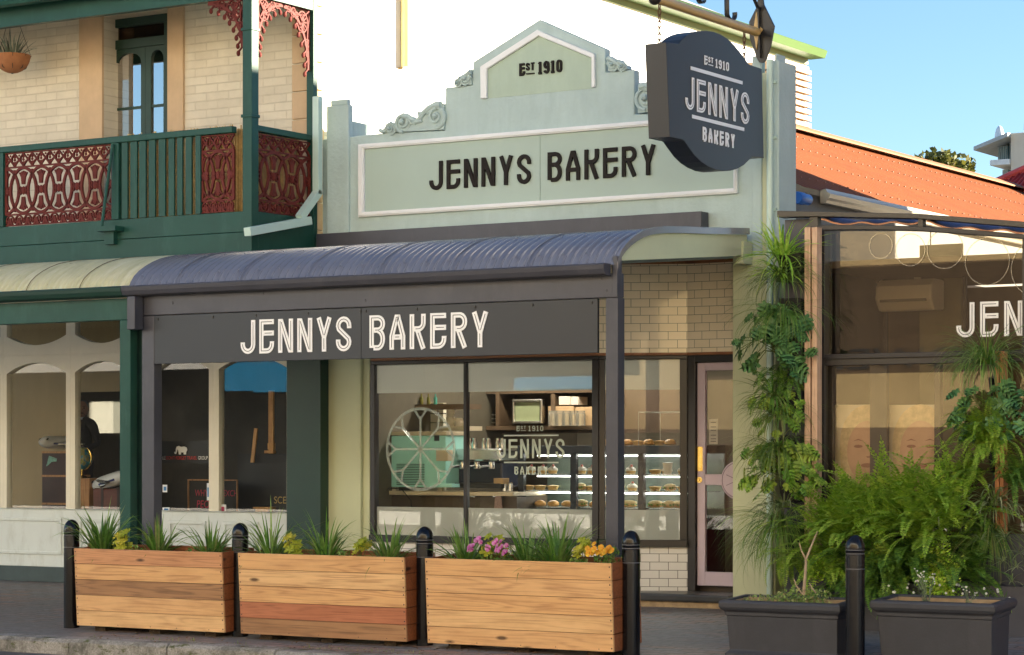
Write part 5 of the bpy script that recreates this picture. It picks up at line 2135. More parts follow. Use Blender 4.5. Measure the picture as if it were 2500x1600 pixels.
# unseen block added beyond the right edge to keep low sun off the fronts
NB = thing('sun_block', 'brick faced block added just outside the right edge to hold off the sun', 'building', (-2, 23, 0))
w = MB()
w.box(-5.4, 4.0, 19.3, 27.2, -.2, 8.35)
part(w, 'wall', brickmat('red_brick', (.28, .12, .08), (.34, .16, .1), (.4, .36, .3), .24, .086, .01, 'XZ'), NB)
w = MB()
w.box(-5.38, 4.1, 19.2, 27.18, 8.35, 8.37)
part(w, 'parapet', M_cream, NB)
# the shops across the street, seen in the window reflections
OP = thing('shop_building', 'cream parapet shops across the street, mirrored in the windows', 'building', (-22, -5, 0))
w = MB()
w.box(-60, -29, -9, -5, -.2, 7.2)
w.box(-29, 30, -9, -5, -.2, 13.5)  # made tall and white to bounce sun onto the fronts opposite
part(w, 'wall', paint('bounce_white', (0.82, 0.83, 0.83), 0.8, 0.05, 1.0), OP)
w = MB()
for x in (-40, -34, -27.5, -21.0, -16.9, -14.2, -8, -2):
    w.box(x, x + .28, -5.12, -5, 3.6, 7.19)
w.box(-48, 12, -5.15, -5, 5.05, 5.15)
w.box(-29, 30, -5.25, -5, 13.3, 13.6)
w.box(-60, -29.01, -5.2, -5, 7.2, 7.4)
part(w, 'pilaster', paint('cream_trim', (0.68, 0.58, 0.40), 0.8), OP)
w = MB()
x = -46.0
while x < 10:
    w.box(x, x + (2.999 if x < -23 else .9), -5.03, -4.99, .1, 3.4 if x < -23 else 1.6)
    x += 3.0
part(w, 'shop_window', paint('opp_dark', (0.02, 0.02, 0.02), 0.15), OP)
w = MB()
w.box(-23.5, -8, -5.06, -4.98, 2.95, 5.05)  # dark colour painted for the shade under an upper verandah
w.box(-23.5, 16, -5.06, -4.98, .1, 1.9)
part(w, 'shade_band', paint('opp_brown', (0.10, 0.07, 0.045), 0.8, .2), OP)
w = MB()
w.box(-23.5, 16, -5.05, -4.97, 5.051, 9.2)
w.box(-23.5, 16, -5.05, -4.97, 1.901, 2.949)
w.box(-7.999, 16, -5.05, -4.97, 2.951, 5.05)
part(w, 'render_band', paint('opp_tan', (0.50, 0.38, 0.20), 0.8, .15, 1.5), OP)
M_blue = paint('blue_awning', (0.03, 0.30, 0.62), 0.7, 0.05)
for a, b, zl_, zh_ in ((-34.6, -33.5, 2.80, 3.4), (-33.49, -32.2, 2.76, 3.4), (-26.6, -23.9, 2.72, 2.95)):
    w = MB()
    w.prism([(-5, zh_ + .4), (-3.0, zh_), (-3.0, zl_), (-3.03, zl_), (-3.03, zh_ - .05), (-5, zh_ + .35)], a, b, 'x')
    part(w, 'blue_awning', M_blue, OP)
tx = font_text('COLDWELL', lambda p_, q_, d: (-p_, -4.955 + d, q_), 15.0, 3.02, .42, 0, width=5.4)
part(tx, 'wall_lettering', paint('opp_letter', (.05, .05, .05), .6), OP, flip=False)
# ------------------------------------------------------------------ plants
G_strap = leafmat('strappy_green', [(0.07, 0.19, 0.035), (0.14, 0.31, 0.05), (0.30, 0.46, 0.11), (0.10, 0.23, 0.045), (0.38, 0.40, 0.14)], 0.4, .3)
G_dark = leafmat('dark_grass', [(0.07, 0.16, 0.035), (0.13, 0.24, 0.05), (0.24, 0.34, 0.09), (0.09, 0.18, 0.04), (0.34, 0.32, 0.12)], 0.45, .3)
G_lime = leafmat('lime_leaf', [(0.36, 0.44, 0.04), (0.52, 0.54, 0.05), (0.64, 0.58, 0.07)], 0.5, .35)
G_cord = leafmat('spray_leaf', [(0.213, 0.472, 0.047), (0.425, 0.709, 0.095), (0.661, 0.850, 0.166), (0.284, 0.567, 0.070)], 0.4, .3)
G_phil = leafmat('lobed_dark', [(0.06, 0.19, 0.075), (0.10, 0.26, 0.10), (0.17, 0.34, 0.11), (0.07, 0.18, 0.05)], 0.4, .2)
G_phil2 = leafmat('lobed_bright', [(0.13, 0.32, 0.04), (0.28, 0.50, 0.06), (0.46, 0.60, 0.10), (0.16, 0.30, 0.04)], 0.4, .3)
G_fern = leafmat('fern_green', [(0.18, 0.36, 0.035), (0.30, 0.50, 0.05), (0.44, 0.60, 0.09), (0.20, 0.38, 0.04)], 0.5, .35)
G_fern2 = leafmat('fern_deep', [(0.06, 0.16, 0.03), (0.13, 0.27, 0.04), (0.24, 0.40, 0.06)], 0.5, .3)
G_maid = leafmat('maidenhair_lime', [(0.331, 0.709, 0.047), (0.567, 0.850, 0.095), (0.803, 0.850, 0.166)], 0.5, .35)
G_var = leafmat('spider_leaf', [(0.10, 0.18, 0.05), (0.22, 0.30, 0.12), (0.45, 0.50, 0.30), (0.14, 0.22, 0.07)], 0.45, .25)
G_succ = leafmat('succulent_green', [(0.105, 0.228, 0.052), (0.228, 0.367, 0.088), (0.385, 0.473, 0.158), (0.280, 0.228, 0.105)], 0.55, .15)
G_sage = leafmat('grey_leaf', [(0.14, 0.20, 0.13), (0.24, 0.30, 0.20), (0.18, 0.26, 0.15)], 0.6, .2)
G_stem = paint('stem_green', (0.10, 0.14, 0.03), 0.6)
M_petal_y = leafmat('pansy_orange', [(0.72, 0.26, 0.01), (0.80, 0.36, 0.02), (0.78, 0.46, 0.03)], 0.6, .2)
M_petal_p = leafmat('pansy_purple', [(0.30, 0.01, 0.14), (0.55, 0.04, 0.30), (0.70, 0.35, 0.58), (0.60, 0.18, 0.42)], 0.6, .2)
M_petal_w = leafmat('daisy_white', [(0.75, 0.75, 0.70), (0.85, 0.85, 0.80)], 0.6, .2)
M_bark = paint('bare_bark', (0.38, 0.29, 0.19), 0.85, 0.3, 30, 60, 0.5)


def blade(mb, b, az, el, ln, wd, droop, n=6, rng=random, twist=0.0):
    """one arching strap leaf"""
    d = Vector((math.cos(az), math.sin(az), 0))
    sd = Vector((-math.sin(az), math.cos(az), 0))
    p = Vector(b)
    e = el
    vs, fs = [], []
    for i in range(n + 1):
        f = i / n
        w_ = wd * (0.55 + 0.9 * f if f < .35 else 0.865 * (1 - ((f - .35) / .65) ** 1.6)) / 2 + .0004
        s = (sd * math.cos(twist * f) + Vector((0, 0, 1)) * math.sin(twist * f))
        vs += [p - s * w_, p + s * w_]
        e = el - droop * f ** 1.3
        p = p + (d * math.cos(e) + Vector((0, 0, math.sin(e)))) * (ln / n)
    for i in range(n):
        fs.append((2 * i, 2 * i + 1, 2 * i + 3, 2 * i + 2))
    mb.add(vs, fs)


def clump(seed, c, n, ln, wd, el=(.9, 1.5), droop=(.5, 1.6), spread=.05, az=None, nseg=6):
    rng = random.Random(seed)
    mb = MB()
    for i in range(n):
        a = rng.uniform(0, 2 * math.pi) if az is None else rng.gauss(az[0], az[1])
        r_ = spread * math.sqrt(rng.random())
        blade(mb, (c[0] + r_ * math.cos(a), c[1] + r_ * math.sin(a), c[2]), a + rng.uniform(-.3, .3), rng.uniform(*el), ln * rng.uniform(.6, 1.1), wd * rng.uniform(.7, 1.2), rng.uniform(*droop), nseg, rng, rng.uniform(-.8, .8))
    return mb


def frond(mb, b, az, el, ln, lw, droop, n=24, rng=random, thin=1.0):
    """fern frond: rachis with paired leaflets"""
    d = Vector((math.cos(az), math.sin(az), 0))
    sd = Vector((-math.sin(az), math.cos(az), 0))
    p = Vector(b)
    tilt = rng.uniform(-.35, .35)
    for i in range(n + 1):
        f = i / n
        e = el - droop * f ** 1.4
        t = d * math.cos(e) + Vector((0, 0, math.sin(e)))
        up = sd.cross(t)
        s_ = sd * math.cos(tilt) + up * math.sin(tilt)
        q = p + t * (ln / n)
        if i > 1:
            w_ = lw * (min(1, f * 5) * (1 - f) ** .55 + .06)
            lw_ = ln / n * .50 * thin
            for s in (1, -1):
                dirn = (s_ * s + t * .22 - up * .15).normalized()
                mid = p + dirn * w_ * .5
                mb.add([p - t * lw_ * .6, mid - t * lw_, p + dirn * w_, mid + t * lw_ * .9], [(0, 1, 2, 3)])
        mb.add([p - s_ * .0016, p + s_ * .0016, q + s_ * .0014, q - s_ * .0014], [(0, 1, 2, 3)])
        p = q


def fern(seed, c, n, ln, lw, az=(-math.pi / 2, 1.3), el=(.5, 1.45), droop=(.6, 2.0), nl=20, spread=.06):
    rng = random.Random(seed)
    mb = MB()
    nl = min(nl, 20)
    for i in range(n):
        a = rng.gauss(az[0], az[1])
        frond(mb, (c[0] + rng.uniform(-spread, spread), c[1] + rng.uniform(-spread, spread) * .6, c[2] + rng.uniform(-spread, spread) * .7), a, rng.uniform(*el), ln * rng.uniform(.6, 1.08), lw * rng.uniform(.8, 1.15), rng.uniform(*droop), nl, rng)
    return mb


def lobed(mb, c, nrm, tipd, size, rng):
    """a deeply lobed leaf, slightly folded along the midrib"""
    nrm = nrm.normalized()
    t = (tipd - nrm * tipd.dot(nrm)).normalized()
    s = nrm.cross(t)
    half = [(0, -.12), (.22, -.22), (.30, -.05), (.20, .02), (.44, .10), (.47, .26), (.22, .24), (.42, .40), (.40, .55), (.18, .45), (.30, .66), (.24, .76), (.10, .64), (.0, 1.0)]
    vs = [c + t * (b * size) + nrm * (-.10 * size * b * b) for b in (-.12, .1, .3, .5, .7, 1.0)]
    for sg in (1, -1):
        base = [c + t * (-.10 * size), c + t * (.1 * size), c + t * (.3 * size), c + t * (.5 * size), c + t * (.65 * size)]
        P = [c + t * (b * size) + s * (sg * a * size) + nrm * (size * (.16 * a - .45 * a * a - .10 * b * b)) for a, b in half]
        M = [c + t * (max(-.10, min(.9, b)) * size) + nrm * (-.10 * size * b * b) for a, b in half]
        n = len(mb.v)
        mb.v += [tuple(p) for p in P] + [tuple(p) for p in M]
        k = len(P)
        for i in range(k - 1):
            f = (n + i, n + i + 1, n + k + i + 1, n + k + i)
            mb.f.append(f if sg > 0 else f[::-1])


def lobed_plant(seed, c, n, size, sx, sz, sy=.12):
    rng = random.Random(seed)
    mb, st = MB(), MB()
    for i in range(n):
        a = rng.uniform(-.35 * math.pi, 1.35 * math.pi)
        r_ = rng.uniform(.12, 1.0) ** .8
        stem_b = Vector((c[0] + rng.uniform(-.06, .06), c[1] + .04, c[2] + rng.uniform(-.10, .12) - sz * .1))
        q = Vector((c[0] + sx * r_ * math.cos(a), c[1] - sy * rng.uniform(.2, 1.6) * (1 - .5 * r_), c[2] + sz * r_ * math.sin(a) + rng.uniform(-.06, .03)))
        out = Vector((math.cos(a) * rng.uniform(.2, 1.0) + rng.uniform(-.5, .5), -rng.uniform(.3, 1.0), rng.uniform(.0, .9)))
        tip = Vector((math.cos(a) * rng.uniform(.2, 1.2) + rng.uniform(-.4, .4), -rng.uniform(.0, .5), rng.uniform(-1.1, .15)))
        lobed(mb, q, out, tip, size * rng.uniform(.5, 1.2), rng)
        st.tube([stem_b, (stem_b + q) / 2 + Vector((0, -.03, .06)), q], .003, 4, caps=False)
    return mb, st


def leafy(seed, c, n, rx, ry, rz, size, flat=.5):
    """cloud of small leaves"""
    rng = random.Random(seed)
    mb = MB()
    for i in range(n):
        while True:
            a, b, d = rng.uniform(-1, 1), rng.uniform(-1, 1), rng.uniform(-1, 1)
            if a * a + b * b + d * d < 1:
                break
        p = Vector((c[0] + a * rx, c[1] + b * ry, c[2] + d * rz))
        u = Vector((rng.gauss(0, 1), rng.gauss(0, 1), rng.gauss(0, flat))).normalized()
        v = u.orthogonal().normalized()
        v.rotate(Matrix.Rotation(rng.uniform(0, 6.28), 3, u))
        s = size * rng.uniform(.6, 1.2)
        mb.add([p - v * s * .5, p + u * s * .35, p + v * s * .6, p - u * s * .35], [(0, 1, 2, 3)])
    return mb


def pg(u, v, Y, rot=TILT):
    return wp(u, v, Y)


# strappy grass clumps in the cedar planters
ZS = .475
for i, (u, h, n, lab) in enumerate((
        (250, .44, 95, 'biggest strappy grass clump at left end of the left cedar planter'), (385, .36, 75, 'strappy grass clump in the middle of the left cedar planter, beside yellow leaves'),
        (517, .32, 70, 'shorter strappy grass clump at right end of the left cedar planter'), (662, .44, 80, 'strappy grass clump at left end of the middle cedar planter'),
        (795, .40, 75, 'strappy grass clump in the middle of the middle cedar planter'), (952, .42, 90, 'strappy grass clump at right end of the middle cedar planter'),
        (1140, .33, 70, 'strappy grass clump left of the purple pansies'), (1287, .40, 75, 'strappy grass clump just right of the purple pansies'),
        (1362, .44, 85, 'strappy grass clump nearest the orange pansies'))):
    Y = YP + .24
    x = wx(u, Y)
    T = thing('grass_clump', lab, 'plant', (x, Y, ZS), 'strappy grasses in the cedar planters')
    vr = random.Random(i * 31 + 5)
    w = clump(100 + i, (x, Y, ZS - .03), int(n * vr.uniform(.8, 1.2)), h * vr.uniform(1.1, 1.3), vr.uniform(.017, .027), (vr.uniform(.6, .95), 1.55), (.2, vr.uniform(1.2, 2.1)), .06)
    w2 = clump(150 + i, (x + vr.uniform(-.08, .08), Y - .03, ZS - .03), 30, h * .8, .013, (.4, 1.3), (.8, 2.4), .07)
    w.add(w2.v, w2.f)
    part(w, 'foliage', G_strap, T, smooth='all', flip=False)

for i, (u, lab) in enumerate(((335, 'little seedling with an orange bud in the left cedar planter'), (470, 'low leafy seedling near the right of the left cedar planter'), (840, 'low leafy seedling between yellow leaves in the middle cedar planter'), (1415, 'low leafy seedling at right end of the right cedar planter'))):
    Y = YP + .12
    x = wx(u, Y)
    T = thing('seedling', lab, 'plant', (x, Y, ZS), 'seedlings in the cedar planters')
    part(leafy(350 + i, (x, Y, ZS + .06), 70, .09, .06, .06, .035), 'foliage', G_strap, T, flip=False)

# yellow leaved plants
for i, (u, h, n, lab) in enumerate(((312, .25, 11, 'yellow leaved plant between two grass clumps in the left cedar planter'), (716, .22, 8, 'yellow leaved plant near left side of the middle cedar planter'),
                                    (878, .20, 9, 'yellow leaved plant near right side of the middle cedar planter'), (1206, .27, 7, 'yellow leaved plant rising out of the purple pansies'),
                                    (1425, .24, 7, 'pale yellow leaved plant beside the orange pansies'))):
    Y = YP + .18
    x = wx(u, Y)
    T = thing('yellow_leaf_plant', lab, 'plant', (x, Y, ZS), 'yellow leaved plants in the cedar planters')
    rng = random.Random(300 + i)
    lf, st = MB(), MB()
    for k in range(n):
        a = rng.uniform(0, 6.28)
        r_ = rng.uniform(.01, .10)
        q = Vector((x + r_ * math.cos(a), Y + r_ * math.sin(a) * .8 - .03, ZS + h * rng.uniform(.35, 1.0)))
        st.tube([(x, Y, ZS - .03), ((x * .4 + q.x * .6), (Y * .4 + q.y * .6), ZS + (q.z - ZS) * .6), q], .003, 5)
        nr = Vector((rng.uniform(-.5, .5), -.7, .8))
        ce = len(lf.v)
        e1 = nr.orthogonal().normalized()
        e2 = nr.normalized().cross(e1)
        s = rng.uniform(.040, .062)
        lf.v.append(tuple(q))
        m_ = 15
        for j in range(m_):
            b = 2 * math.pi * j / m_
            rr = s * (1.0 if j % 3 else .68)
            lf.v.append(tuple(q + (e1 * math.cos(b) + e2 * math.sin(b)) * rr + nr.normalized() * .012 * (j % 2)))
        for j in range(m_):
            lf.f.append((ce, ce + 1 + j, ce + 1 + (j + 1) % m_))
    part(st, 'stem', G_stem, T)
    part(lf, 'leaves', G_lime, T, flip=False)


def pansy(mb, q, s, rng):
    q = Vector(q)
    nr = Vector((rng.uniform(-.6, .5), -1, rng.uniform(.0, .7))).normalized()
    e1 = Vector((0, 0, 1)).cross(nr).normalized()
    e2 = nr.cross(e1)
    for k, (a, d, r_) in enumerate(((90, .45, .62), (150, .5, .55), (30, .5, .55), (215, .5, .5), (325, .5, .5), (270, .55, .6))):
        c_ = q + (e1 * math.cos(R(a)) + e2 * math.sin(R(a))) * d * s + nr * (.002 * k)
        n = len(mb.v)
        mb.v.append(tuple(c_ + nr * .004))
        for j in range(8):
            b = 2 * math.pi * j / 8
            mb.v.append(tuple(c_ + (e1 * math.cos(b) + e2 * math.sin(b)) * r_ * s))
        for j in range(8):
            mb.f.append((n, n + 1 + j, n + 1 + (j + 1) % 8))


for i, (u0, u1, v0, v1, mat, lab, nf) in enumerate(((1158, 1256, 1312, 1362, M_petal_p, 'purple and pink pansies flowering in the right cedar planter', 20), (1440, 1516, 1328, 1368, M_petal_y, 'orange pansies flowering at right end of the right cedar planter', 22))):
    Y = YP + .13
    xa, xb = wx(u0, Y), wx(u1, Y)
    z0, z1 = wz(u0, v1, Y), wz(u0, v0, Y)
    T = thing('pansy_plant', lab, 'flowers', ((xa + xb) / 2, Y, ZS), 'pansies in the right cedar planter')
    part(leafy(400 + i, ((xa + xb) / 2, Y + .03, z0 + .04), 260, (xb - xa) / 2, .10, .085, .03), 'foliage', G_strap, T, flip=False)
    rng = random.Random(410 + i)
    for k in range(nf):
        fl = MB()
        x = rng.uniform(xa, xb)
        z = z0 + .04 + (z1 - z0 - .02) * rng.uniform(.15, 1) * (1 - .55 * abs((x - xa) / (xb - xa) * 2 - 1) ** 2)
        pansy(fl, (x, Y - .06 - rng.uniform(0, .07), z), rng.uniform(.020, .029), rng)
        part(fl, 'flower', mat, T, flip=False)

# low weeds in the troughs
xa, xb = wx(1800, YT + .2), wx(2010, YT + .2)
zt = wz(1757, 1465, YT)
T = thing('succulent_patch', 'low green succulents spreading over the left charcoal trough', 'plant', ((xa + xb) / 2, YT + .2, zt - .03))
w = leafy(501, ((xa + xb) / 2, YT + .24, zt - .02), 900, (xb - xa) / 2, .14, .07, .022)
w2 = leafy(502, (xa + .55, YT + .26, zt + .03), 500, .25, .10, .08, .024)
w.add(w2.v, w2.f)
part(w, 'foliage', G_succ, T, flip=False)
x, z = wp(1950, 1455, YT + .22)
T = thing('bare_branch', 'bare forked pale branch standing in the left charcoal trough', 'branch', (x, YT + .22, z))
Q = lambda u, v, dy=0: (wx(u, YT + .22), YT + .22 + dy, wz(u, v, YT + .22))
w = MB()
w.tube([Q(1962, 1452), Q(1969, 1400, -.02), Q(1968, 1365, 0), Q(1981, 1330, .01), Q(1992, 1298, .03)], [.013, .012, .010, .007, .004], 7)
w.tube([Q(1968, 1368), Q(1961, 1345, -.03), Q(1958, 1325, -.05)], [.008, .006, .004], 6)
w.tube([Q(1958, 1450), Q(1944, 1430), Q(1938, 1412)], [.006, .005, .003], 5)
w.tube([Q(1992, 1448), Q(1982, 1435), Q(1976, 1424)], [.006, .005, .003], 5)
part(w, 'twig', M_bark, T, smooth=True)
for i, (u, v0, v1, lab) in enumerate(((2262, 1468, 1395, 'silvery weed with tiny white flowers in the right charcoal trough'), (2362, 1472, 1432, 'smaller silvery weed at right side of the right charcoal trough'))):
    Y = YT + .22
    x, zb = wp(u, v0, Y)
    zt_ = wz(u, v1, Y)
    T = thing('flowering_weed', lab, 'plant', (x, Y, zb), 'weeds in the right charcoal trough')
    rng = random.Random(520 + i)
    st, lf, fl = MB(), MB(), MB()
    for k in range(14 if i == 0 else 6):
        hh = (zt_ - zb) * rng.uniform(.5, 1.05)
        tx_ = x + rng.uniform(-.09, .09)
        st.tube([(x + rng.uniform(-.04, .04), Y, zb - .08), (x + (tx_ - x) * .5, Y, zb + hh * .5), (tx_, Y - .02, zb + hh)], .0022, 4)
        for j in range(7):
            f = rng.random()
            blade(lf, (x + (tx_ - x) * f, Y - .01, zb - .05 + (hh + .05) * f * .8), rng.uniform(0, 6.28), rng.uniform(.1, .9), .05, .007, .6, 3, rng)
        for j in range(2):
            fl.ball((tx_ + rng.uniform(-.015, .015), Y - .02, zb + hh + rng.uniform(-.01, .012)), (.007, .007, .005), 6, 4)
    part(st, 'stem', G_sage, T)
    part(lf, 'leaves', G_sage, T, flip=False)
    part(fl, 'flower', M_petal_w, T)

# ------------------------------------------------------------------ planted columns beside the annexe
YK = 19.02
M_pot = paint('black_pot', (0.012, 0.012, 0.014), 0.45, 0.2)
M_post = woodmat('pink_post', (0.42, 0.24, 0.15), (0.62, 0.42, 0.29), 41, 2, knots=False)
M_post2 = woodmat('orange_post', (0.30, 0.11, 0.04), (0.48, 0.20, 0.08), 43, 2, knots=False)
for k, (u0, us, ub, v0, v1, lab) in enumerate(((1870, ((1965, 1979), (1983, 1996)), 1958, 556, 1430, 'planted timber column between the bakery door pier and the annexe'),
                                               (2380, ((2430, 2440), (2442, 2451)), 2440, 858, 1405, 'planted timber column in front of the annexe at right'))):
    K = thing('planting_column', lab, 'planting column', (wx(u0, YK), YK + .1, -.05), 'planted columns by the annexe')
    for a, b in us:
        w = MB()
        w.box(wx(a, YK - .02), wx(b, YK - .02), YK - .03, YK + .07, wz(a, v1, YK), wz(a, v0, YK))
        part(w, 'timber_post', M_post if k == 0 else M_post2, K, bevel=0.003)
    w = MB()
    w.box(wx(u0 + 38, YK), wx(us[0][0], YK) - .003, YK + .05, YK + .07, -.05, wz(u0, v0 + 20, YK))
    part(w, 'backing_board', M_char, K)
    n = 7 if k == 0 else 5
    for i in range(n):
        zt = wz(u0, v0 + 70 + (v1 - v0 - 100) * i / n, YK)
        w = MB()
        xa, xb = wx(u0 + 42, YK), wx(us[0][0], YK) - .01
        w.prism([(YK + .05, zt), (YK - .09, zt + .02), (YK - .05, zt - .16), (YK + .05, zt - .16)], xa, xb, 'x')
        part(w, 'pot', M_pot, K, bevel=0.006)


def colplant(kind, lab, u, v, mb, mat, stem=None, Y=YK - .05, grp='plants growing on the planted columns'):
    x, z = wp(u, v, Y)
    T = thing(kind, lab, 'plant', (x, Y, z), grp)
    part(mb, 'foliage', mat, T, smooth='all', flip=False)
    if stem:
        part(stem, 'stem', G_stem, T)
    return T


P3 = lambda u, v, Y=YK - .05: (wx(u, Y), Y, wz(u, v, Y))
PI = math.pi
FR = (-PI / 2, 1.25)
c = P3(1912, 625)
colplant('spray_plant', 'bright green spray of pointed leaves at the very top of the left planted column', 1912, 625, clump(601, c, 120, .40, .022, (-.5, 1.5), (.2, 1.5), .11, (-PI / 2, 1.6)), G_cord)
w = clump(602, P3(1905, 665), 60, .32, .022, (-.5, .7), (.3, 1.1), .05, FR)
colplant('spray_plant', 'smaller yellow green spray just under the topmost plant of the left column', 1905, 665, w, G_cord)
colplant('trailing_grass', 'fine arching grass spreading wide near the top of the left planted column', 1915, 690, clump(603, P3(1915, 690), 230, .50, .0075, (.0, 1.1), (1.2, 2.9), .06, (-PI / 2, 1.5), 8), G_dark)
l1, s1_ = lobed_plant(604, P3(1895, 830), 72, .145, .34, .36)
colplant('lobed_leaf_plant', 'dark blue green lobed leaves on the upper part of the left planted column', 1890, 835, l1, G_phil, s1_)
colplant('strap_leaf_plant', 'dark strappy leaves halfway up the left planted column', 1890, 965, clump(605, P3(1890, 965), 80, .38, .016, (-.3, .9), (.4, 1.5), .06, (-PI / 2 - .3, 1.2)), G_strap)
colplant('trailing_grass', 'fine hanging grass in the middle of the left planted column', 1905, 1010, clump(606, P3(1905, 1010), 230, .42, .0075, (-.4, .8), (1.0, 2.4), .08, (-PI / 2, 1.4), 8), G_dark)
l1, s1_ = lobed_plant(607, P3(1915, 1145), 76, .13, .35, .30)
colplant('lobed_leaf_plant', 'bright yellow green lobed leaves low on the left planted column', 1905, 1150, l1, G_phil2, s1_)
colplant('spider_plant', 'striped arching spider plant under the bright lobed leaves of the left column', 1915, 1240, clump(608, P3(1915, 1240), 75, .40, .013, (.1, 1.2), (1.2, 2.7), .06, FR, 8), G_var)
colplant('trailing_grass', 'long curtain of hanging grass at the foot of the left planted column', 1905, 1275, clump(609, P3(1905, 1275), 420, .62, .006, (-.7, .8), (1.0, 2.3), .10, (-PI / 2, 1.3), 9), G_strap)
colplant('trailing_grass', 'wispy dark grass reaching left over the door pier', 1880, 1330, clump(610, P3(1880, 1330), 70, .50, .005, (-.4, .9), (.8, 2.0), .06, (-PI * .85, .6), 8), G_dark)
colplant('fern', 'dark filler fern between the lobed leaves and the strappy leaves of the left column', 1900, 915, fern(611, P3(1905, 925), 34, .34, .045, (-PI / 2, 1.3), (-.6, 1.0), (.5, 1.8), 20, .12), G_fern2)
colplant('trailing_grass', 'grass falling through the middle gap of the left planted column', 1915, 760, clump(612, P3(1915, 760), 200, .52, .007, (-.6, .6), (.9, 2.2), .12, (-PI / 2, 1.2), 8), G_strap)
colplant('trailing_grass', 'grass falling behind the bright lobed leaves of the left column', 1900, 1090, clump(613, P3(1900, 1090), 220, .45, .008, (-.6, .8), (.9, 2.2), .12, (-PI / 2, 1.3), 8), G_dark)
colplant('fern', 'pale fern low on the left planted column', 1935, 1370, fern(614, P3(1935, 1360), 34, .34, .05, (-PI / 2, 1.2), (-.6, .8), (.5, 1.8), 22, .12), G_fern)
l1, s1_ = lobed_plant(615, P3(1900, 1000), 30, .11, .26, .18)
colplant('lobed_leaf_plant', 'few bright lobed leaves among the strappy leaves halfway up the left column', 1900, 1000, l1, G_phil2, s1_)
# right column
colplant('fern', 'bright fern filling the middle of the right planted column', 2410, 1060, fern(627, P3(2410, 1055), 46, .42, .06, (-PI / 2, 1.4), (-.6, 1.1), (.5, 2.0), 26, .14), G_fern)
colplant('fern', 'shaded fern under the striped spider plant', 2400, 1290, fern(628, P3(2390, 1290), 40, .42, .05, (-PI / 2, 1.4), (-.8, .6), (.4, 1.6), 24, .14), G_fern2)
colplant('trailing_grass', 'thick tuft of arching grass on top of the right planted column', 2410, 890, clump(620, P3(2410, 890), 330, .52, .0075, (-.1, 1.4), (1.0, 2.9), .08, (-PI / 2, 1.5), 9), G_strap)
l1, s1_ = lobed_plant(621, P3(2420, 1000), 56, .14, .34, .26)
colplant('lobed_leaf_plant', 'dark lobed leaves under the grass tuft of the right planted column', 2420, 1000, l1, G_phil, s1_)
colplant('fern', 'large bright fern with long fronds on the right planted column', 2420, 1080, fern(622, P3(2420, 1090), 60, .52, .055, (-PI / 2, 1.4), (-.2, 1.4), (.6, 2.2), 30, .10), G_fern)
colplant('fern', 'fern reaching left across the posters from the right column', 2370, 1170, fern(623, P3(2380, 1160), 40, .50, .05, (-PI * .75, .8), (-.2, .9), (.4, 1.4), 28, .10), G_fern)
colplant('fern', 'deep green fern at the right edge of frame', 2480, 1190, fern(624, P3(2490, 1180), 40, .5, .05, (-PI * .4, .9), (-.3, 1.1), (.6, 1.8), 28, .10), G_fern2)
colplant('spider_plant', 'striped spider plant with broad white edged leaves on the right column', 2430, 1235, clump(625, P3(2430, 1235), 70, .45, .018, (-.1, 1.1), (1.2, 2.5), .07, FR, 8), G_var)
colplant('trailing_grass', 'dark grass fanning down at the foot of the right planted column', 2420, 1300, clump(626, P3(2420, 1300), 260, .55, .007, (-.8, .6), (.6, 1.9), .08, (-PI / 2 - .3, 1.2), 8), G_dark)
# fern bed along the annexe
YG = 18.9
gb = 'ferns in the bed under the annexe windows'
for i, (u, v, n, ln, el, mat, lab) in enumerate((
        (2045, 1300, 44, .56, (.5, 1.5), G_fern, 'upright bright fern at left end of the annexe bed'), (2130, 1290, 44, .58, (.5, 1.5), G_fern, 'tall fern left of the mullion in the annexe bed'),
        (2215, 1280, 48, .60, (.5, 1.5), G_fern, 'tallest fern in the middle of the annexe bed'), (2300, 1270, 46, .58, (.4, 1.4), G_fern, 'fern under the large portrait poster'),
        (2090, 1370, 44, .46, (-.2, 1.0), G_fern2, 'lower deep green fern behind the left trough'), (2190, 1365, 46, .46, (-.3, .9), G_fern2, 'lower deep green fern behind the bollard'),
        (2010, 1370, 38, .42, (-.2, 1.0), G_fern, 'low yellow tipped fern beside the hanging grass curtain'), (2260, 1370, 40, .44, (-.4, .8), G_fern2, 'shaded fern behind the right trough'),
        (2080, 1300, 44, .52, (.2, 1.3), G_fern, 'arching fern between the two leftmost tall ferns'), (2250, 1310, 44, .5, (.0, 1.1), G_fern, 'arching fern left of the maidenhair fern'), (2150, 1410, 40, .38, (-.3, .9), G_fern2, 'low fern right beside the free standing bollard'),
        (2060, 1425, 36, .34, (-.2, 1.0), G_fern2, 'lowest fern touching the left trough rim'), (2350, 1400, 36, .36, (-.3, .9), G_fern2, 'low fern under the dark fanning grass'))):
    Y = YG - .08 - (.12 if 3 < i < 8 else .18 if i > 7 else 0)
    x, z = wp(u, v, Y)
    T = thing('fern', lab, 'plant', (x, Y, z), gb)
    part(fern(640 + i, (x, Y, z), int(n * 1.25), ln * 1.2, .088, (-PI / 2, 1.5), el, (.3, 1.6), 28, .14), 'foliage', mat, T, smooth='all', flip=False)
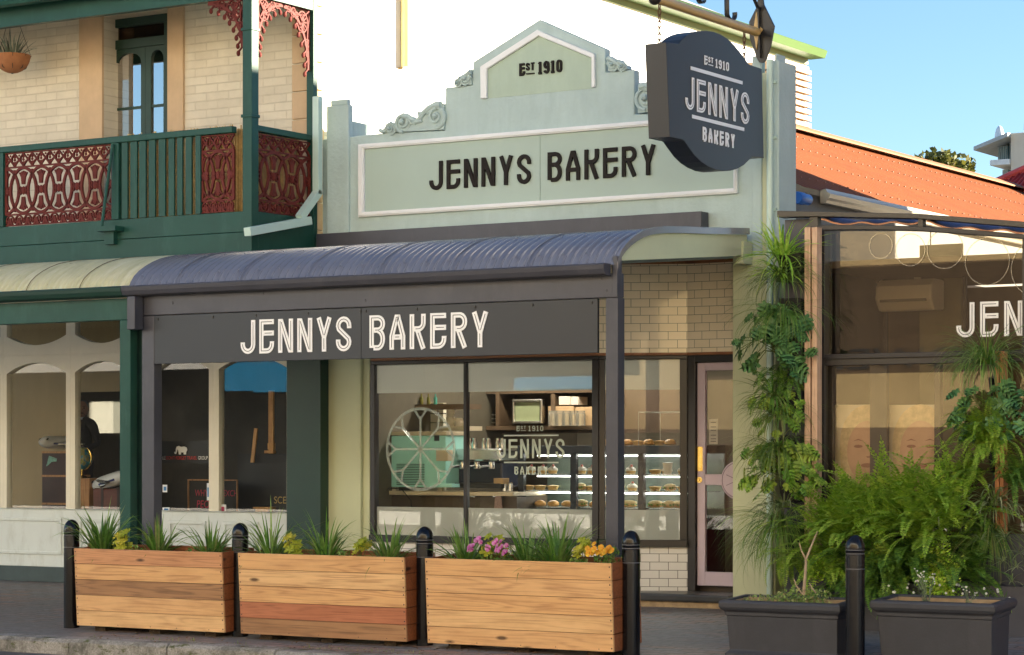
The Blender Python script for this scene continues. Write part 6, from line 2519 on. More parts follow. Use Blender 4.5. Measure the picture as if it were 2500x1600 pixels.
for i, (u, v, n, rx, rz, lab) in enumerate(((2295, 1365, 900, .26, .25, 'lime green maidenhair fern behind the right trough'), (2020, 1375, 500, .20, .16, 'lime green maidenhair fern beside the left planted column'), (2300, 1430, 500, .20, .10, 'low maidenhair growth just behind the right trough'))):
    Y = YG - .30
    x, z = wp(u, v, Y)
    T = thing('maidenhair_fern', lab, 'plant', (x, Y, z), 'maidenhair ferns in the annexe bed')
    rng = random.Random(660 + i)
    mb = MB()
    for k in range(n // 22):
        a = rng.uniform(-PI, PI)
        q0 = Vector((x, Y + .08, z - rz * .3))
        q1 = Vector((x + rx * math.cos(a) * rng.uniform(.4, 1), Y - rng.uniform(.0, .16), z + rz * math.sin(a) * rng.uniform(.4, 1)))
        for j in range(26):
            f = rng.uniform(.3, 1)
            c_ = q0.lerp(q1, f) + Vector((rng.gauss(0, .03), rng.gauss(0, .02), rng.gauss(0, .03) - .03 * f * f))
            s = rng.uniform(.010, .018)
            t1 = Vector((rng.gauss(0, .5), -.6, rng.gauss(.5, .5))).normalized()
            e1 = t1.orthogonal().normalized()
            e2 = t1.cross(e1)
            mb.add([c_ - e2 * s * .6, c_ + e1 * s, c_ + e2 * s * .5, c_ - e1 * s], [(0, 1, 2, 3)])
    part(mb, 'foliage', G_maid, T, flip=False)
for i, (u, v, n, ln, az, lab) in enumerate(((2030, 1330, 14, .50, -PI / 2 - .2, 'few long clear fern fronds in front at left of the bed'), (2140, 1310, 15, .55, -PI / 2, 'few long clear fern fronds arching over the bollard'), (2240, 1320, 14, .50, -PI / 2 + .2, 'few long clear fern fronds in front of the portrait poster'), (2330, 1290, 12, .5, -PI / 2 + .3, 'few long clear fern fronds by the right column'))):
    Y = YG - .34
    x, z = wp(u, v, Y)
    T = thing('fern', lab, 'plant', (x, Y, z), gb)
    part(fern(690 + i, (x, Y, z), n, ln, .062, (az, 1.3), (.3, 1.35), (.3, 1.5), 19, .10), 'foliage', G_fern, T, smooth='all', flip=False)
# lobed foliage low in the bed, plantlets and tiny daisies
l1, s1_ = lobed_plant(670, P3(2150, 1345, YG - .25), 26, .12, .18, .14)
x, Y, z = P3(2150, 1345, YG - .25)
T = thing('lobed_leaf_plant', 'bright lobed leaves just right of the free standing bollard', 'plant', (x, Y, z))
part(l1, 'foliage', G_phil2, T, smooth='all', flip=False)
part(s1_, 'stem', G_stem, T)
for i, (u, v, lab) in enumerate(((2395, 1318, 'small spider plantlet hanging left of the orange post'), (2455, 1312, 'spider plantlet hanging right of the orange post'), (2300, 1340, 'pale spider plantlet over the maidenhair fern'),
                                 (2488, 1352, 'spider plantlet at the right edge, upper'), (2450, 1370, 'spider plantlet by the foot of the orange post'), (2480, 1385, 'spider plantlet at the right edge, lower'),
                                 (2470, 1420, 'spider plantlet lowest down behind the right trough'), (2290, 1262, 'grey green plantlet in front of the ferns below the portrait poster'))):
    Y = YG - .38
    x, z = wp(u, v, Y)
    T = thing('spider_plantlet', lab, 'plant', (x, Y, z), 'spider plantlets hanging near the right column')
    mb = clump(680 + i, (x, Y, z), 14, .13, .012, (-.4, 1.2), (.5, 1.5), .008, None, 5)
    part(mb, 'foliage', G_var, T, smooth='all', flip=False)
    st = MB()
    st.tube([(x, Y, z), (x - .02, Y + .06, z + .12), (wx(2430, YK), YK - .1, wz(2430, 1240, YK))], .0018, 4)
    part(st, 'runner', G_stem, T)
w, fl = MB(), MB()
rng = random.Random(700)
for k in range(60):
    u, v = rng.uniform(2100, 2480), rng.uniform(1425, 1478)
    Y = YG - .42 + rng.uniform(-.08, .08)
    x, z = wp(u, v, Y)
    blade(w, (x, Y, z - .12), rng.uniform(0, 6.28), 1.1, .15, .008, .8, 4, rng)
    blade(w, (x, Y, z - .12), rng.uniform(0, 6.28), .8, .12, .010, .8, 4, rng)
    if k < 34:
        fl.ball((x, Y - .05, z), (.011, .006, .011), 7, 4)
T = thing('daisy_patch', 'low patch of tiny white daisies behind the right trough', 'flowers', (wx(2300, YG - .4), YG - .4, 0))
part(w, 'foliage', G_fern2, T, smooth='all', flip=False)
part(fl, 'flower', M_petal_w, T, kind='stuff')
# shaded backing of the bed
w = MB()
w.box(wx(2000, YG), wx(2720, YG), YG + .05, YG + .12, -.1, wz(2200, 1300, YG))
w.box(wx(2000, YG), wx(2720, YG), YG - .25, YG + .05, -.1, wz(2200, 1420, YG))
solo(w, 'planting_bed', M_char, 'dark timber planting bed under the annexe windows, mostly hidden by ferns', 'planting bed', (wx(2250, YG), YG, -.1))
# moss and grass along the kerb joint
w = MB()
rng = random.Random(710)
for k in range(900):
    x = rng.uniform(-14.5, -5)
    if (math.sin(x * 3.1) + math.sin(x * 7.3 + 1)) < -.1:
        continue
    y = 16.19 + abs(rng.gauss(0, .07))
    blade(w, (x, y, ground(y) - .005), rng.uniform(0, 6.28), rng.uniform(.3, 1.4), rng.uniform(.015, .05), .005, .8, 3, rng)
o = solo(w, 'kerb_grass', G_succ, loc=(-10, 16.2, -.2), kind='stuff', flip=False)
w = MB()
for k in range(420):
    x = rng.uniform(-14.5, -5)
    y = rng.uniform(16.0, 16.6)
    s = rng.uniform(.006, .018)
    a = rng.uniform(0, 6.28)
    z = (ground(max(y, 16.17)) + .005)
    w.add([(x + s * math.cos(a), y + s * math.sin(a), z), (x - .4 * s * math.sin(a), y + .4 * s * math.cos(a), z + .006), (x - s * math.cos(a), y - s * math.sin(a), z), (x + .4 * s * math.sin(a), y - .4 * s * math.cos(a), z + .003)], [(0, 1, 2, 3)])
solo(w, 'leaf_litter', leafmat('dead_leaf', [(.12, .06, .025), (.25, .13, .05), (.35, .22, .1)], .8, .1), loc=(-10, 16.2, -.2), kind='stuff', flip=False)
# hanging basket at the far left
Yh = 19.35
x, z = wp(30, 135, Yh)
T = thing('hanging_basket', 'terracotta lined hanging basket of spiky grey plants at the far left balcony', 'basket', (x, Yh, z))
w = MB()
rb = wx(63, Yh) - x
w.lathe((x, Yh, z), [(rb * math.sin(R(a)), -rb * math.cos(R(a))) for a in range(2, 91, 8)] + [(rb - .02, 0), (rb * .7, -.12)], 20)
part(w, 'bowl', paint('coir', (0.38, 0.16, 0.07), 0.9, 0.2, 10, 40, .5), T, smooth=True)
w = MB()
for k in range(8):
    a = R(45 * k)
    w.tube([(x + rb * 1.02 * math.cos(a), Yh + rb * 1.02 * math.sin(a), z), (x + rb * .74 * math.cos(a), Yh + rb * .74 * math.sin(a), z - rb * .72), (x, Yh, z - rb * 1.01)], .005, 4)
for k in range(3):
    a = R(120 * k + 30)
    w.tube([(x + rb * math.cos(a), Yh + rb * math.sin(a), z), (x, Yh, z + .55)], .003, 4)
part(w, 'wire', M_iron, T)
part(clump(720, (x, Yh, z - .02), 60, .30, .018, (.6, 1.5), (.1, .8), .14), 'foliage', leafmat('spiky_grey', [(.16, .20, .15), (.28, .33, .27)], .6, .1), T, smooth='all', flip=False)
# tree behind the rear roof
YTr = 62.0
x, z = wp(2300, 425, YTr)
T = thing('tree', 'olive green treetop showing over the red rear roof ridge', 'tree', (x, YTr, 0))
w = MB()
zt = wz(2300, 372, YTr)
w.tube([(x, YTr, 0), (x + .1, YTr, zt * .5), (x - .2, YTr, zt - 1.2)], [.35, .25, .12], 8)
rng = random.Random(731)
lf = MB()
for k in range(26):
    u, v = rng.uniform(2232, 2356), 0
    v = 410 - 20 * math.sin((u - 2225) / 135 * PI) + rng.uniform(-14, 40)
    cx, cz = wp(u, v, YTr)
    q = Vector((cx, YTr + rng.uniform(-.8, .8), cz))
    w.tube([(x - .2, YTr, zt - 2.0), ((x + q.x) / 2, q.y, (zt - 2.0 + q.z) / 2 + .2), q], [.06, .04, .015], 5)
    m_ = leafy(740 + k, q, 60, .42, .4, .26, .20, .6)
    lf.add(m_.v, m_.f)
part(w, 'trunk', M_bark, T, smooth=True)
part(lf, 'crown', leafmat('tree_olive', [(.05, .07, .012), (.10, .11, .02), (.16, .15, .03)], .6, .25), T, flip=False)
# ------------------------------------------------------------------ inside the bakery
def I(u, v, Y):
    return wp(u, v, Y)


def ibox(mb, u0, u1, v0, v1, Y, dep, front=0.0):
    """box whose front face fills these photo bounds at depth Y"""
    um = (u0 + u1) / 2
    mb.box(wx(u0, Y), wx(u1, Y), Y, Y + dep, wz(um, v1, Y), wz(um, v0, Y))
    return mb


M_cnt = paint('counter_brown', (0.085, 0.060, 0.040), 0.5, 0.12, 3)
M_ctop = paint('counter_top', (0.62, 0.52, 0.36), 0.35, 0.05)
YI = 20.75
T = thing('counter', 'brown counter with pale top under the turquoise machine', 'counter', (wx(1090, YI), YI, .17))
w = MB()
ibox(w, 935, 1262, 1212, 1330, YI + .02, .6)
part(w, 'cabinet', M_cnt, T)
w = MB()
w.prism([(wx(940, YI), YI - .02), (wx(1046, YI), YI - .06), (wx(1136, YI), YI - .02), (wx(1255, YI), YI - .02), (wx(1255, YI), YI + .62), (wx(940, YI), YI + .62)], wz(1090, 1210, YI), wz(1090, 1200, YI), 'z')
part(w, 'worktop', M_ctop, T, bevel=.004)
w = MB()
for u in (1150, 1212):
    ibox(w, u - 9, u + 9, 1211, 1214, YI - .03, .02)
part(w, 'handle', M_chrome, T)
zt = wz(1090, 1200, YI)
# turquoise machine
M_turq = paint('turquoise', (0.42, 0.82, 0.74), 0.35, 0.04)
T = thing('coffee_roaster', 'turquoise machine with vent grille on the counter behind the citrus decal', 'machine', (wx(1020, YI), YI, zt))
w = MB()
ibox(w, 955, 1088, 1064, 1190, YI, .42)
part(w, 'casing', M_turq, T, bevel=.008)
w = MB()
ibox(w, 953, 1090, 1054, 1063, YI - .01, .44)
part(w, 'lid', M_ctop, T, bevel=.004)
w = MB()
for i in range(13):
    v = 1133 + i * 4.1
    ibox(w, 968, 1036, v, v + 1.9, YI - .003, .004)
part(w, 'vent_slot', paint('vent_dark', (.02, .07, .06), .6), T)
w = MB()
ibox(w, 1060, 1072, 1063.5, 1077, YI - .004, .005)
part(w, 'display', paint('disp', (.01, .01, .015), .2), T)
w = MB()
ibox(w, 1064, 1093, 1099, 1126, YI - .10, .10)
part(w, 'spout_box', M_ctop, T, bevel=.006)
w = MB()
ibox(w, 1050, 1104, 1181, 1190, YI - .14, .14)
part(w, 'drip_tray', M_turq, T)
w = MB()
for u in (962, 1074):
    ibox(w, u - 5, u + 5, 1190.5, 1199, YI + .02, .05)
part(w, 'foot', M_ctop, T)
w = MB()
w.tube([(*[wx(945, YI)], YI - .05, wz(945, 1205, YI)), (wx(960, YI), YI - .08, zt + .03), (wx(990, YI), YI - .07, zt + .02), (wx(1010, YI), YI - .05, zt - .1), (wx(1012, YI), YI - .05, zt - .25)], .006, 5)
solo(w, 'power_cable', M_iron, 'black power cable looping over the counter edge', 'cable', (wx(980, YI), YI, zt), smooth=True)
# tiled splash wall on the left
w = MB()
Yw = 21.5
w.box(wx(900, Yw), wx(1082, Yw), Yw, Yw + .06, .17, wz(990, 985, Yw))
solo(w, 'tiled_partition', brickmat('long_white_tile', (.74, .68, .54), (.72, .66, .52), (.03, .028, .02), .42, .098, .005, 'XZ', .2, .3, .05), 'white long tiled partition behind the turquoise machine', 'wall', (wx(990, Yw), Yw, .17))
# wall shelves
Ysh = 22.6
M_shelf = paint('shelf_brown', (0.12, 0.075, 0.04), 0.6, 0.15)
T = thing('wall_shelf', 'brown cubby shelves along the back wall of the bakery', 'shelf', (wx(1300, Ysh), Ysh + .3, 1.0))
w = MB()
ibox(w, 1075, 1700, 955, 1058, Ysh + .32, .03)
part(w, 'back_panel', paint('shelf_back', (0.075, 0.045, 0.025), 0.7, 0.15), T)
for v0, v1 in ((955, 961), (1040, 1050)):
    w = MB()
    ibox(w, 1075, 1480, v0, v1, Ysh, .32)
    part(w, 'shelf_board', M_shelf, T)
for u0 in (1143, 1210, 1345):
    w = MB()
    ibox(w, u0, u0 + 9, 961.5, 1039.5, Ysh + .002, .315)
    part(w, 'divider', M_shelf, T)
w = MB()
ibox(w, 905, 1140, 988, 1000, 21.2, .28)
solo(w, 'wall_shelf', M_shelf, 'short brown shelf with patterned boxes and bottles over the white tiles', 'shelf', (wx(1000, 21.2), 21.2, 1.6))
w = MB()
ibox(w, 1076, 1146, 1041, 1052, 21.3, .25)
solo(w, 'wall_shelf', M_ctop, 'pale shelf carrying the white mugs', 'shelf', (wx(1110, 21.3), 21.3, 1.6))
# mugs
M_mug = paint('mug_cream', (0.78, 0.70, 0.56), 0.3, 0.03)


def mug(u, v0, v1, Y, lab):
    x, z = I(u, v1, Y)
    h = wz(u, v0, Y) - z
    r = h * .48
    T = thing('mug', lab, 'mug', (x, Y, z), 'white mugs on the bakery shelf')
    w = MB()
    w.lathe((x, Y, z), [(r * .7, 0), (r * .9, h * .12), (r, h), (r * .9, h), (r * .8, h * .15)], 16)
    part(w, 'cup', M_mug, T, smooth=True)
    w = MB()
    w.tube([(x + r * .9, Y - .01, z + h * .8), (x + r * 1.5, Y - .02, z + h * .75), (x + r * 1.45, Y - .02, z + h * .35), (x + r * .85, Y - .01, z + h * .25)], h * .07, 5)
    part(w, 'handle', M_mug, T, smooth=True)


mug(1100, 1018, 1041, 21.4, 'cream mug at left end of the shelf, lower of two')
mug(1100, 998, 1017.5, 21.4, 'cream mug stacked on top at left end of the shelf')
mug(1120, 1021, 1041, 21.36, 'cream mug beside the stacked pair')
mug(1133, 1028, 1041, 21.45, 'small cream mug at right end of the shelf')
mug(1110, 1066, 1084, 21.4, 'cream mug on top of the espresso machine')
# plates
for k, (u, n, r, v) in enumerate(((1168, 9, .105, 1036), (1192, 6, .085, 1036))):
    Y = Ysh + .16
    x, z = I(u, v, Y)
    for j in range(n):
        w = MB()
        zz = z + j * .022
        w.lathe((x, Y, zz), [(r * .5, 0), (r * .6, .006), (r, .015), (r, .019), (r * .55, .011)], 20)
        solo(w, 'plate', M_mug if j % 2 == 0 else M_iron, 'one of the black and cream plates stacked in the cubby', 'plate', (x, Y, zz), 'stacked plates in the bakery shelf', smooth=True)
# chrome sign panel frame and boxes
T = thing('chrome_frame', 'shiny chrome framed panel on the bakery back shelf', 'frame', (wx(1290, Ysh), Ysh, 1.7))
w = MB()
x0, x1, z0, z1 = wx(1256, Ysh), wx(1330, Ysh), wz(1290, 1036, Ysh), wz(1290, 975, Ysh)
w.frame([(x0, z0), (x1, z0), (x1, z1), (x0, z1)], [(x0 + .035, z0 + .035), (x1 - .035, z0 + .035), (x1 - .035, z1 - .035), (x0 + .035, z1 - .035)], Ysh - .06, Ysh + .02)
part(w, 'rim', M_chrome, T, bevel=.012)
w = MB()
w.box(x0 + .035, x1 - .035, Ysh - .03, Ysh, z0 + .035, z1 - .035)
part(w, 'panel', paint('olive_sheet', (.30, .33, .18), .3, .1), T)
M_card = paint('cardboard', (0.50, 0.33, 0.17), 0.8, 0.08)
M_wbox = paint('white_box', (0.70, 0.62, 0.50), 0.6, 0.04)
for u0, u1, v0, v1, mt, lab in ((1364, 1392, 968, 989, M_wbox, 'white carton on the top shelf, left of a pair'), (1393, 1412, 969, 989, M_wbox, 'white carton on the top shelf, right of a pair'),
                                (1338, 1400, 992, 1040, M_card, 'brown paper bag stack on the back shelf'), (1404, 1446, 994, 1040, M_card, 'brown paper bag stack nearer the verandah post'),
                                (918, 942, 962, 988, paint('teal_pattern', (.06, .33, .32), .6, .5, 60), 'teal patterned box at far left of the upper shelf'), (943, 964, 963, 988, paint('blue_box', (.45, .55, .55), .6, .3, 40), 'pale blue box on the upper shelf')):
    Y = Ysh if u0 > 1300 else 21.22
    w = MB()
    ibox(w, u0, u1, v0, v1, Y + .02, .2)
    solo(w, 'box', mt, lab, 'box', (wx(u0, Y), Y, wz(u0, v1, Y)), 'boxes on the bakery shelves', bevel=.004)
# bottles and jars
def bottle(u, v0, v1, Y, mat, lab, neck=True):
    x, z = I(u, v1, Y)
    h = wz(u, v0, Y) - z
    r = h * (.17 if neck else .33)
    w = MB()
    w.lathe((x, Y, z), [(r * .95, 0), (r, h * .05), (r, h * .6), (r * .4, h * .78), (r * .4, h)] if neck else [(r, 0), (r, h * .8), (r * .85, h * .85), (r * .9, h)], 12)
    solo(w, 'bottle' if neck else 'jar', mat, lab, 'bottle' if neck else 'jar', (x, Y, z), 'bottles and jars on the bakery shelves', smooth=True)


M_bot = paint('bottle_olive', (.22, .20, .04), .15, .2)
M_bot2 = paint('bottle_teal', (.10, .45, .36), .2, .2)
for k in range(6):
    bottle(978 + k * 17, 962, 988, 21.3, M_bot2 if k == 5 else M_bot, 'teal bottle at right end of the short upper shelf' if k == 5 else 'olive oil bottle in the row on the short upper shelf')
for k in range(7):
    bottle(1222 + k * 17, 944, 955, Ysh + .1, (M_wbox if k % 3 else M_bot2), 'small jar in the row on top of the cubby shelves', False)
for k in range(5):
    bottle(1350 + k * 17, 1003, 1040, Ysh - .05, glassmat('tumbler', haze=.25, hazecol=(.7, .65, .55)), 'clear tall tumbler standing in front of the paper bags', False)
for u, lab in ((1232, 'steel milk jug on the counter left of the cabinet'), (1246, 'steel milk jug on the counter nearest the cabinet')):
    bottle(u, 1178, 1199, 20.9, M_chrome, lab, False)
w = MB()
ibox(w, 1205, 1228, 1168, 1182, 20.8, .12)
solo(w, 'box', M_card, 'small brown carton with a label on the counter', 'box', (wx(1216, 20.8), 20.8, zt), 'boxes on the bakery shelves', bevel=.003)
# espresso machine
T = thing('espresso_machine', 'chrome and black espresso machine right of the turquoise machine', 'coffee machine', (wx(1170, 21.0), 21.0, zt))
Y = 21.0
w = MB()
ibox(w, 1102, 1226, 1128, 1190, Y, .4)
part(w, 'body', paint('navy_body', (.02, .025, .05), .25, .1), T, bevel=.02)
w = MB()
ibox(w, 1106, 1222, 1096, 1127, Y - .05, .45)
part(w, 'top', M_chrome, T, bevel=.02)
for u in (1130, 1165, 1200):
    w = MB()
    x, z = I(u, 1138, Y - .12)
    w.lathe((x, Y - .12, z), [(.035, -.03), (.038, 0), (.03, .045)], 14)
    w.tube([(x, Y - .14, z), (x - .02, Y - .3, z - .01)], .012, 6)
    part(w, 'group_head', M_chrome, T, smooth=True)
w = MB()
for k in range(7):
    u = 1112 + k * 17
    w.lathe((wx(u, Y), Y + .1 + .05 * (k % 2), wz(u, 1096, Y)), [(.03, 0), (.034, .05), (.02, .09), (.022, .11)], 10)
part(w, 'cup_rack', M_chrome, T, smooth=True)
w = MB()
ibox(w, 1110, 1222, 1180, 1192, Y - .2, .2)
part(w, 'drip_tray', M_iron, T)
w = MB()
x, z = I(1218, 1212, YI - .04)
w.prism([(x - .04, z), (x + .03, z), (x + .05, wz(1218, 1243, YI)), (x - .05, wz(1218, 1243, YI))], YI - .055, YI - .04)
solo(w, 'tea_towel', paint('towel', (.30, .20, .17), .9, .3, 60, 60, .3), 'checked tea towel hanging from the counter rail', 'towel', (x, YI - .04, z), bevel=.004)
# display cabinet
YD1 = 20.95
M_cab = paint('cabinet_dark', (0.012, 0.016, 0.028), 0.25, 0.1)
T = thing('display_cabinet', 'lit glass display cabinet of pastries across the bakery window', 'display cabinet', (wx(1480, YD1), YD1, .17))
xa, xb = wx(1262, YD1), wx(1700, YD1)
vs_ = (1158, 1199, 1240)
w = MB()
w.box(xa, xb, YD1, YD1 + .62, wz(1480, 1108, YD1), wz(1480, 1088, YD1))
w.box(xa, xb, YD1, YD1 + .62, .17, wz(1480, 1262, YD1))
part(w, 'carcass', M_cab, T, bevel=.004)
w = MB()
w.box(xa, xb, YD1 + .60, YD1 + .62, wz(1480, 1262, YD1), wz(1480, 1108, YD1))
part(w, 'back_panel', paint('cab_back', (.10, .13, .11), .3, .3), T)
for u in (1264, 1392, 1557, 1694):
    w = MB()
    w.box(wx(u, YD1), wx(u + 14, YD1), YD1 + .002, YD1 + .05, wz(1480, 1262, YD1), wz(1480, 1108, YD1))
    part(w, 'upright', M_cab, T)
for v in vs_:
    w = MB()
    zz = wz(1480, v, YD1)
    w.box(xa + .03, xb - .03, YD1 + .07, YD1 + .58, zz - .008, zz)
    f_ = part(w, 'shelf', glassmat('shelf_glass', (.75, .85, .82), base=.1, haze=.2), T)
    w = MB()
    w.box(xa + .03, xb - .03, YD1 + .055, YD1 + .068, zz - .010, zz + .002)
    part(w, 'shelf_edge', M_chrome, f_)
lm = lampmat('cabinet_lamp', (1.0, .97, .88), 3.4)
for v in (1109, 1160.5, 1201.5):
    w = MB()
    zz = wz(1480, v, YD1)
    w.box(xa + .06, xb - .06, YD1 + .30, YD1 + .325, zz - .022, zz - .012)
    part(w, 'lamp_strip', lm, T)
w = MB()
w.quad((xa, YD1 + .001, wz(1480, 1262, YD1)), (xb, YD1 + .001, wz(1480, 1262, YD1)), (xb, YD1 + .001, wz(1480, 1108, YD1)), (xa, YD1 + .001, wz(1480, 1108, YD1)))
part(w, 'front_glass', glassmat('cab_glass', base=.02, gain=.3), T, flip=False)
# pastries: a few kinds, copied along the shelves
M_bun = paint('bun_gold', (0.62, 0.33, 0.09), 0.45, 0.3, 16, 40, .2)
M_pie = paint('pie_tan', (0.68, 0.43, 0.16), 0.6, 0.3, 20, 50, .3)
M_roll = paint('bread_pale', (0.72, 0.55, 0.30), 0.6, 0.2, 14, 40, .2)
M_ice = paint('icing', (0.82, 0.76, 0.66), 0.5, 0.1, 30, 40, .2)
M_pink = paint('pink_wrap', (0.60, 0.18, 0.16), 0.5, 0.3, 30, 40, .2)
M_let = paint('salad_green', (0.20, 0.34, 0.06), 0.6, 0.4, 40, 50, .5)


def mk_bun():
    T = thing('bun', 'round golden bun on a cabinet shelf', 'bun', (0, 0, 0), 'buns in the display cabinet')
    w = MB()
    w.lathe((0, 0, 0), [(.04, 0), (.058, .012), (.060, .028), (.048, .048), (.025, .060), (.004, .063)], 14)
    part(w, 'crust', M_bun, T, smooth=True, local=True)
    return T


def mk_roll():
    T = thing('bread_roll', 'filled long bread roll with salad on a cabinet shelf', 'bread roll', (0, 0, 0), 'filled rolls in the display cabinet')
    w = MB()
    w.ball((0, 0, .045), (.085, .045, .030), 14, 8)
    part(w, 'top_half', M_roll, T, smooth=True, local=True)
    w = MB()
    w.ball((0, 0, .018), (.085, .047, .018), 14, 6)
    part(w, 'bottom_half', M_bun, T, smooth=True, local=True)
    m_ = leafy(77, (0, -.02, .03), 60, .085, .04, .012, .03)
    part(m_, 'salad', M_let, T, local=True, flip=False)
    return T


def mk_pie():
    T = thing('pie', 'small round pie on a cabinet shelf', 'pie', (0, 0, 0), 'pies in the display cabinet')
    w = MB()
    w.lathe((0, 0, 0), [(.045, 0), (.060, .035), (.064, .038), (.062, .044), (.04, .046), (.004, .050)], 16)
    part(w, 'crust', M_pie, T, smooth=True, local=True)
    return T


def mk_cake():
    T = thing('iced_cake', 'iced cream cake topped with red fruit on a cabinet shelf', 'cake', (0, 0, 0), 'cakes in the display cabinet')
    w = MB()
    w.lathe((0, 0, 0), [(.04, 0), (.05, .03), (.055, .032)], 14)
    part(w, 'base', M_pie, T, smooth=True, local=True)
    w = MB()
    w.lathe((0, 0, .032), [(.055, 0), (.05, .02), (.03, .034), (.012, .048), (.003, .056)], 12)
    part(w, 'icing', M_ice, T, smooth=True, local=True)
    w = MB()
    w.ball((.01, -.01, .082), .014, 8, 6)
    part(w, 'berry', M_pink, T, smooth=True, local=True)
    return T


protos = {}
MK = {'bun': mk_bun, 'roll': mk_roll, 'pie': mk_pie, 'cake': mk_cake}


def put(kind, u, v, Y):
    x, z = I(u, v, Y)
    if kind not in protos:
        o = protos[kind] = MK[kind]()
    else:
        o = copy_tree(protos[kind])
    o.location = (x, Y, z)
    o.rotation_euler = (0, 0, rng.uniform(-.5, .5))


rng = random.Random(900)
for r_, kinds in ((0, ('cake', 'cake', 'cake', 'pie')), (1, ('pie', 'pie', 'cake', 'roll', 'roll')), (2, ('bun', 'bun', 'roll', 'roll', 'bun'))):
    zz = wz(1480, vs_[r_], YD1)
    for k in range(13):
        u = 1292 + k * 31 + rng.uniform(-5, 5)
        if 1385 < u < 1412 or 1552 < u < 1578:
            continue
        kd = kinds[0 if u < 1385 else rng.randrange(len(kinds))]
        if r_ == 2 and u > 1560:
            kd = 'roll'
        if r_ == 1 and u < 1390:
            kd = 'pie'
        Y = YD1 + .17 + rng.uniform(0, .05)
        x = wx(u, Y)
        o = protos.get(kd)
        o = copy_tree(o) if o else MK[kd]()
        protos.setdefault(kd, o)
        o.location = (x, Y, zz + .001)
        o.rotation_euler = (0, 0, rng.uniform(-.6, .6))
# paper cup and acrylic cover on the counter top
zz = wz(1480, 1158, YD1)
w = MB()
x = wx(1630, YD1 + .12)
w.lathe((x, YD1 + .12, zz), [(.038, 0), (.048, .10), (.052, .10), (.052, .115), (.02, .118)], 16)
solo(w, 'paper_cup', M_mug, 'cream paper cup with lid on the top cabinet shelf', 'cup', (x, YD1 + .12, zz), smooth=True)
zt2 = wz(1480, 1088, YD1)
T = thing('acrylic_cover', 'clear acrylic cover over pastries on the cabinet top', 'cover', (wx(1600, YD1), YD1 + .1, zt2))
x0, x1 = wx(1553, YD1), wx(1668, YD1)
w = MB()
h = .33
for a, b in (((x0, YD1 + .05), (x1, YD1 + .05)), ((x0, YD1 + .5), (x1, YD1 + .5)), ((x0, YD1 + .05), (x0, YD1 + .5)), ((x1, YD1 + .05), (x1, YD1 + .5))):
    w.tube([(a[0], a[1], zt2 + h), (b[0], b[1], zt2 + h)], .004, 4)
for a in ((x0, YD1 + .05), (x1, YD1 + .05), (x0, YD1 + .5), (x1, YD1 + .5)):
    w.tube([(a[0], a[1], zt2), (a[0], a[1], zt2 + h)], .004, 4)
part(w, 'edge', glassmat('acrylic_edge', haze=.6, hazecol=(.7, .7, .65)), T)
w = MB()
w.quad((x0, YD1 + .05, zt2), (x1, YD1 + .05, zt2), (x1, YD1 + .05, zt2 + h), (x0, YD1 + .05, zt2 + h))
part(w, 'panel', glassmat('acrylic', base=.01, gain=.25), T, flip=False)
for k in range(7):
    u = 1480 + k * 26
    o = copy_tree(protos['pie' if k % 2 else 'bun'])
    o.location = (wx(u, YD1 + .25), YD1 + .25, zt2 + .001)
    o['label'] = ('small round pie' if k % 2 else 'round golden bun') + ' on top of the cabinet'
# unseen fill strip added to brighten the shop
T = thing('fill_strip', 'added warm fill strip, unseen, under the bakery ceiling', 'light', (wx(1300, 22), 21.9, 3.0))
w = MB()
w.box(wx(1080, 22), wx(1640, 22), 21.85, 21.95, 2.99, 3.04)
part(w, 'diffuser', lampmat('shop_fill', (1.0, .93, .82), 11.0), T)
# notice by the door
w = MB()
ibox(w, 1731, 1752, 1023, 1085, 20.6, .004)
NT = solo(w, 'notice', M_wbox, 'pale notice with short printed lines standing inside the door glass', 'notice', (wx(1741, 20.6), 20.6, 1.5))
w = MB()
for v in (1031, 1042, 1050, 1062, 1071, 1077):
    ibox(w, 1735, 1748, v, v + 1.6, 20.597, .003)
part(w, 'printed_line', M_iron, NT)
w = MB()
ibox(w, 1715, 1800, 1085, 1420, 21.6, .5)
solo(w, 'counter', M_cnt, 'dark counter front seen through the lavender door', 'counter', (wx(1750, 21.6), 21.6, .17), bevel=.005)
# ------------------------------------------------------------------ inside the travel shop at left
YQ = 20.45
M_wood1 = woodmat('display_wood', (.20, .09, .03), (.42, .22, .09), 61, 2, knots=False)
M_lea = paint('trunk_leather', (.035, .014, .012), .5, .3, 8)
T = thing('steamer_trunk', 'dark brown banded travel trunk standing in the left window', 'trunk', (wx(135, YQ), YQ, .6))
w = MB()
ibox(w, 102, 167, 1104, 1260, YQ, .35)
part(w, 'body', M_lea, T, bevel=.01)
w = MB()
for v in (1102, 1160, 1228):
    ibox(w, 101, 168, v, v + 5, YQ - .006, .36)
part(w, 'band', M_wood1, T, bevel=.003)
w = MB()
w.prism([wp(a, b, YQ) for a, b in ((113, 1139), (120, 1113), (139, 1120), (138, 1127), (126, 1128), (118, 1136))], YQ - .002, YQ - .0005)
part(w, 'travel_sticker', paint('sticker', (.16, .34, .28), .6, .4, 50), T)


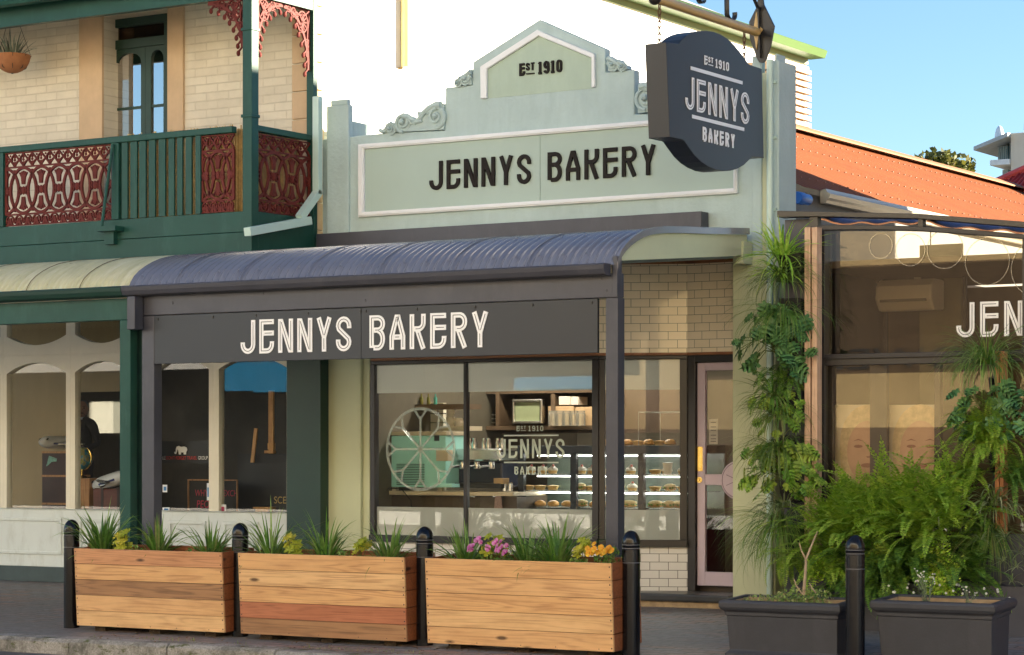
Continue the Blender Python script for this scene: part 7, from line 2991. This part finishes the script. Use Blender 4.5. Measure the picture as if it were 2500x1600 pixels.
def jet(name, lab, cx, cz, Y, s, yaw, col, nose_on):
    T = thing(name, lab, 'toy plane', (cx, Y, cz), 'toy jets in the travel shop window')
    T.rotation_euler = (0, R(-14) if not nose_on else 0, yaw)
    w = MB()
    w.lathe((0, 0, 0), [(.004, -1.0 * s), (.10 * s, -.95 * s), (.19 * s, -.8 * s), (.24 * s, -.55 * s), (.24 * s, .3 * s), (.16 * s, .7 * s), (.04 * s, 1.0 * s)], 18, 'x')
    part(w, 'fuselage', paint('jet_white', (.66, .68, .70), .35), T, smooth=True, local=True)
    w = MB()
    w.lathe((0, 0, 0), [(.243 * s, -.50 * s), (.245 * s, .28 * s)], 18, 'x')
    w.v = [(a, b, min(c, -.02 * s)) if c > -.02 * s else (a, b, c) for a, b, c in w.v]
    w.v = [(a, b, max(c, -.11 * s)) for a, b, c in w.v]
    part(w, 'stripe', paint('jet_blue', (.02, .03, .16), .35), T, local=True)
    for sg in (1, -1):
        w = MB()
        w.prism([(-.3 * s, sg * .2 * s), (.05 * s, sg * .2 * s), (.35 * s, sg * 1.05 * s), (.22 * s, sg * 1.05 * s)], -.10 * s, -.05 * s, 'z')
        part(w, 'wing', paint('jet_silver', (.40, .42, .42), .25, .1, 5, 30, 0, metal=.6), T, local=True, bevel=.004)
        w = MB()
        w.lathe((-.05 * s, sg * .5 * s, -.18 * s), [(.05 * s, -.12 * s), (.07 * s, -.05 * s), (.04 * s, .14 * s)], 10, 'x')
        part(w, 'engine', M_chrome, T, smooth=True, local=True)
    w = MB()
    w.prism([(.65 * s, .1 * s), (.98 * s, .1 * s), (1.02 * s, .55 * s), (.9 * s, .55 * s)], -.015 * s, .015 * s, 'y')
    part(w, 'tail_fin', paint('jet_fin', (.03, .08, .35), .4), T, local=True)
    w = MB()
    for sg in (1, -1):
        w.prism([(-.86 * s, .08 * s), (-.80 * s, .15 * s), (-.70 * s, .16 * s), (-.76 * s, .08 * s)], sg * .195 * s - .002, sg * .205 * s, 'y')
    part(w, 'cockpit_window', M_iron, T, local=True)
    return T


x, z = wp(133, 1080, YQ + .1)
jet('toy_jet', 'toy jet facing the street on top of the brown trunk', x, z, YQ + .18, .30, R(85), None, True)
x, z = wp(262, 1172, YQ)
jet('toy_jet', 'white toy jet with blue stripe nosing left above the red suitcase', x, z, YQ + .1, .33, R(-4), None, False)
w = MB()
ibox(w, 163, 218, 1168, 1260, YQ + .05, .3)
solo(w, 'wooden_crate', M_wood1, 'timber stand under the globe in the left window', 'stand', (wx(190, YQ), YQ, .6), bevel=.005)
T = thing('globe', 'blue desk globe on a timber stand in the left window', 'globe', (wx(200, YQ), YQ + .2, 1.0))
x, z = wp(200, 1119, YQ + .2)
m, nt, p = newmat('globe_map')
c = ramp(nt, noise(nt, objco(nt), 9, 5, .6), [(0.50, (.03, .22, .34)), (0.54, (.35, .30, .10)), (0.62, (.16, .28, .08))])
L(nt, c, p.inputs['Base Color'])
p.inputs['Roughness'].default_value = .3
w = MB()
w.ball((x, YQ + .2, z), .128, 24, 16)
part(w, 'sphere', m, T, smooth=True)
w = MB()
w.lathe((x, YQ + .2, wz(200, 1167, YQ + .2)), [(.07, 0), (.06, .015), (.012, .03), (.012, .10)], 16)
w.tube([(x + .14 * math.cos(R(a)), YQ + .2, z + .14 * math.sin(R(a))) for a in range(-90, 70, 16)], .006, 5)
part(w, 'stand', M_brass, T, smooth=True)
T = thing('suitcase', 'red brown suitcase under the white toy jet', 'suitcase', (wx(270, YQ), YQ, .6))
w = MB()
ibox(w, 226, 330, 1193, 1260, YQ - .02, .3)
part(w, 'case', paint('red_leather', (.12, .03, .02), .45, .3, 8), T, bevel=.02)
w = MB()
for u in (246, 286):
    ibox(w, u, u + 6, 1192, 1260, YQ - .024, .31)
part(w, 'strap', M_lea, T)
# man set deep inside the room to stand for a street reflection
YM = 31.6
SC = 1.0
x0 = wx(202, YM)
zf = .17
zh = wz(202, 978, YM)
T = thing('person', 'grey haired man in a dark jumper with hands clasped, added inside to stand for a reflection in the left window', 'person', (x0, YM, zf))
k = (zh - zf) / 1.78
vts = {'pelvis': (0, 0, .95, .155), 'waist': (0, 0, 1.10, .150), 'chest': (0, 0, 1.32, .165), 'neckb': (0, 0, 1.48, .085), 'neck': (0, -.01, 1.55, .058),
       'shl': (-.19, 0, 1.44, .075), 'ell': (-.27, .0, 1.16, .052), 'wrl': (-.06, -.20, 1.07, .036), 'shr': (.19, 0, 1.44, .075), 'elr': (.28, .02, 1.15, .052), 'wrr': (.13, -.22, 1.06, .036),
       'hipl': (-.09, 0, .88, .10), 'knl': (-.10, -.01, .49, .068), 'anl': (-.11, .01, .09, .045), 'tol': (-.12, -.14, .04, .04), 'hipr': (.09, 0, .88, .10), 'knr': (.10, -.01, .49, .068), 'anr': (.11, .01, .09, .045), 'tor': (.12, -.14, .04, .04)}
ed = [('pelvis', 'waist'), ('waist', 'chest'), ('chest', 'neckb'), ('neckb', 'neck'), ('neckb', 'shl'), ('shl', 'ell'), ('ell', 'wrl'), ('neckb', 'shr'), ('shr', 'elr'), ('elr', 'wrr'), ('pelvis', 'hipl'), ('hipl', 'knl'), ('knl', 'anl'), ('anl', 'tol'), ('pelvis', 'hipr'), ('hipr', 'knr'), ('knr', 'anr'), ('anr', 'tor')]


def skin(name, V, E, mat, parent):
    names = list(V)
    me = bpy.data.meshes.new(name)
    me.from_pydata([(V[n][0] * k, V[n][1] * k, V[n][2] * k) for n in names], [(names.index(a), names.index(b)) for a, b in E], [])
    o = bpy.data.objects.new(name, me)
    COL.objects.link(o)
    md = o.modifiers.new('skin', 'SKIN')
    md.use_smooth_shade = True
    for i, n in enumerate(names):
        sv = me.skin_vertices[0].data[i]
        sv.radius = (V[n][3] * k, V[n][3] * k * (.72 if n in ('chest', 'waist', 'pelvis') else 1))
        sv.use_root = i == 0
    sd = o.modifiers.new('sub', 'SUBSURF')
    sd.levels = sd.render_levels = 2
    me.materials.append(mat)
    o.parent = parent
    ORG[o.name] = Vector((0, 0, 0))
    return o


M_skinp = paint('skin', (.55, .30, .20), .6, .06)
M_jump = paint('dark_jumper', (.035, .035, .042), .85, .2)
skin('body', vts, ed, M_jump, T)
for sg, wr in ((-1, (-.06, -.20, 1.07)), (1, (.13, -.22, 1.06))):
    tx = .02 * -sg
    V = {'wr': (*wr, .034), 'palm': (wr[0] - .045 * sg, wr[1] - .05, wr[2] - .01, .034)}
    E = [('wr', 'palm')]
    for j in range(4):
        V['f%d' % j] = (wr[0] - .08 * sg, wr[1] - .075 - .004 * j, wr[2] + .018 - .018 * j, .010)
        V['g%d' % j] = (wr[0] - .115 * sg + .01 * sg * abs(j - 1), wr[1] - .062, wr[2] + .012 - .018 * j, .008)
        E += [('palm', 'f%d' % j), ('f%d' % j, 'g%d' % j)]
    V['t'] = (wr[0] - .04 * sg, wr[1] - .085, wr[2] + .035, .011)
    E += [('palm', 't')]
    skin('hand', V, E, M_skinp, T)
hd = MB()
hd.ball((0, -.02, 1.655), (.078, .098, .118), 20, 14)
hd.ball((0, -.115, 1.645), (.014, .024, .022), 8, 6)
hd.ball((0, -.07, 1.575), (.045, .045, .035), 10, 8)
for sg in (1, -1):
    hd.ball((sg * .078, -.01, 1.65), (.014, .024, .034), 8, 6)
hd.v = [(a * k, b * k, c * k) for a, b, c in hd.v]
h_ = part(hd, 'head', M_skinp, T, smooth=True, local=True)
h_.rotation_euler = (0, 0, R(35))
ft = MB()
for sg in (1, -1):
    ft.ball((sg * .030, -.108, 1.668), (.014, .008, .007), 8, 6)
    ft.box(sg * .030 - .018, sg * .030 + .018, -.115, -.104, 1.690, 1.696)
ft.ball((0, -.108, 1.597), (.026, .010, .006), 8, 6)
ft.v = [(a * k, b * k, c * k) for a, b, c in ft.v]
part(ft, 'facial_feature', M_lea, h_, smooth=True, local=True)
hr = MB()
hr.ball((0, .012, 1.685), (.086, .098, .100), 18, 10)
hr.v = [(a * k, max(b, -.055 + (1.76 - c) * .4 if c > 1.68 else -.005) * k, c * k) for a, b, c in hr.v]
part(hr, 'hair', paint('grey_hair', (.25, .24, .23), .8, .3, 40), h_, smooth=True, local=True)
cl = MB()
cl.lathe((0, -.01, 1.505), [(.088, 0), (.074, .035), (.070, .03)], 18)
cl.v = [(a * k, b * k, c * k) for a, b, c in cl.v]
part(cl, 'collar', M_white, T, smooth=True, local=True)

# signs in the right hand pair of windows
YW = YF + .30
x0, x1 = wx(372, YW), wx(511, YW)
T = thing('window_sign', 'black window sign with a white elephant and a travel group name', 'sign', ((x0 + x1) / 2, YW, 1.2))
zc0, zc1 = wz(450, 1131, YW), wz(450, 1077, YW)
w = MB()
w.box(x0, x1, YW, YW + .02, zc0, zc1)
part(w, 'board', paint('sign_black', (.012, .012, .014), .4), T)
fw = facade(YW)
zl = wz(450, 1122.5, YW)
hl = wz(450, 1114, YW) - zl
for txt, ua, ub, mt in (('THE', 384, 404.5, M_wletter), ("DON'T FORGET TRAVEL", 406, 481, paint('sign_red', (.60, .02, .02), .5)), ('GROUP', 484, 507.5, M_wletter)):
    part(font_text(txt, fw, wx(ua, YW), zl, hl, .002, width=wx(ub, YW) - wx(ua, YW)), 'lettering', mt, T, flip=False)
e = MB()
E_ = lambda *q: [wp(a, b, YW) for a, b in q]
e.prism(E_((426, 1104), (427, 1108), (430, 1109), (432, 1104), (433.5, 1097), (436, 1100), (437.5, 1110), (442, 1110), (442, 1105), (449, 1105), (449, 1110), (454.5, 1110), (455, 1104), (457.5, 1099), (456, 1093), (450, 1090.5), (442, 1091.5), (437, 1089), (432, 1091), (430, 1096), (429.5, 1103), (428, 1106), (427.5, 1103.5)), YW - .006, YW)
part(e, 'elephant_emblem', M_wletter, T)
M_chalkb = paint('chalkboard', (.014, .013, .013), .7, .3)
T = thing('chalkboard', 'small chalkboard with red chalk words in the travel shop window', 'chalkboard', (wx(486, YW), YW + .05, .9))
w = MB()
ibox(w, 462, 579, 1174, 1262, YW + .06, .02)
part(w, 'board', M_chalkb, T)
w = MB()
xa, xb, za, zb = wx(460, YW + .06), wx(581, YW + .06), wz(520, 1264, YW + .06), wz(520, 1171, YW + .06)
w.frame([(xa, za), (xb, za), (xb, zb), (xa, zb)], [(xa + .012, za + .012), (xb - .012, za + .012), (xb - .012, zb - .012), (xa + .012, zb - .012)], YW + .045, YW + .062)
part(w, 'frame', M_wood1, T)
M_rchalk = paint('red_chalk', (.42, .03, .07), .8)
fc = facade(YW + .058)
for txt, ua, ub, v0, v1 in (('WHY', 468, 500, 1196, 1212), ('EXCH', 536, 572, 1197, 1212), ('PEOPLE', 472, 530, 1222, 1240)):
    part(font_text(txt, fc, wx(ua, YW), wz(ua, v1, YW), wz(ua, v0, YW) - wz(ua, v1, YW), .0, width=wx(ub, YW) - wx(ua, YW), shear=.1), 'chalk_word', M_rchalk, T, flip=False)
YE = YF + .55
T = thing('easel', 'timber easel holding a dark board in the window beside the green pier', 'easel', (wx(650, YE), YE, .8))
w = MB()
ibox(w, 655, 667, 954, 1108, YE + .03, .025)
ibox(w, 653, 667, 1082, 1098, YE, .04)
ibox(w, 645, 667, 1100, 1107, YE, .05)
w.prism(E_(*[(575, 1130), (584, 1045), (592, 1046), (583, 1130)]), YE, YE + .02)
ibox(w, 617, 660, 1238, 1243, YE - .06, .1)
ibox(w, 623, 655, 1243, 1262, YE - .04, .08)
part(w, 'stand', woodmat('easel_wood', (.45, .22, .08), (.62, .36, .15), 71, 2, knots=False), T, bevel=.003)
w = MB()
ibox(w, 580, 712, 1108, 1262, YE + .06, .02)
part(w, 'board', paint('navy_board', (.010, .013, .02), .5), T)
part(font_text('SCENT', facade(YE + .058), wx(661, YE), wz(680, 1230, YE), wz(680, 1213, YE) - wz(680, 1230, YE), .0, width=wx(716, YE) - wx(661, YE)), 'lettering', paint('gold_ink', (.42, .30, .10), .5), T, flip=False)
for u0, u1, v0, v1, lab in ((397, 408, 1184, 1202, 'small blue and white sticker low on the left pane'), (397, 414, 1239, 1250, 'card logo sticker in the bottom left pane corner'), (505, 511, 1180, 1222, 'upright strip of card logo stickers on the pane edge'), (531, 552, 1232, 1254, 'white sticker with a small flag in the pane corner')):
    w = MB()
    YS = YF + .046
    ibox(w, u0, u1, v0, v1, YS, .001)
    s_ = solo(w, 'window_sticker', paint('sticker_white', (.70, .74, .78), .5), lab, 'sticker', (wx(u0, YS), YS, wz(u0, v1, YS)), 'stickers on the travel shop windows')
    w = MB()
    um, vm = (u0 + u1) / 2, (v0 + v1) / 2
    ibox(w, um - (u1 - u0) * .3, um + (u1 - u0) * .3, vm - (v1 - v0) * .25, vm + (v1 - v0) * .3, YS - .001, .0008)
    part(w, 'printed_mark', paint('sticker_blue', (.05, .22, .50), .5) if u0 < 520 else paint('flag_red', (.35, .05, .12), .5, .5, 120), s_)
